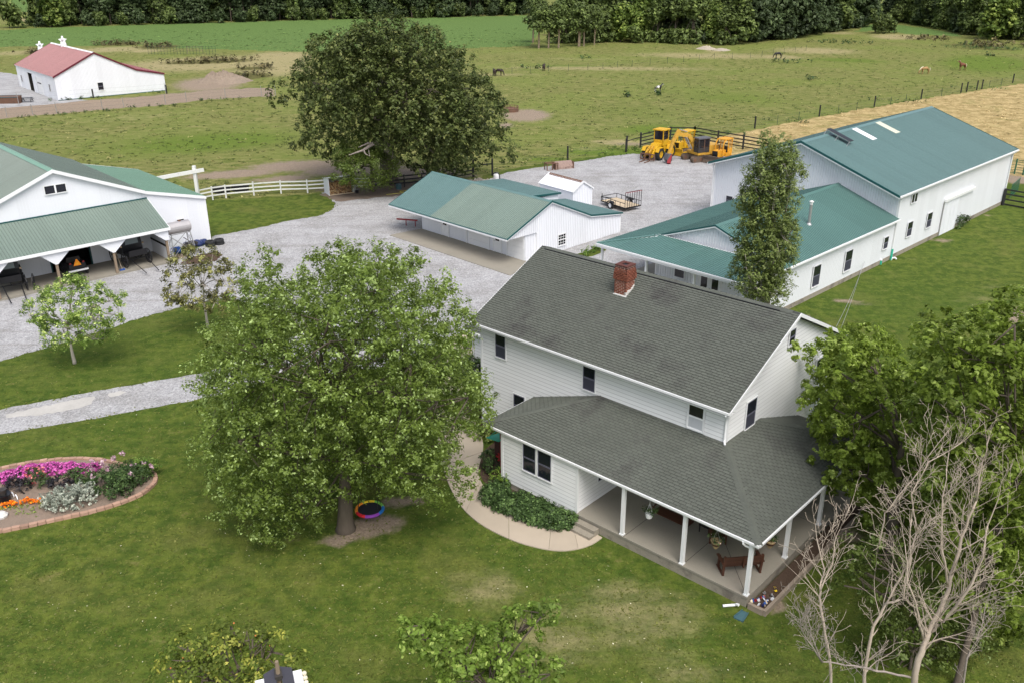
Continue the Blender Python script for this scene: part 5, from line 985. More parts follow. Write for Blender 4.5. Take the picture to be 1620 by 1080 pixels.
# ---------------------------------------------------------------- vegetation
RG=np.random.default_rng(11)
def unit(n): a=RG.normal(size=(n,3)); return a/np.linalg.norm(a,axis=1,keepdims=True)
def sublobes(lobes, k, f, core=.74):
    out=[]
    for l in lobes:
        out.append((l[0],l[1],l[2],l[3]*core))
        n=max(3,int(round(k*min(1.5,max(.6,l[3]/1.6))))); d=unit(n); d[:,2]+=.15; d/=np.linalg.norm(d,axis=1,keepdims=True)
        for q in d:
            r=l[3]*f*rnd.uniform(.7,1.25); a=l[3]*rnd.uniform(.50,.74); out.append((l[0]+q[0]*a,l[1]+q[1]*a,l[2]+q[2]*a,r))
    return out
def leafmesh(name, P, N, size, var, m, aspect=.55):
    n=len(P); A=unit(n); A=np.cross(A,N); A/= (np.linalg.norm(A,axis=1,keepdims=True)+1e-9); B=np.cross(N,A)
    s=(size*(.65+.7*RG.random((n,1)))); A=A*s; B=B*s*aspect; fold=N*s*.18
    V=np.stack([P-A,P+B+fold,P+A,P-B+fold],1).reshape(-1,3); Q=np.arange(n*4).reshape(-1,4)
    return npmesh(name,V,Q,var,m)
def clusters(lobes, dens, keep=.72, up=.15, inner=.15, flat=1.0):
    C=[];D=[]
    L=np.array(lobes,float)
    for i,l in enumerate(L):
        n=max(4,int(dens*4*PI*l[3]**2)); d=unit(n); d[:,2]+=up; d/=np.linalg.norm(d,axis=1,keepdims=True)
        rr=l[3]*(.80+.28*RG.random((n,1))); ins=RG.random(n)<inner; rr[ins]*=.6
        sc=np.array([1,1,flat]); p=l[:3]+d*rr*sc
        ok=np.ones(n,bool)
        for j,o in enumerate(L):
            if j!=i: ok&= ~((np.linalg.norm((p-o[:3])/sc,axis=1)<keep*o[3]) & ~ins)
        C.append(p[ok]); D.append(d[ok])
    return np.concatenate(C),np.concatenate(D)
def spray(C, D, per, rc, size, m, name, upn=.55, dirup=.15, thin=.26, pale=.05, cvar=.22, spread=.8, aspect=.55):
    n=len(C); idx=np.repeat(np.arange(n),per); k=len(idx)
    tw=RG.integers(0,6,k); base=unit(n*6).reshape(n,6,3)*spread+D[:,None,:]; base[:,:,2]+=dirup; base/=np.linalg.norm(base,axis=2,keepdims=True)
    d=base[idx,tw]; t_=RG.random((k,1))**.7; rcs=rc*(.6+.8*RG.random(n))[idx][:,None]
    P=C[idx]+d*t_*rcs+RG.normal(size=(k,3))*rcs*thin*(1.1-t_*.7)
    N=unit(k)*.42+np.array([0,0,1.0])*upn*.7+(P-C[idx])/rcs*.75; N/=np.linalg.norm(N,axis=1,keepdims=True)
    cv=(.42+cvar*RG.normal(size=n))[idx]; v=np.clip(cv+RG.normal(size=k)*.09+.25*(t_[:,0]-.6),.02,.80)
    pl=RG.random(k)<pale; v[pl]=.85+.15*RG.random(pl.sum())
    return leafmesh(name,P,N,size,v,m,aspect)
def wood(mb, p, q, r0, r1, bend=.12, n=5, sides=7, up=.0):
    p=Vector(p); q=Vector(q); L=(q-p).length; pts=[]; rs=[]
    off=Vector((rnd.uniform(-1,1),rnd.uniform(-1,1),rnd.uniform(-.4,.6)))*L*bend
    for i in range(n+1):
        s=i/n; pts.append(p.lerp(q,s)+off*math.sin(PI*s)+V3(0,0,-up*L*math.sin(PI*s))); rs.append(r0+(r1-r0)*s**.8)
    mb.tube(pts,rs,sides); return pts
def tree(name, base, lobes, m, bark, label, tr=.3, height=4.0, dens=2.0, per=60, rc=.55, size=.09, group=None, lean=(0,0), fork=None, keep=.72, up=.15, upn=.55, dirup=.15, pale=.05, cvar=.22, twigs=2, thin=.26, flare=1.5, flat=1.0, bare=0, inner=.15, cat='tree', spread=.8, maxb=.09, sub=None, total=None):
    bx,by=base[0],base[1]; E_=empty(name,(bx,by,0),0,label,cat,group)
    Lb=[(l[0]-bx,l[1]-by,l[2],l[3]) for l in lobes]
    Ls=sublobes(Lb,sub[0],sub[1]) if sub else Lb
    C,D=clusters(Ls,dens,keep,up,inner,flat); lk=C[:,2]>.25; C=C[lk]; D=D[lk]
    if total: per=max(8,int(total/len(C)))
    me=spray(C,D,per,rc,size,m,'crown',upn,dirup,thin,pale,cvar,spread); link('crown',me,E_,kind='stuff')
    mb=MB(); top=Vector((lean[0],lean[1],height)); mb.tube([(0,0,-.1),(0.02,0,.18),(lean[0]*.1,lean[1]*.1,.6),(lean[0]*.5,lean[1]*.5,height*.5),top],[tr*flare,tr*1.15,tr,tr*.88,tr*.72],10)
    ztop=max(l[2] for l in Lb); mid=Vector((lean[0]*1.2,lean[1]*1.2,height+(ztop-height)*.45)); wood(mb,top,mid,tr*.68,tr*.35,.05)
    for l in (Lb if len(Lb)<34 else rnd.sample(Lb,20)):
        c=Vector(l[:3]); src=top if c.z<mid.z else mid; src=src.lerp(top,.3)
        pts=wood(mb,src,c,min(tr*.30,.04+l[3]*maxb*.8),.03,.10,up=-.06 if c.z>src.z else .03)
        near=np.argsort(np.linalg.norm(C-np.array(l[:3]),axis=1)); near=near[len(near)//40:]
        for k in range(twigs*3):
            j=near[min(len(near)-1,int(rnd.random()*max(6,len(near)*.06)))]; wood(mb,pts[rnd.choice((3,4,5))],C[j],.035,.008,.08,3,4)
    mb.build('trunk',bark,E_,smooth=True)
    return E_
MAP=[(-10.91, 36.75, 11.31, 0.66), (-9.25, 32.43, 12.94, 0.41), (-9.96, 35.73, 11.7, 0.38), (-7.06, 31.89, 12.93, 0.58), (-7.62, 36.33, 11.83, 0.51), (-6.18, 31.68, 13.11, 0.55), (-7.16, 36.8, 11.45, 0.83), (-5.87, 31.45, 13.06, 0.67), (-5.79, 36.93, 11.26, 0.78), (-4.81, 32.07, 12.99, 0.54), (-5.49, 37.71, 10.9, 0.7), (-4.15, 32.11, 13.01, 0.56), (-4.04, 35.78, 11.91, 0.38), (-9.8, 32.39, 12.17, 0.41), (-10.67, 37.06, 10.56, 0.54), (-9.0, 32.06, 12.01, 0.58), (-9.52, 35.96, 10.81, 0.39), (-8.49, 37.31, 10.65, 0.75), (-6.8, 31.56, 12.4, 0.47), (-7.49, 38.02, 9.92, 0.69), (-6.11, 30.95, 12.55, 0.52), (-6.72, 37.99, 10.29, 0.73), (-5.31, 30.67, 12.86, 0.7), (-5.51, 38.14, 10.24, 0.83), (-4.46, 31.28, 12.25, 0.64), (-4.71, 37.32, 10.57, 0.47), (-3.41, 32.74, 12.3, 0.52), (-3.22, 35.95, 10.81, 0.4), (-2.62, 33.48, 11.42, 0.36), (-10.09, 32.53, 11.4, 0.49), (-11.28, 37.63, 9.1, 0.86), (-9.11, 31.15, 11.57, 0.63), (-10.52, 38.04, 8.83, 0.58), (-8.23, 32.09, 11.72, 0.46), (-8.94, 37.31, 9.69, 0.78), (-7.1, 30.43, 11.87, 0.51), (-8.58, 38.37, 9.23, 0.84), (-6.18, 29.97, 11.97, 0.67), (-7.61, 37.89, 9.21, 0.52), (-5.8, 30.76, 12.21, 0.68), (-6.27, 38.75, 8.66, 0.63), (-4.57, 30.19, 11.98, 0.51), (-5.34, 38.68, 9.16, 0.52), (-4.01, 30.63, 11.74, 0.58), (-3.92, 37.49, 9.42, 0.59), (-3.01, 32.01, 11.24, 0.41), (-3.0, 36.58, 10.03, 0.51), (-2.31, 36.2, 9.51, 0.39), (-10.45, 32.37, 10.67, 0.47), (-11.74, 36.75, 8.9, 0.49), (-9.35, 31.33, 10.64, 0.73), (-11.15, 37.39, 8.72, 0.73), (-8.21, 30.54, 11.24, 0.62), (-10.03, 38.5, 8.24, 0.72), (-7.72, 30.43, 11.46, 0.41), (-9.21, 38.08, 7.83, 0.67), (-6.69, 30.33, 11.25, 0.7), (-8.16, 38.6, 8.16, 0.63), (-6.07, 30.34, 11.11, 0.69), (-7.26, 39.12, 7.92, 0.73), (-4.96, 29.67, 11.54, 0.46), (-6.39, 39.01, 8.03, 0.53), (-4.22, 30.23, 11.64, 0.41), (-4.81, 38.59, 8.16, 0.83), (-3.49, 30.5, 11.03, 0.44), (-3.82, 38.09, 7.96, 0.52), (-2.49, 32.08, 10.83, 0.68), (-2.33, 36.58, 8.55, 0.6), (-2.18, 32.65, 10.37, 0.59), (-12.21, 32.97, 9.23, 0.36), (-13.15, 36.78, 7.61, 0.76), (-11.4, 32.06, 9.88, 0.47), (-12.52, 37.71, 7.27, 0.59), (-10.36, 31.24, 9.88, 0.68), (-11.81, 38.42, 7.06, 0.86), (-9.19, 31.15, 10.28, 0.52), (-10.72, 37.71, 7.77, 0.75), (-8.01, 29.84, 10.72, 0.41), (-9.77, 38.29, 7.43, 0.54), (-7.47, 30.56, 10.25, 0.53), (-8.79, 38.63, 6.9, 0.6), (-6.66, 30.13, 10.62, 0.55), (-7.69, 39.45, 6.69, 0.81), (-5.36, 29.91, 10.89, 0.55), (-6.57, 38.59, 7.22, 0.67), (-4.7, 30.15, 10.37, 0.7), (-5.7, 38.71, 6.82, 0.52), (-4.15, 30.29, 10.55, 0.68), (-4.68, 38.41, 6.85, 0.87), (-3.27, 31.17, 10.05, 0.69), (-3.39, 37.68, 7.22, 0.79), (-2.31, 32.08, 9.54, 0.73), (-11.71, 32.41, 8.73, 0.52), (-13.12, 37.89, 5.95, 0.55), (-10.45, 31.23, 9.13, 0.64), (-12.14, 37.8, 6.41, 0.88), (-9.2, 30.49, 9.77, 0.67), (-11.56, 38.81, 6.18, 0.64), (-8.75, 30.01, 9.65, 0.71), (-10.77, 38.85, 5.79, 0.68), (-7.86, 29.95, 10.06, 0.47), (-9.1, 38.58, 6.4, 0.58), (-6.99, 30.65, 9.92, 0.61), (-8.17, 38.51, 5.75, 0.59), (-6.2, 30.37, 9.71, 0.49), (-7.08, 38.54, 6.21, 0.79), (-5.04, 30.22, 9.6, 0.72), (-6.03, 38.36, 6.09, 0.86), (-4.28, 30.78, 9.49, 0.53), (-5.13, 38.34, 6.41, 0.84), (-3.83, 30.87, 9.33, 0.59), (-3.56, 38.07, 5.99, 0.91), (-2.97, 31.12, 9.38, 0.6), (-2.88, 36.92, 6.73, 0.63), (-1.97, 33.01, 8.86, 0.37), (-12.35, 32.38, 8.06, 0.5), (-13.9, 36.62, 6.11, 0.73), (-10.95, 31.3, 8.26, 0.59), (-12.66, 38.05, 5.26, 0.86), (-10.31, 31.17, 8.38, 0.76), (-12.24, 38.56, 5.26, 0.77), (-9.24, 30.85, 8.79, 0.41), (-11.28, 39.12, 4.77, 0.69), (-8.15, 30.75, 8.69, 0.66), (-9.82, 39.14, 4.48, 0.73), (-7.26, 30.33, 8.85, 0.62), (-8.88, 39.06, 4.8, 0.79), (-6.43, 30.06, 8.78, 0.66), (-7.49, 38.35, 4.84, 0.86), (-5.59, 30.13, 9.13, 0.48), (-6.51, 38.28, 4.78, 0.74), (-5.09, 30.51, 8.62, 0.57), (-5.62, 38.6, 5.32, 0.73), (-3.89, 30.69, 8.8, 0.53), (-4.39, 38.52, 5.37, 0.72), (-2.88, 30.44, 8.74, 0.54), (-3.23, 37.66, 5.29, 0.58), (-2.51, 30.88, 8.39, 0.5), (-2.59, 37.19, 5.33, 0.71), (-1.62, 32.59, 7.81, 0.44), (-12.43, 32.98, 6.98, 0.37), (-13.28, 37.2, 4.34, 0.51), (-10.67, 31.55, 7.42, 0.53), (-12.8, 38.34, 3.81, 0.85), (-10.07, 31.09, 7.65, 0.47), (-11.35, 38.65, 3.92, 0.91), (-8.69, 30.5, 7.96, 0.5), (-10.73, 39.21, 3.9, 0.58), (-7.7, 30.06, 8.34, 0.65), (-9.83, 38.97, 3.51, 0.84), (-7.03, 29.85, 8.62, 0.53), (-8.38, 38.51, 4.28, 0.59), (-6.55, 30.75, 7.82, 0.72), (-7.64, 39.25, 3.96, 0.83), (-5.17, 30.45, 7.72, 0.62), (-6.46, 39.2, 3.27, 0.57), (-4.23, 29.65, 8.71, 0.53), (-5.16, 38.87, 3.84, 0.59), (-3.84, 30.9, 7.58, 0.57), (-3.98, 38.78, 4.02, 0.83), (-2.87, 30.67, 7.85, 0.72), (-2.46, 37.28, 4.91, 0.83), (-1.75, 31.99, 7.37, 0.56), (-1.71, 37.05, 4.3, 0.66), (-0.87, 33.4, 6.32, 0.38), (-13.85, 35.82, 4.43, 0.41), (-11.51, 31.48, 6.42, 0.75), (-13.43, 37.57, 3.76, 0.86), (-10.74, 31.26, 6.93, 0.46), (-12.67, 38.67, 3.2, 0.8), (-9.29, 30.78, 6.9, 0.71), (-11.26, 39.04, 2.68, 0.8), (-8.2, 30.53, 7.06, 0.49), (-10.42, 38.14, 2.69, 0.77), (-7.75, 30.74, 6.97, 0.61), (-8.96, 38.4, 3.3, 0.67), (-6.63, 29.92, 7.68, 0.7), (-8.0, 38.5, 2.72, 0.83), (-5.69, 30.41, 7.06, 0.67), (-7.08, 38.68, 2.34, 0.59), (-4.75, 30.65, 6.83, 0.71), (-6.12, 38.94, 2.98, 0.88), (-4.07, 30.17, 7.42, 0.74), (-5.05, 39.05, 2.52, 0.72), (-3.47, 30.71, 7.11, 0.66), (-3.17, 38.04, 3.5, 0.74), (-2.66, 31.15, 6.58, 0.45), (-2.69, 37.38, 3.53, 0.81), (-1.67, 32.26, 6.46, 0.72), (-14.2, 36.22, 2.7, 0.53), (-12.78, 32.72, 4.94, 0.61), (-13.69, 38.22, 1.75, 0.89), (-10.91, 31.27, 5.85, 0.75), (-12.75, 38.49, 1.97, 0.59), (-9.97, 30.53, 6.28, 0.45), (-11.93, 38.12, 1.93, 0.53), (-8.85, 30.63, 6.13, 0.53), (-11.13, 39.15, 1.54, 0.68), (-7.93, 30.39, 6.36, 0.6), (-10.11, 38.94, 1.14, 0.68), (-7.18, 29.95, 6.91, 0.74), (-8.45, 37.74, 1.83, 0.92), (-6.1, 30.64, 5.99, 0.75), (-6.99, 37.65, 1.98, 0.57), (-5.51, 30.83, 6.05, 0.77), (-6.09, 38.25, 1.71, 0.85), (-4.64, 30.2, 6.15, 0.64), (-5.33, 38.68, 1.68, 0.96), (-3.73, 31.01, 6.23, 0.47), (-3.91, 37.96, 1.99, 0.91), (-3.07, 31.16, 5.97, 0.68), (-3.22, 37.13, 2.86, 0.73), (-2.22, 32.73, 5.3, 0.54), (-14.27, 36.1, 2.21, 0.42), (-11.35, 31.0, 5.29, 0.75), (-10.79, 31.37, 4.78, 0.63), (-9.37, 30.44, 5.09, 0.51), (-8.74, 30.87, 5.21, 0.57), (-8.05, 30.43, 5.2, 0.58), (-9.29, 37.82, 1.23, 0.82), (-7.37, 31.46, 5.12, 0.54), (-7.6, 37.45, 1.04, 0.94), (-6.05, 31.0, 5.05, 0.62), (-6.84, 37.88, 0.96, 0.88), (-4.89, 31.13, 5.09, 0.65), (-4.14, 30.52, 5.35, 0.77), (-3.18, 30.87, 5.12, 0.56), (-2.4, 31.76, 4.34, 0.78), (-12.52, 32.71, 3.08, 0.56), (-11.19, 31.42, 3.8, 0.6), (-10.27, 30.91, 3.91, 0.69), (-9.28, 30.37, 4.94, 0.51), (-8.43, 31.48, 3.64, 0.47), (-7.61, 31.54, 3.97, 0.79), (-7.99, 36.81, 0.91, 0.75), (-7.0, 32.63, 3.03, 0.5), (-5.77, 32.49, 2.97, 0.49), (-4.64, 30.97, 4.35, 0.61), (-4.15, 31.43, 4.0, 0.77), (-2.76, 31.81, 3.28, 0.55), (-2.3, 32.42, 3.08, 0.58), (-12.05, 32.46, 2.53, 0.56), (-11.23, 31.57, 2.85, 0.67), (-10.04, 30.75, 3.49, 0.53), (-9.13, 31.25, 3.12, 0.56), (-8.15, 31.86, 2.67, 0.47), (-3.78, 32.95, 1.86, 0.49), (-2.77, 32.99, 1.84, 0.39), (-12.08, 32.4, 1.34, 0.58), (-10.65, 31.7, 1.55, 0.68), (-9.75, 31.93, 1.64, 0.67), (-9.09, 33.05, 0.85, 0.4), (-8.22, 33.03, 0.86, 0.43), (-10.36, 32.07, 0.92, 0.64), (-7.29, 33.81, 11.61, 0.91), (-5.98, 33.81, 11.75, 0.91), (-4.82, 33.81, 11.33, 0.91), (-10.13, 33.81, 10.57, 0.92), (-7.56, 33.81, 10.94, 0.91), (-6.37, 33.81, 11.08, 0.91), (-4.67, 33.81, 10.97, 0.91), (-3.18, 33.81, 10.55, 0.92), (-10.08, 33.81, 10.15, 0.92), (-8.58, 33.81, 10.12, 0.92), (-7.14, 33.81, 10.07, 0.92), (-5.65, 33.81, 9.86, 0.93), (-4.22, 33.81, 10.07, 0.92), (-11.23, 33.81, 8.96, 0.93), (-9.97, 33.81, 9.15, 0.93), (-8.62, 33.81, 9.32, 0.93), (-7.48, 33.81, 9.04, 0.93), (-5.76, 33.81, 9.25, 0.93), (-4.64, 33.81, 9.04, 0.93), (-3.04, 33.81, 8.9, 0.93), (-11.7, 33.81, 7.85, 0.95), (-10.2, 33.81, 8.26, 0.94), (-9.37, 33.81, 8.1, 0.94), (-7.71, 33.81, 8.51, 0.94), (-6.22, 33.81, 8.34, 0.94), (-4.7, 33.81, 8.1, 0.94), (-3.16, 33.81, 7.96, 0.94), (-11.83, 33.81, 7.03, 0.95), (-10.73, 33.81, 7.52, 0.95), (-8.97, 33.81, 7.2, 0.95), (-7.68, 33.81, 7.33, 0.95), (-6.27, 33.81, 7.36, 0.95), (-4.93, 33.81, 7.58, 0.95), (-3.2, 33.81, 7.1, 0.95), (-2.36, 33.81, 6.99, 0.95), (-12.07, 33.81, 6.09, 0.96), (-10.95, 33.81, 6.25, 0.96), (-9.25, 33.81, 6.61, 0.96), (-7.96, 33.81, 6.63, 0.96), (-6.58, 33.81, 6.68, 0.96), (-4.83, 33.81, 6.62, 0.96), (-3.47, 33.81, 6.53, 0.96), (-1.85, 33.81, 6.44, 0.96), (-11.62, 33.81, 5.58, 0.97), (-9.76, 33.81, 5.48, 0.97), (-8.53, 33.81, 5.31, 0.97), (-7.03, 33.81, 5.26, 0.97), (-5.24, 33.81, 5.1, 0.97), (-4.37, 33.81, 5.35, 0.97), (-2.89, 33.81, 5.13, 0.97), (-11.8, 33.81, 4.41, 0.98), (-10.58, 33.81, 4.38, 0.98), (-8.83, 33.81, 4.43, 0.98), (-7.57, 33.81, 4.1, 0.98), (-6.05, 33.81, 4.35, 0.98), (-4.66, 33.81, 4.43, 0.98), (-3.33, 33.81, 4.47, 0.98), (-11.63, 33.81, 3.31, 0.99), (-10.31, 33.81, 3.25, 0.99), (-8.94, 33.81, 3.16, 0.99), (-6.86, 33.81, 3.24, 0.99), (-5.31, 33.81, 3.5, 0.99), (-4.38, 33.81, 3.31, 0.99), (-12.04, 33.81, 2.3, 1.0), (-10.94, 33.81, 2.75, 1.0), (-9.06, 33.81, 2.17, 1.0), (-4.39, 33.81, 2.73, 1.0)]
mbase=(-7.48, 33.57)
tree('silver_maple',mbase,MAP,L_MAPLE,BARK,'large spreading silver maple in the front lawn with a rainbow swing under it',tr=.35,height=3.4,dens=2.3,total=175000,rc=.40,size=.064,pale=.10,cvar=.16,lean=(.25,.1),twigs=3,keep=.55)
OAK=[(-15.29, 100.1, 16.18, 1.08), (-19.48, 94.1, 15.03, 1.02), (-19.87, 100.62, 14.84, 1.09), (-17.0, 91.85, 15.03, 1.52), (-16.9, 102.68, 13.89, 1.82), (-14.41, 91.73, 14.89, 1.89), (-14.6, 101.17, 15.26, 1.64), (-11.75, 92.57, 16.05, 2.08), (-12.5, 102.2, 13.9, 1.65), (-8.88, 92.81, 15.12, 1.69), (-9.19, 101.59, 14.42, 1.94), (-21.97, 99.99, 11.94, 1.15), (-17.85, 91.44, 14.34, 1.53), (-19.79, 102.56, 12.02, 1.41), (-14.96, 91.37, 14.35, 1.89), (-17.26, 102.65, 12.78, 2.23), (-13.93, 91.7, 14.05, 1.87), (-13.79, 102.91, 13.14, 2.43), (-11.44, 91.6, 14.3, 1.51), (-10.63, 102.98, 11.81, 1.45), (-8.69, 92.1, 14.24, 1.63), (-7.52, 102.69, 11.83, 2.34), (-5.49, 91.68, 12.88, 1.89), (-5.11, 99.46, 13.13, 1.09), (-23.7, 94.53, 10.27, 1.05), (-23.03, 101.37, 10.32, 1.33), (-19.82, 92.63, 11.94, 1.25), (-21.32, 101.36, 10.8, 1.41), (-16.95, 91.28, 11.48, 2.17), (-17.17, 102.79, 9.01, 1.6), (-14.6, 90.27, 12.03, 1.75), (-14.99, 103.15, 9.33, 2.15), (-12.56, 90.88, 11.66, 1.7), (-13.4, 103.95, 10.68, 1.81), (-10.38, 91.12, 11.11, 1.42), (-10.39, 103.89, 10.4, 1.61), (-7.64, 90.53, 11.52, 1.64), (-7.09, 102.78, 9.65, 1.57), (-4.04, 91.79, 10.58, 1.93), (-3.93, 100.4, 10.2, 1.3), (-3.09, 94.23, 11.19, 1.04), (-22.26, 101.43, 8.71, 1.64), (-19.64, 92.89, 9.46, 1.67), (-19.22, 103.26, 8.44, 1.86), (-16.04, 90.05, 9.57, 1.38), (-16.65, 103.85, 8.23, 1.68), (-13.75, 90.6, 8.71, 1.26), (-13.5, 104.06, 7.95, 2.02), (-11.08, 89.87, 9.62, 1.93), (-11.33, 103.87, 8.11, 1.49), (-9.16, 89.84, 8.96, 1.82), (-7.31, 102.95, 7.12, 1.37), (-5.71, 90.51, 8.96, 1.92), (-5.37, 103.09, 7.75, 1.87), (-3.0, 92.23, 9.56, 1.74), (-2.54, 101.37, 6.85, 2.24), (-23.51, 99.76, 5.34, 1.13), (-20.25, 92.52, 6.41, 1.32), (-21.16, 100.91, 4.5, 1.5), (-17.67, 91.53, 7.91, 1.29), (-17.57, 102.65, 4.17, 2.11), (-15.7, 91.71, 7.47, 1.45), (-15.05, 102.22, 4.86, 1.86), (-12.47, 92.04, 7.72, 1.77), (-11.55, 101.37, 4.85, 1.45), (-9.97, 91.99, 6.65, 1.48), (-8.92, 102.74, 5.17, 2.17), (-7.5, 90.48, 6.43, 2.0), (-6.77, 104.03, 5.57, 1.88), (-5.61, 90.42, 7.14, 2.09), (-4.61, 102.39, 5.12, 1.91), (-2.5, 93.19, 6.41, 1.39), (-19.39, 101.69, 3.83, 1.88), (-16.57, 93.92, 3.73, 1.07), (-16.03, 100.76, 3.99, 1.62), (-10.5, 100.81, 3.6, 2.19), (-8.61, 91.91, 5.37, 2.06), (-8.99, 101.35, 2.67, 1.85), (-6.68, 92.39, 4.59, 1.72), (-6.01, 101.1, 2.0, 1.43), (-4.57, 93.14, 4.58, 2.13), (-0.72, 94.31, 4.6, 1.07), (-16.14, 95.98, 13.49, 2.63), (-11.99, 95.98, 13.85, 2.62), (-15.52, 95.98, 11.3, 2.65), (-12.38, 95.98, 11.67, 2.65), (-8.1, 95.98, 10.79, 2.66), (-15.39, 95.98, 9.39, 2.67), (-11.83, 95.98, 8.67, 2.68), (-6.82, 95.98, 8.24, 2.69), (-13.0, 95.98, 7.05, 2.7), (-8.33, 95.98, 6.38, 2.71), (-5.95, 95.98, 6.12, 2.71)]
ob=(-13.62, 98.94)
OAKT=tree('old_oak',ob,OAK,L_OAK,BARKO,'huge old oak with a broad dark crown and massive trunk beside the woodshed',tr=1.05,height=4.3,dens=1.0,total=100000,rc=.75,size=.155,keep=.62,up=.25,pale=.03,cvar=.2,twigs=1,inner=.05,flare=1.7,thin=.18,spread=.9)
mb=MB(); b0=Vector((ob[0],ob[1],0))
def px(*q): return Vector(q[:3])-b0
P_=[px(*(-12.4, 97.0, 2.82, 0.0)),px(*(-13.42, 94.0, 5.45, 0.0)),px(*(-14.1, 92.0, 5.9, 0.0)),px(*(-14.94, 91.0, 5.46, 0.0)),px(*(-16.27, 90.0, 5.16, 0.0))]; mb.tube(P_,[.45,.28,.2,.12,.04],7)
mb.tube([P_[2],px(*(-14.53, 91.5, 6.06, 0.0)),px(*(-15.37, 90.6, 5.8, 0.0))],[.14,.1,.03],6); mb.tube([P_[3],px(*(-14.75, 90.8, 5.12, 0.0)),px(*(-14.27, 90.5, 4.92, 0.0)),px(*(-14.43, 91.0, 5.46, 0.0))],[.1,.07,.06,.03],6)
mb.tube([px(*(-13.6, 98.0, 3.16, 0.0)),px(*(-13.4, 97.0, 6.75, 0.0)),px(*(-14.51, 96.0, 10.18, 0.0)),px(*(-14.86, 96.0, 10.94, 0.0))],[.5,.4,.28,.15],8); mb.tube([px(*(-14.4, 96.0, 9.85, 0.0)),px(*(-13.18, 95.0, 11.57, 0.0))],[.22,.1],7)
mb.build('dead_limb',DEADG,OAKT)
sb=(-15.13, 96.63)
tree('young_hackberry',(-15.09, 96.34),[(-15.47, 93.5, 3.32, 1.98),(-16.73, 93.5, 4.12, 1.58),(-13.77, 93.5, 4.1, 1.71),(-15.1, 94.0, 5.0, 1.72),(-17.5, 93.5, 2.66, 1.19),(-13.24, 93.8, 2.58, 1.06)],L_MAPLE,BARK,'small leafy tree between the woodshed and the oak trunk',tr=.22,height=2.6,dens=1.8,per=60,rc=.8,size=.085,pale=.02)
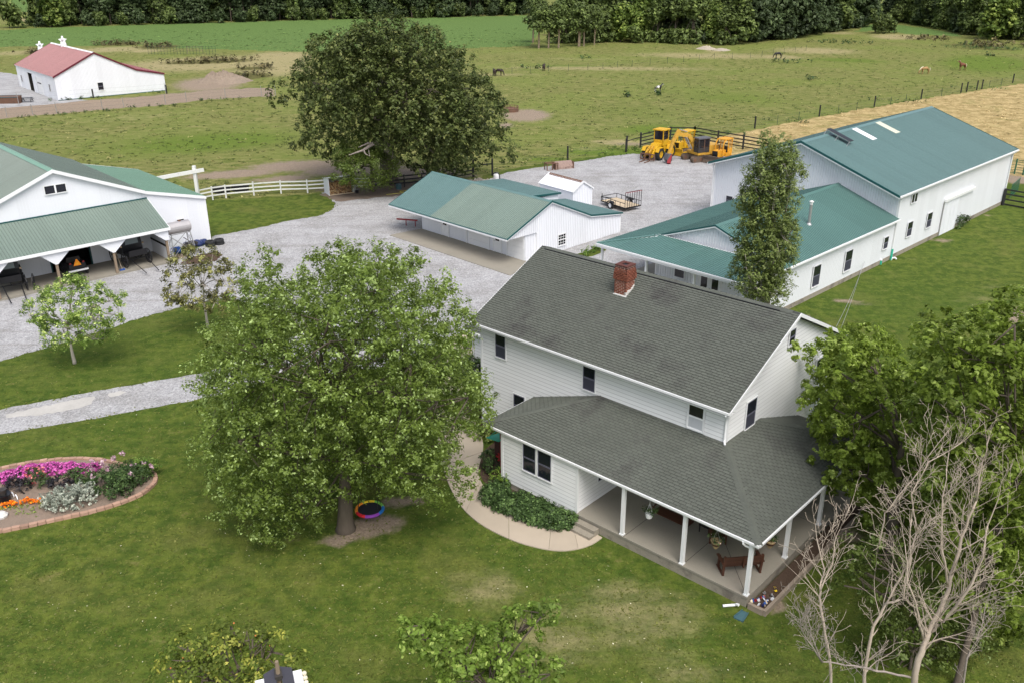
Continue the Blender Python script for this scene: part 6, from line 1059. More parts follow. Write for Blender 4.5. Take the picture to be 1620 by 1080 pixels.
# poplar
pb_=((15.64, 51.2, 4.35, 0.0)[0],51.2)
PO=[(14.77, 51.95, 13.56, 0.35), (14.34, 50.46, 14.05, 0.28), (15.34, 52.31, 13.59, 0.36), (14.04, 50.26, 13.51, 0.35), (15.2, 52.54, 12.79, 0.41), (15.04, 50.0, 13.35, 0.5), (15.87, 51.89, 13.17, 0.34), (13.85, 50.18, 12.98, 0.43), (15.0, 52.56, 12.54, 0.47), (14.53, 50.04, 13.12, 0.42), (15.51, 52.41, 12.32, 0.43), (15.24, 49.85, 12.79, 0.57), (16.19, 52.39, 12.42, 0.43), (15.9, 50.39, 12.89, 0.41), (13.96, 51.98, 12.05, 0.29), (13.87, 50.27, 12.56, 0.38), (14.9, 52.54, 11.8, 0.46), (14.38, 49.82, 12.32, 0.46), (15.31, 52.52, 12.04, 0.44), (14.69, 49.72, 12.42, 0.49), (15.87, 52.57, 11.78, 0.37), (15.33, 49.77, 12.4, 0.45), (16.74, 52.08, 11.89, 0.35), (16.22, 50.49, 12.15, 0.35), (13.6, 50.35, 11.94, 0.42), (14.57, 52.44, 11.31, 0.57), (14.0, 50.0, 11.96, 0.52), (14.91, 52.59, 11.11, 0.63), (14.6, 49.99, 11.66, 0.35), (15.88, 52.42, 11.39, 0.62), (15.26, 49.85, 11.7, 0.33), (16.2, 52.37, 11.15, 0.53), (16.05, 50.33, 11.99, 0.37), (16.76, 51.76, 11.65, 0.29), (13.8, 51.97, 10.79, 0.29), (13.74, 49.97, 11.5, 0.35), (14.8, 52.57, 10.89, 0.5), (14.19, 49.82, 11.44, 0.37), (15.52, 52.58, 10.71, 0.41), (14.83, 49.64, 11.35, 0.58), (16.14, 52.67, 10.79, 0.44), (15.55, 49.87, 11.29, 0.54), (16.71, 52.09, 10.92, 0.33), (13.82, 52.01, 10.14, 0.31), (13.54, 50.31, 10.57, 0.6), (14.35, 52.44, 10.03, 0.46), (13.93, 49.98, 10.94, 0.54), (15.03, 52.52, 9.97, 0.37), (14.67, 49.83, 10.98, 0.48), (15.95, 52.35, 10.25, 0.51), (15.65, 50.09, 10.79, 0.46), (16.52, 51.97, 10.03, 0.39), (13.42, 50.48, 10.12, 0.32), (14.02, 52.15, 9.4, 0.57), (13.94, 49.77, 10.34, 0.49), (14.86, 52.62, 9.3, 0.57), (14.74, 49.87, 10.08, 0.52), (15.77, 52.68, 9.62, 0.52), (14.93, 49.86, 10.24, 0.36), (16.38, 52.19, 9.78, 0.61), (16.55, 51.91, 9.8, 0.34), (13.84, 50.03, 9.61, 0.5), (14.65, 52.38, 8.83, 0.49), (14.05, 49.64, 9.83, 0.58), (15.22, 52.65, 8.84, 0.59), (14.91, 49.74, 9.42, 0.56), (16.01, 52.54, 9.03, 0.52), (15.61, 50.06, 9.37, 0.48), (16.62, 51.89, 8.87, 0.29), (13.37, 50.71, 8.84, 0.29), (14.18, 52.16, 8.59, 0.44), (13.81, 49.94, 8.94, 0.55), (15.27, 52.6, 8.42, 0.46), (14.51, 49.99, 8.78, 0.57), (15.77, 52.48, 8.02, 0.5), (15.45, 50.0, 8.98, 0.43), (16.63, 52.33, 8.12, 0.52), (16.33, 50.54, 8.74, 0.29), (16.65, 51.75, 8.64, 0.29), (14.12, 52.2, 7.92, 0.64), (13.81, 50.02, 8.56, 0.43), (14.58, 52.35, 7.56, 0.62), (14.21, 49.9, 8.56, 0.51), (15.75, 52.82, 7.4, 0.49), (14.77, 49.61, 8.44, 0.46), (16.28, 52.41, 7.61, 0.57), (15.96, 50.07, 8.3, 0.59), (16.58, 52.1, 7.99, 0.61), (16.31, 50.38, 8.02, 0.32), (13.63, 51.7, 7.45, 0.3), (13.49, 50.22, 7.56, 0.38), (14.57, 52.51, 7.01, 0.47), (13.84, 49.73, 7.86, 0.57), (15.03, 52.62, 6.99, 0.36), (14.93, 49.62, 7.68, 0.53), (15.85, 52.5, 7.21, 0.39), (15.52, 49.85, 7.69, 0.62), (16.65, 52.18, 7.12, 0.43), (16.26, 50.42, 7.72, 0.49), (13.36, 50.31, 7.03, 0.34), (14.31, 52.22, 6.46, 0.51), (13.71, 50.09, 7.38, 0.34), (14.74, 52.46, 6.48, 0.4), (14.31, 49.92, 7.1, 0.54), (15.85, 52.76, 6.42, 0.58), (15.12, 49.69, 7.48, 0.58), (16.22, 52.51, 6.52, 0.41), (16.09, 50.15, 7.26, 0.45), (16.9, 52.15, 6.54, 0.41), (16.52, 50.6, 7.01, 0.29), (14.09, 52.28, 5.81, 0.55), (13.7, 49.86, 6.75, 0.41), (14.87, 52.61, 5.79, 0.48), (14.17, 49.8, 6.4, 0.49), (15.5, 52.5, 5.9, 0.44), (14.96, 49.93, 6.69, 0.53), (15.99, 52.47, 5.95, 0.39), (15.54, 49.92, 6.58, 0.39), (16.53, 52.35, 6.02, 0.43), (16.22, 50.16, 6.57, 0.51), (13.56, 50.26, 6.0, 0.34), (13.99, 52.03, 5.24, 0.62), (13.82, 49.94, 5.84, 0.53), (15.26, 52.56, 4.85, 0.39), (14.76, 49.95, 6.16, 0.37), (15.76, 52.74, 5.0, 0.38), (15.2, 50.0, 6.12, 0.38), (16.22, 52.5, 5.32, 0.42), (15.95, 50.12, 5.95, 0.54), (13.87, 50.43, 5.11, 0.31), (14.72, 52.28, 4.67, 0.63), (14.41, 49.72, 5.49, 0.45), (15.51, 52.62, 4.58, 0.56), (15.22, 49.91, 5.44, 0.49), (16.09, 52.58, 4.18, 0.47), (15.71, 50.08, 5.2, 0.45), (16.83, 51.77, 4.73, 0.3), (14.55, 52.03, 4.21, 0.36), (14.29, 50.44, 4.56, 0.37), (15.18, 52.24, 3.7, 0.51), (14.84, 50.17, 4.72, 0.45), (16.11, 52.57, 3.75, 0.38), (15.49, 50.01, 4.9, 0.44), (16.54, 52.06, 3.87, 0.42), (14.78, 51.69, 3.69, 0.3), (15.3, 50.44, 4.06, 0.3), (15.96, 52.06, 3.52, 0.43), (14.8, 50.98, 12.93, 0.7), (14.86, 50.98, 12.38, 0.7), (15.7, 50.98, 12.13, 0.71), (14.45, 50.98, 11.49, 0.71), (15.6, 50.98, 11.43, 0.71), (14.35, 50.98, 11.27, 0.71), (15.23, 50.98, 11.02, 0.71), (13.95, 50.98, 10.41, 0.71), (15.0, 50.98, 10.69, 0.71), (14.28, 50.98, 10.02, 0.72), (15.26, 50.98, 10.07, 0.72), (14.43, 50.98, 9.46, 0.72), (15.54, 50.98, 9.47, 0.72), (14.8, 50.98, 8.89, 0.72), (15.75, 50.98, 8.69, 0.72), (14.2, 50.98, 7.98, 0.73), (15.18, 50.98, 8.03, 0.73), (14.56, 50.98, 7.5, 0.73), (15.87, 50.98, 7.33, 0.73), (14.32, 50.98, 6.96, 0.73), (15.51, 50.98, 7.06, 0.73), (14.0, 50.98, 6.37, 0.74), (15.05, 50.98, 6.41, 0.74), (15.87, 50.98, 6.22, 0.74), (14.8, 50.98, 5.41, 0.74), (15.5, 50.98, 5.78, 0.74), (15.03, 50.98, 5.18, 0.74), (15.99, 50.98, 4.87, 0.74), (15.62, 50.98, 4.35, 0.75)]
tree('columnar_poplar',pb_,PO,L_POP,BARKL,'tall narrow poplar standing in front of the workshop',tr=.2,height=4.0,dens=6.5,total=75000,rc=.38,size=.062,sub=None,keep=.6,up=.4,dirup=.9,pale=.06,cvar=.18,thin=.2,spread=.5,twigs=2,flare=1.2)
# trees right of the porch
RM=[(11.87, 33.34, 8.69, 0.37), (14.56, 36.55, 7.86, 0.53), (12.96, 32.23, 9.13, 0.57), (15.72, 37.27, 7.39, 0.69), (14.11, 32.74, 9.32, 0.63), (16.68, 37.01, 7.02, 0.52), (12.54, 33.31, 8.38, 0.43), (14.02, 36.96, 6.67, 0.6), (12.99, 32.29, 8.3, 0.44), (15.64, 38.08, 6.24, 0.8), (13.56, 32.14, 8.36, 0.77), (16.84, 38.29, 5.35, 0.63), (14.1, 31.76, 8.73, 0.43), (17.21, 37.44, 6.23, 0.74), (17.82, 36.23, 6.35, 0.41), (13.65, 36.38, 5.32, 0.41), (12.83, 33.32, 7.02, 0.38), (14.8, 37.26, 4.85, 0.71), (13.22, 31.99, 8.18, 0.57), (16.39, 38.29, 5.13, 0.77), (14.11, 31.83, 8.21, 0.64), (17.26, 37.83, 4.8, 0.65), (15.21, 32.0, 7.65, 0.43), (18.07, 37.94, 4.75, 0.91), (16.38, 33.19, 7.26, 0.66), (12.53, 33.04, 6.55, 0.42), (14.88, 37.71, 4.2, 0.58), (13.15, 32.64, 6.47, 0.47), (15.88, 38.37, 3.77, 0.87), (13.9, 32.16, 6.6, 0.49), (16.87, 38.04, 3.67, 0.89), (14.49, 31.6, 7.34, 0.46), (18.09, 38.15, 4.0, 0.86), (16.04, 32.43, 6.94, 0.53), (18.95, 37.14, 4.14, 0.66), (17.3, 33.71, 6.32, 0.38), (15.74, 37.78, 2.45, 0.7), (13.9, 32.15, 5.65, 0.52), (16.72, 37.79, 2.58, 0.8), (14.23, 31.6, 6.41, 0.55), (17.61, 38.44, 2.89, 0.77), (15.13, 31.76, 5.94, 0.44), (19.11, 38.01, 2.57, 0.92), (17.01, 32.85, 5.26, 0.66), (19.14, 37.24, 2.95, 0.58), (14.46, 36.81, 2.61, 0.54), (13.25, 31.79, 5.49, 0.72), (16.42, 37.69, 1.57, 0.87), (13.76, 31.92, 5.07, 0.75), (16.89, 37.96, 1.89, 0.63), (14.82, 31.55, 5.43, 0.6), (18.55, 38.01, 2.09, 0.54), (15.68, 32.02, 5.38, 0.46), (19.51, 37.2, 1.8, 0.54), (17.43, 33.07, 4.63, 0.57), (13.2, 32.79, 3.54, 0.6), (15.01, 36.99, 1.45, 0.67), (13.9, 32.08, 3.92, 0.58), (14.68, 32.13, 4.11, 0.71), (15.57, 32.17, 4.05, 0.7), (17.1, 32.38, 3.61, 0.59), (19.7, 36.31, 1.3, 0.43), (14.62, 36.1, 1.06, 0.43), (14.04, 33.12, 2.88, 0.49), (14.3, 32.43, 3.33, 0.77), (15.53, 31.85, 2.97, 0.66), (16.43, 32.23, 2.9, 0.49), (17.58, 32.85, 2.62, 0.78), (16.23, 32.23, 1.77, 0.51), (16.92, 31.99, 2.29, 0.72), (15.79, 32.17, 1.15, 0.78), (16.63, 31.64, 1.21, 0.6), (17.67, 32.56, 1.07, 0.74), (14.17, 34.49, 7.87, 0.96), (15.31, 34.49, 7.46, 0.97), (14.25, 34.49, 6.97, 0.97), (15.73, 34.49, 6.46, 0.98), (13.9, 34.49, 5.5, 0.98), (15.3, 34.49, 5.53, 0.98), (14.37, 34.49, 4.29, 1.0), (15.53, 34.49, 4.84, 0.99), (17.34, 34.49, 4.51, 0.99), (14.86, 34.49, 3.58, 1.0), (16.83, 34.49, 4.08, 1.0), (14.95, 34.49, 2.44, 1.02), (16.33, 34.49, 2.51, 1.01)]
tree('leafy_maple',(16.15, 31.4),RM,L_MAPLE2,BARK,'bright green maple crowding the right end of the porch and gable',tr=.3,height=3.0,dens=2.2,total=125000,rc=.40,size=.066,pale=.04,cvar=.2,thin=.16,lean=(-.3,.4),twigs=1,inner=.05)
RT=[(17.44, 29.3, 12.25, 0.42), (15.08, 28.97, 11.73, 0.42), (16.74, 29.59, 11.18, 0.43), (14.91, 26.25, 12.55, 0.46), (18.42, 30.65, 10.75, 0.75), (15.47, 25.53, 13.06, 0.6), (18.46, 29.98, 11.48, 0.87), (15.36, 29.81, 10.62, 0.69), (13.44, 26.07, 11.92, 0.56), (16.42, 30.48, 9.84, 0.67), (14.18, 25.18, 12.12, 0.47), (16.91, 29.92, 10.53, 0.85), (15.43, 25.81, 12.32, 0.57), (18.68, 30.81, 9.94, 0.55), (16.54, 25.79, 11.84, 0.81), (19.56, 29.59, 10.05, 0.52), (17.9, 26.78, 11.33, 0.4), (13.55, 26.31, 10.73, 0.58), (15.58, 29.93, 9.29, 0.58), (14.08, 25.73, 10.9, 0.58), (17.02, 30.88, 9.19, 0.62), (14.74, 24.91, 11.74, 0.54), (18.48, 30.98, 8.29, 0.74), (15.65, 25.56, 11.65, 0.47), (19.69, 31.05, 8.53, 0.61), (16.43, 25.35, 11.43, 0.54), (15.16, 29.32, 8.03, 0.45), (13.87, 26.24, 10.12, 0.48), (17.02, 30.86, 7.89, 0.96), (14.61, 25.08, 10.64, 0.46), (18.08, 30.92, 7.86, 0.64), (15.53, 25.58, 10.09, 0.51), (19.28, 31.02, 7.17, 0.82), (17.15, 25.9, 10.28, 0.81), (20.37, 30.19, 7.73, 0.88), (18.15, 26.5, 10.21, 0.55), (14.06, 26.32, 9.15, 0.74), (16.8, 30.44, 6.6, 0.93), (14.3, 25.37, 9.42, 0.72), (17.82, 30.85, 6.1, 1.01), (15.05, 25.42, 9.14, 0.84), (19.09, 30.73, 6.99, 0.97), (15.86, 25.09, 9.33, 0.71), (19.57, 30.38, 7.07, 0.84), (17.57, 25.8, 9.09, 0.83), (20.74, 30.25, 7.28, 0.97), (14.55, 25.98, 7.89, 0.7), (17.79, 30.77, 5.65, 0.88), (15.03, 25.61, 8.1, 0.78), (18.81, 30.95, 5.23, 0.58), (15.36, 24.94, 8.74, 0.64), (20.35, 30.91, 5.16, 0.63), (16.87, 25.36, 8.34, 0.67), (20.48, 30.32, 5.3, 0.95), (18.22, 26.21, 8.01, 0.63), (17.17, 30.24, 4.88, 0.61), (14.85, 25.48, 7.17, 0.68), (18.14, 30.37, 4.05, 0.94), (15.26, 25.13, 7.39, 0.54), (19.47, 30.74, 3.82, 0.77), (16.64, 25.14, 7.96, 0.81), (20.61, 31.02, 4.33, 0.81), (17.79, 25.72, 7.28, 0.84), (21.1, 29.41, 5.45, 0.46), (17.91, 30.17, 3.44, 0.93), (15.67, 25.29, 6.47, 0.75), (19.05, 30.39, 3.33, 1.01), (16.42, 25.38, 6.16, 0.6), (20.71, 30.57, 2.72, 0.87), (17.02, 25.0, 7.06, 0.77), (21.17, 30.13, 3.15, 0.63), (18.3, 25.75, 6.56, 0.81), (16.71, 29.14, 3.17, 0.47), (15.27, 25.32, 5.78, 0.75), (18.31, 30.16, 2.24, 0.58), (16.04, 25.74, 4.8, 0.84), (20.33, 30.58, 1.41, 1.06), (16.51, 24.82, 5.78, 0.67), (21.53, 30.75, 1.14, 0.97), (18.74, 25.84, 5.45, 0.76), (21.84, 29.42, 2.3, 0.48), (17.54, 29.53, 1.5, 0.72), (16.13, 25.64, 3.72, 0.88), (16.27, 24.79, 4.88, 0.48), (18.08, 25.59, 4.31, 0.89), (22.1, 30.45, 0.87, 0.62), (16.26, 26.09, 2.4, 0.58), (16.48, 25.59, 2.79, 0.79), (17.33, 25.07, 3.79, 0.53), (18.73, 25.78, 2.44, 0.63), (17.33, 25.71, 1.9, 0.81), (18.41, 25.62, 2.31, 0.88), (14.84, 27.55, 11.17, 1.02), (16.47, 27.55, 11.56, 1.02), (16.31, 27.55, 10.48, 1.03), (17.47, 27.55, 10.22, 1.03), (16.11, 27.55, 9.58, 1.04), (18.24, 27.55, 9.44, 1.04), (15.91, 27.55, 7.97, 1.06), (17.42, 27.55, 7.93, 1.07), (16.17, 27.55, 6.93, 1.08), (18.13, 27.55, 7.17, 1.08), (16.46, 27.55, 5.86, 1.09), (18.24, 27.55, 6.46, 1.08), (17.27, 27.55, 5.22, 1.1), (18.76, 27.55, 5.37, 1.1), (17.17, 27.55, 3.48, 1.12), (19.29, 27.55, 3.48, 1.12), (18.08, 27.55, 2.8, 1.13)]
tree('cottonwood',(15.49, 24.04),RT,L_MAPLE2,BARK,'tall big-leaved tree at the right edge behind the dead branches',tr=.12,height=6.0,dens=1.9,total=90000,rc=.45,size=.084,pale=.03,cvar=.2,thin=.16,lean=(1.1,1.6),twigs=1,inner=.05)
# small yard trees
BI=[(-26.87, 51.0, 4.19, 1.54),(-28.26, 51.0, 3.95, 1.08),(-25.37, 51.0, 4.02, 1.23),(-26.65, 51.0, 4.93, 0.84),(-29.01, 51.0, 3.17, 0.7),(-24.87, 51.0, 3.57, 0.85),(-27.33, 50.6, 2.91, 1.15),(-25.83, 50.6, 2.69, 0.93),(-28.3, 51.0, 1.9, 0.55),(-29.52, 51.0, 3.46, 0.39),(-23.96, 51.0, 4.39, 0.38),(-25.18, 51.0, 1.89, 0.39)]
tree('yellow_green_maple',(-27.61, 51.49),BI,L_BIRCH,BARKL,'small yellow-green tree with a white trunk at the gravel edge, left',tr=.10,height=1.5,dens=2.2,per=60,rc=.40,size=.070,pale=.08,flare=1.2,twigs=2,cvar=.2,inner=.05,sub=None)
RD=[(-21.11, 56.0, 4.92, 1.08),(-19.63, 56.0, 5.13, 0.99),(-21.93, 56.0, 3.6, 1.0),(-20.32, 55.6, 3.74, 1.16),(-18.98, 56.0, 3.81, 0.92),(-22.48, 56.0, 2.71, 0.59),(-18.43, 56.0, 3.14, 0.59),(-20.97, 55.8, 2.56, 0.84),(-19.6, 56.0, 2.25, 0.67),(-21.45, 56.0, 5.44, 0.58)]
tree('bronze_leaved_tree',(-20.94, 57.15),RD,L_RED,BARKL,'small thin bronze and olive leaved tree left of the silver maple',tr=.09,height=1.9,dens=2.0,per=44,rc=.42,size=.080,pale=.12,flare=1.2,twigs=3,inner=.0,cvar=.25,sub=None)
# foreground tree tops at the bottom edge
PE=[(-9.72, 21.0, 4.22, 0.61),(-8.82, 21.0, 4.58, 0.57),(-8.33, 21.0, 3.97, 0.65),(-7.23, 21.0, 4.45, 0.49),(-6.73, 21.0, 3.71, 0.46),(-10.39, 21.0, 3.61, 0.38),(-7.74, 21.0, 4.93, 0.34),(-9.24, 20.5, 3.83, 0.64),(-7.38, 20.5, 3.7, 0.56),(-8.45, 21.3, 5.15, 0.19)]
PT_=tree('peach_tree',(PE[2][0],20.9),PE,L_PEACH,BARK,'yellow-green fruit tree with orange peaches at the bottom left edge',tr=.10,height=2.0,dens=6,per=32,rc=.34,size=.062,pale=.05,twigs=3,inner=0,cvar=.2,sub=None)
fr_=MB()
for q in PE:
    for k in range(1):
        fr_.lathe([(.0,.028),(.022,.015),(.028,0),(.02,-.02),(0,-.028)],7,(q[0]-PE[2][0]+rnd.uniform(-.8,.8)*q[3],q[1]-20.9+rnd.uniform(-.7,.4)*q[3],q[2]+rnd.uniform(.1,.9)*q[3]))
fr_.build('peaches',mat('peach_fruit',(.75,.24,.08),.6),PT_,kind='stuff')
LT=[(-2.75, 21.0, 5.15, 0.45),(-2.2, 21.0, 4.79, 0.49),(-1.46, 21.0, 4.42, 0.76),(-0.7, 21.0, 4.05, 0.76),(0.34, 21.2, 5.31, 0.45),(0.9, 21.2, 5.66, 0.26),(-0.22, 21.0, 5.13, 0.37),(-1.17, 20.6, 3.82, 0.83),(0.34, 21.0, 3.68, 0.5),(-3.14, 21.2, 5.21, 0.19),(1.11, 21.0, 3.55, 0.27)]
tree('lime_sapling',(LT[3][0],20.8),LT,L_LIME,BARK,'bright lime-green young tree top at the bottom edge below the lawn',tr=.08,height=2.0,dens=6,per=34,rc=.30,size=.080,pale=.08,twigs=2,inner=0,cvar=.16,sub=None)
# dead tree: pale bare stems fanning upwards
DT=empty('dead_tree',((13.6, 23.33)[0],(13.6, 23.33)[1],0),0,'bare dead tree with many pale curving branches at the lower right','dead tree')
d0=Vector(DT.location); dr=random.Random(5)
def twig(mb, p, d, L, r, depth):
    n=max(4,int(L/.28)); pts=[p]; rs=[r]; dd=d.normalized(); w=Vector((dr.uniform(-1,1),dr.uniform(-1,1),0))*.06
    for i in range(n):
        dd=(dd+V3(0,0,.085)+w+Vector((dr.uniform(-1,1),dr.uniform(-1,1),dr.uniform(-1,1)))*.14).normalized()
        if dr.random()<.12: w=-w
        pts.append(pts[-1]+dd*(L/n)); rs.append(max(.006,r*(1-(i+1)/n*.82)))
        if depth>0 and i>0 and dr.random()<(.95 if depth>1 else .60):
            side=dd.cross(Vector((dr.uniform(-1,1),dr.uniform(-1,1),dr.uniform(-.3,.3)))).normalized()
            twig(mb,pts[-1],(dd*.55+side*.75+V3(0,0,.15)),L*dr.uniform(.34,.66)*(1-i/n*.35),rs[-1]*.66,depth-1)
    mb.tube(pts,rs,5 if r<.03 else 7,cap=False)
def stem(pl, r0, r1, tw, m=DEADW, tl=1.6):
    mb=MB(); P=[Vector(q[:3])-d0 for q in pl]; rs=[r0+(r1-r0)*i/(len(P)-1) for i in range(len(P))]
    Q=[];R=[]
    for i in range(len(P)-1):
        for j in range(4):
            s=j/4; Q.append(P[i].lerp(P[i+1],s)+Vector((dr.uniform(-1,1),dr.uniform(-1,1),0))*.03); R.append(rs[i]+(rs[i+1]-rs[i])*s)
    Q.append(P[-1]); R.append(rs[-1]); mb.tube(Q,R,8)
    for k in range(tw):
        i=dr.randrange(max(1,len(Q)//5),len(Q)-1); d=(Q[i+1]-Q[i]).normalized(); side=Vector((dr.uniform(-1,1),dr.uniform(-.6,.6),dr.uniform(-.1,.5))).normalized()
        twig(mb,Q[i],d*.7+side*.8,tl*dr.uniform(.6,1.25),min(.032,R[i]*.42),2)
    twig(mb,Q[-1],Q[-1]-Q[-2],tl*.9,R[-1],2)
    mb.build('stem',m,DT,smooth=True)
stem([(13.51, 23.0, -0.24, 0.0),(13.33, 23.0, 2.25, 0.0),(13.63, 23.2, 3.13, 0.0),(14.1, 23.5, 4.68, 0.0),(14.34, 23.8, 6.43, 0.0),(14.64, 24.0, 7.73, 0.0)],.125,.03,28,tl=1.8)
stem([(13.63, 23.2, 3.13, 0.0),(14.01, 23.0, 3.95, 0.0),(14.3, 22.8, 5.12, 0.0),(14.52, 22.8, 6.45, 0.0),(14.55, 23.0, 7.47, 0.0)],.062,.022,20,tl=1.6)
stem([(11.95, 23.2, -0.15, 0.0),(11.78, 23.2, 1.4, 0.0),(11.87, 23.4, 3.23, 0.0),(12.15, 23.5, 4.05, 0.0),(12.78, 23.8, 5.33, 0.0),(12.95, 24.0, 6.54, 0.0)],.07,.022,21,tl=1.5)
stem([(12.15, 23.5, 4.05, 0.0),(12.58, 23.3, 4.47, 0.0),(12.54, 23.3, 6.08, 0.0),(12.44, 23.5, 7.37, 0.0)],.04,.018,5,tl=1.3)
stem([(11.03, 23.4, -0.35, 0.0),(10.59, 23.4, 1.9, 0.0),(10.1, 23.6, 3.85, 0.0),(10.03, 23.8, 4.59, 0.0),(10.21, 24.0, 5.07, 0.0),(9.9, 24.3, 6.1, 0.0)],.055,.018,20,tl=1.2)
stem([(10.02, 23.7, 4.41, 0.0),(10.4, 23.9, 5.39, 0.0),(10.43, 24.1, 6.24, 0.0),(10.86, 24.4, 7.24, 0.0)],.03,.01,13,tl=1.0)
stem([(13.41, 23.1, 2.96, 0.0),(12.81, 22.8, 4.5, 0.0),(12.36, 22.8, 5.49, 0.0),(12.14, 23.0, 6.78, 0.0)],.04,.014,13,tl=1.3)
stem([(14.1, 23.5, 4.68, 0.0),(13.44, 23.2, 6.39, 0.0),(13.17, 23.2, 8.03, 0.0),(13.13, 23.4, 9.26, 0.0)],.04,.014,16,tl=1.3)
stem([(13.16, 22.9, 1.54, 0.0),(12.13, 22.6, 2.05, 0.0),(11.06, 22.6, 2.32, 0.0),(10.09, 22.8, 2.32, 0.0),(9.41, 23.0, 3.33, 0.0),(9.12, 23.0, 4.35, 0.0)],.04,.012,32,tl=.9,m=DEADG)
stem([(10.09, 22.8, 2.32, 0.0),(9.58, 22.6, 3.42, 0.0),(9.36, 22.7, 4.23, 0.0)],.028,.01,20,tl=.8,m=DEADG)
stem([(15.12, 23.0, 0.32, 0.0),(14.96, 23.0, 2.24, 0.0),(15.29, 23.2, 3.12, 0.0),(15.38, 23.4, 3.99, 0.0)],.04,.012,20,tl=.9,m=DEADG)
stem([(14.64, 24.0, 7.73, 0.0),(14.55, 24.0, 8.88, 0.0),(14.63, 24.1, 9.95, 0.0)],.03,.01,13,tl=1.0)
stem([(12.95, 24.0, 6.54, 0.0),(12.51, 24.0, 7.97, 0.0),(13.0, 24.2, 9.0, 0.0),(13.97, 24.4, 9.56, 0.0)],.028,.01,16,tl=1.1)
stem([(11.91, 24.2, 5.91, 0.0),(11.92, 24.2, 7.13, 0.0),(12.68, 24.5, 8.12, 0.0),(13.71, 24.8, 9.78, 0.0)],.028,.01,17,tl=1.0)
# green suckers inside the dead tree
SU=[(11.37, 25.0, 4.42, 0.17),(11.49, 25.0, 5.07, 0.15),(11.38, 25.0, 3.63, 0.17),(12.1, 25.0, 4.15, 0.19),(12.11, 25.0, 4.94, 0.17),(13.12, 25.0, 4.28, 0.43),(13.41, 25.0, 3.21, 0.52),(13.97, 25.0, 1.83, 0.58),(13.4, 25.0, 1.27, 0.54),(14.72, 25.0, 0.11, 0.59),(13.86, 25.0, -0.18, 0.59),(15.37, 25.3, 0.99, 0.59),(12.53, 25.0, 3.22, 0.22),(12.52, 25.0, 0.41, 0.41),(12.41, 25.0, 5.33, 0.21),(16.93, 25.5, -0.67, 0.7),(15.06, 25.6, 2.16, 0.68),(14.63, 25.0, -0.63, 0.69),(16.19, 25.6, 1.01, 0.78),(17.87, 25.6, -0.47, 0.79),(13.14, 25.2, 1.94, 0.49),(15.77, 25.0, -0.64, 0.69)]
tree('green_suckers',((14.21, 24.8)[0],24.9),SU,L_MAPLE,BARK,'leafy green sucker shoots growing up among the dead branches',tr=.05,height=.9,dens=5,per=46,rc=.40,size=.062,pale=.06,twigs=1,cat='shrub',dirup=.7,sub=None)

# shrubs by the house, hedges and flowers
def bush(name, lobes, m, label, cat='shrub', dens=5, per=30, rc=.22, size=.04, BS=1.45, BD=1.6, z0=.03, group=None, **k):
    cx=sum(l[0] for l in lobes)/len(lobes); cy=sum(l[1] for l in lobes)/len(lobes); L=[(l[0]-cx,l[1]-cy,l[2],l[3]) for l in lobes]; size*=BS; dens*=BD
    C,D=clusters(L,dens,.7,.25,.1,k.pop('flat',1)); ok=C[:,2]>0.02; C=C[ok]; D=D[ok]
    me=spray(C,D,per,rc,size,m,name,**k); o=link(name,me,None,None,label,cat,group,loc=(cx,cy,z0)); return o
def gl(px_,r,z=None): return (px_[0],px_[1],r*.5 if z is None else z,r)
bush('juniper_bush',[gl((-0.84, 35.97),.62,.16),gl((-0.32, 35.33),.6,.16),gl((0.26, 35.01),.7,.16),gl((0.78, 34.5),.6,.16),gl((1.29, 34.3),.68,.16),gl((1.82, 34.0),.58,.16),gl((2.34, 33.99),.5,.16),gl((-0.63, 36.67),.4,.16),gl((1.14, 34.9),.5,.16),gl((0.41, 35.43),.5,.16)],L_SHRUB,'low spreading dark juniper along the front wall of the house',dens=14,per=44,rc=.24,size=.036,flat=.45,upn=.3,dirup=.4)
bush('yellow_green_shrub',[gl((-0.64, 37.4),.3,.35),gl((-0.33, 37.06),.28,.3)],L_LIME,'small yellow-green shrub at the left corner of the front room',dens=9,per=30,rc=.18,size=.03)
bush('round_shrub',[gl((-1.13, 38.69),.45,.5),gl((-0.87, 38.39),.38,.4)],L_SHRUB,'round dark shrub in the mulch bed beside the red playset',dens=9,per=36,rc=.2,size=.032)
bush('green_border_plants',[gl((-1.87, 41.77),.35),gl((-1.36, 41.63),.38),gl((-0.93, 41.76),.35),gl((-2.34, 42.6),.35),gl((-1.55, 42.59),.4)],L_BIRCH,'bright leafy border plants at the corner of the walkway',dens=8,per=26,rc=.2,size=.04)
bush('clipped_yew',[gl((-2.47, 48.44),.7,.9),gl((-2.01, 48.18),.65,.85),gl((-2.88, 49.06),.55,.8)],L_SHRUB,'dense rounded dark green yew beside the wing of the house',dens=6,per=50,rc=.2,size=.034)
bush('leafy_hedge',[gl((-1.82, 45.56),.6,.7),gl((-1.59, 44.03),.55,.6),gl((-2.13, 46.35),.5,.6),gl((-2.21, 44.41),.45,.5)],L_MAPLE,'leafy hedge shrubs between the walkway and the tall house wall',dens=6,per=36,rc=.22,size=.045)
bush('small_green_shrub',[gl((-3.46, 52.62),.5,.6),gl((-2.9, 53.83),.5,.6)],L_LIME,'small green shrub just left of the house wing',dens=6,per=36,rc=.22,size=.045)
bush('barn_side_weeds',[gl((41.35, 80.81),.3,.3),gl((42.05, 81.43),.35,.5),gl((42.76, 82.06),.28,.35)],L_SHRUB,'dark weed clump growing against the big barn sliding door',dens=4,per=30,rc=.4,size=.06,dirup=.9,cat='weeds')
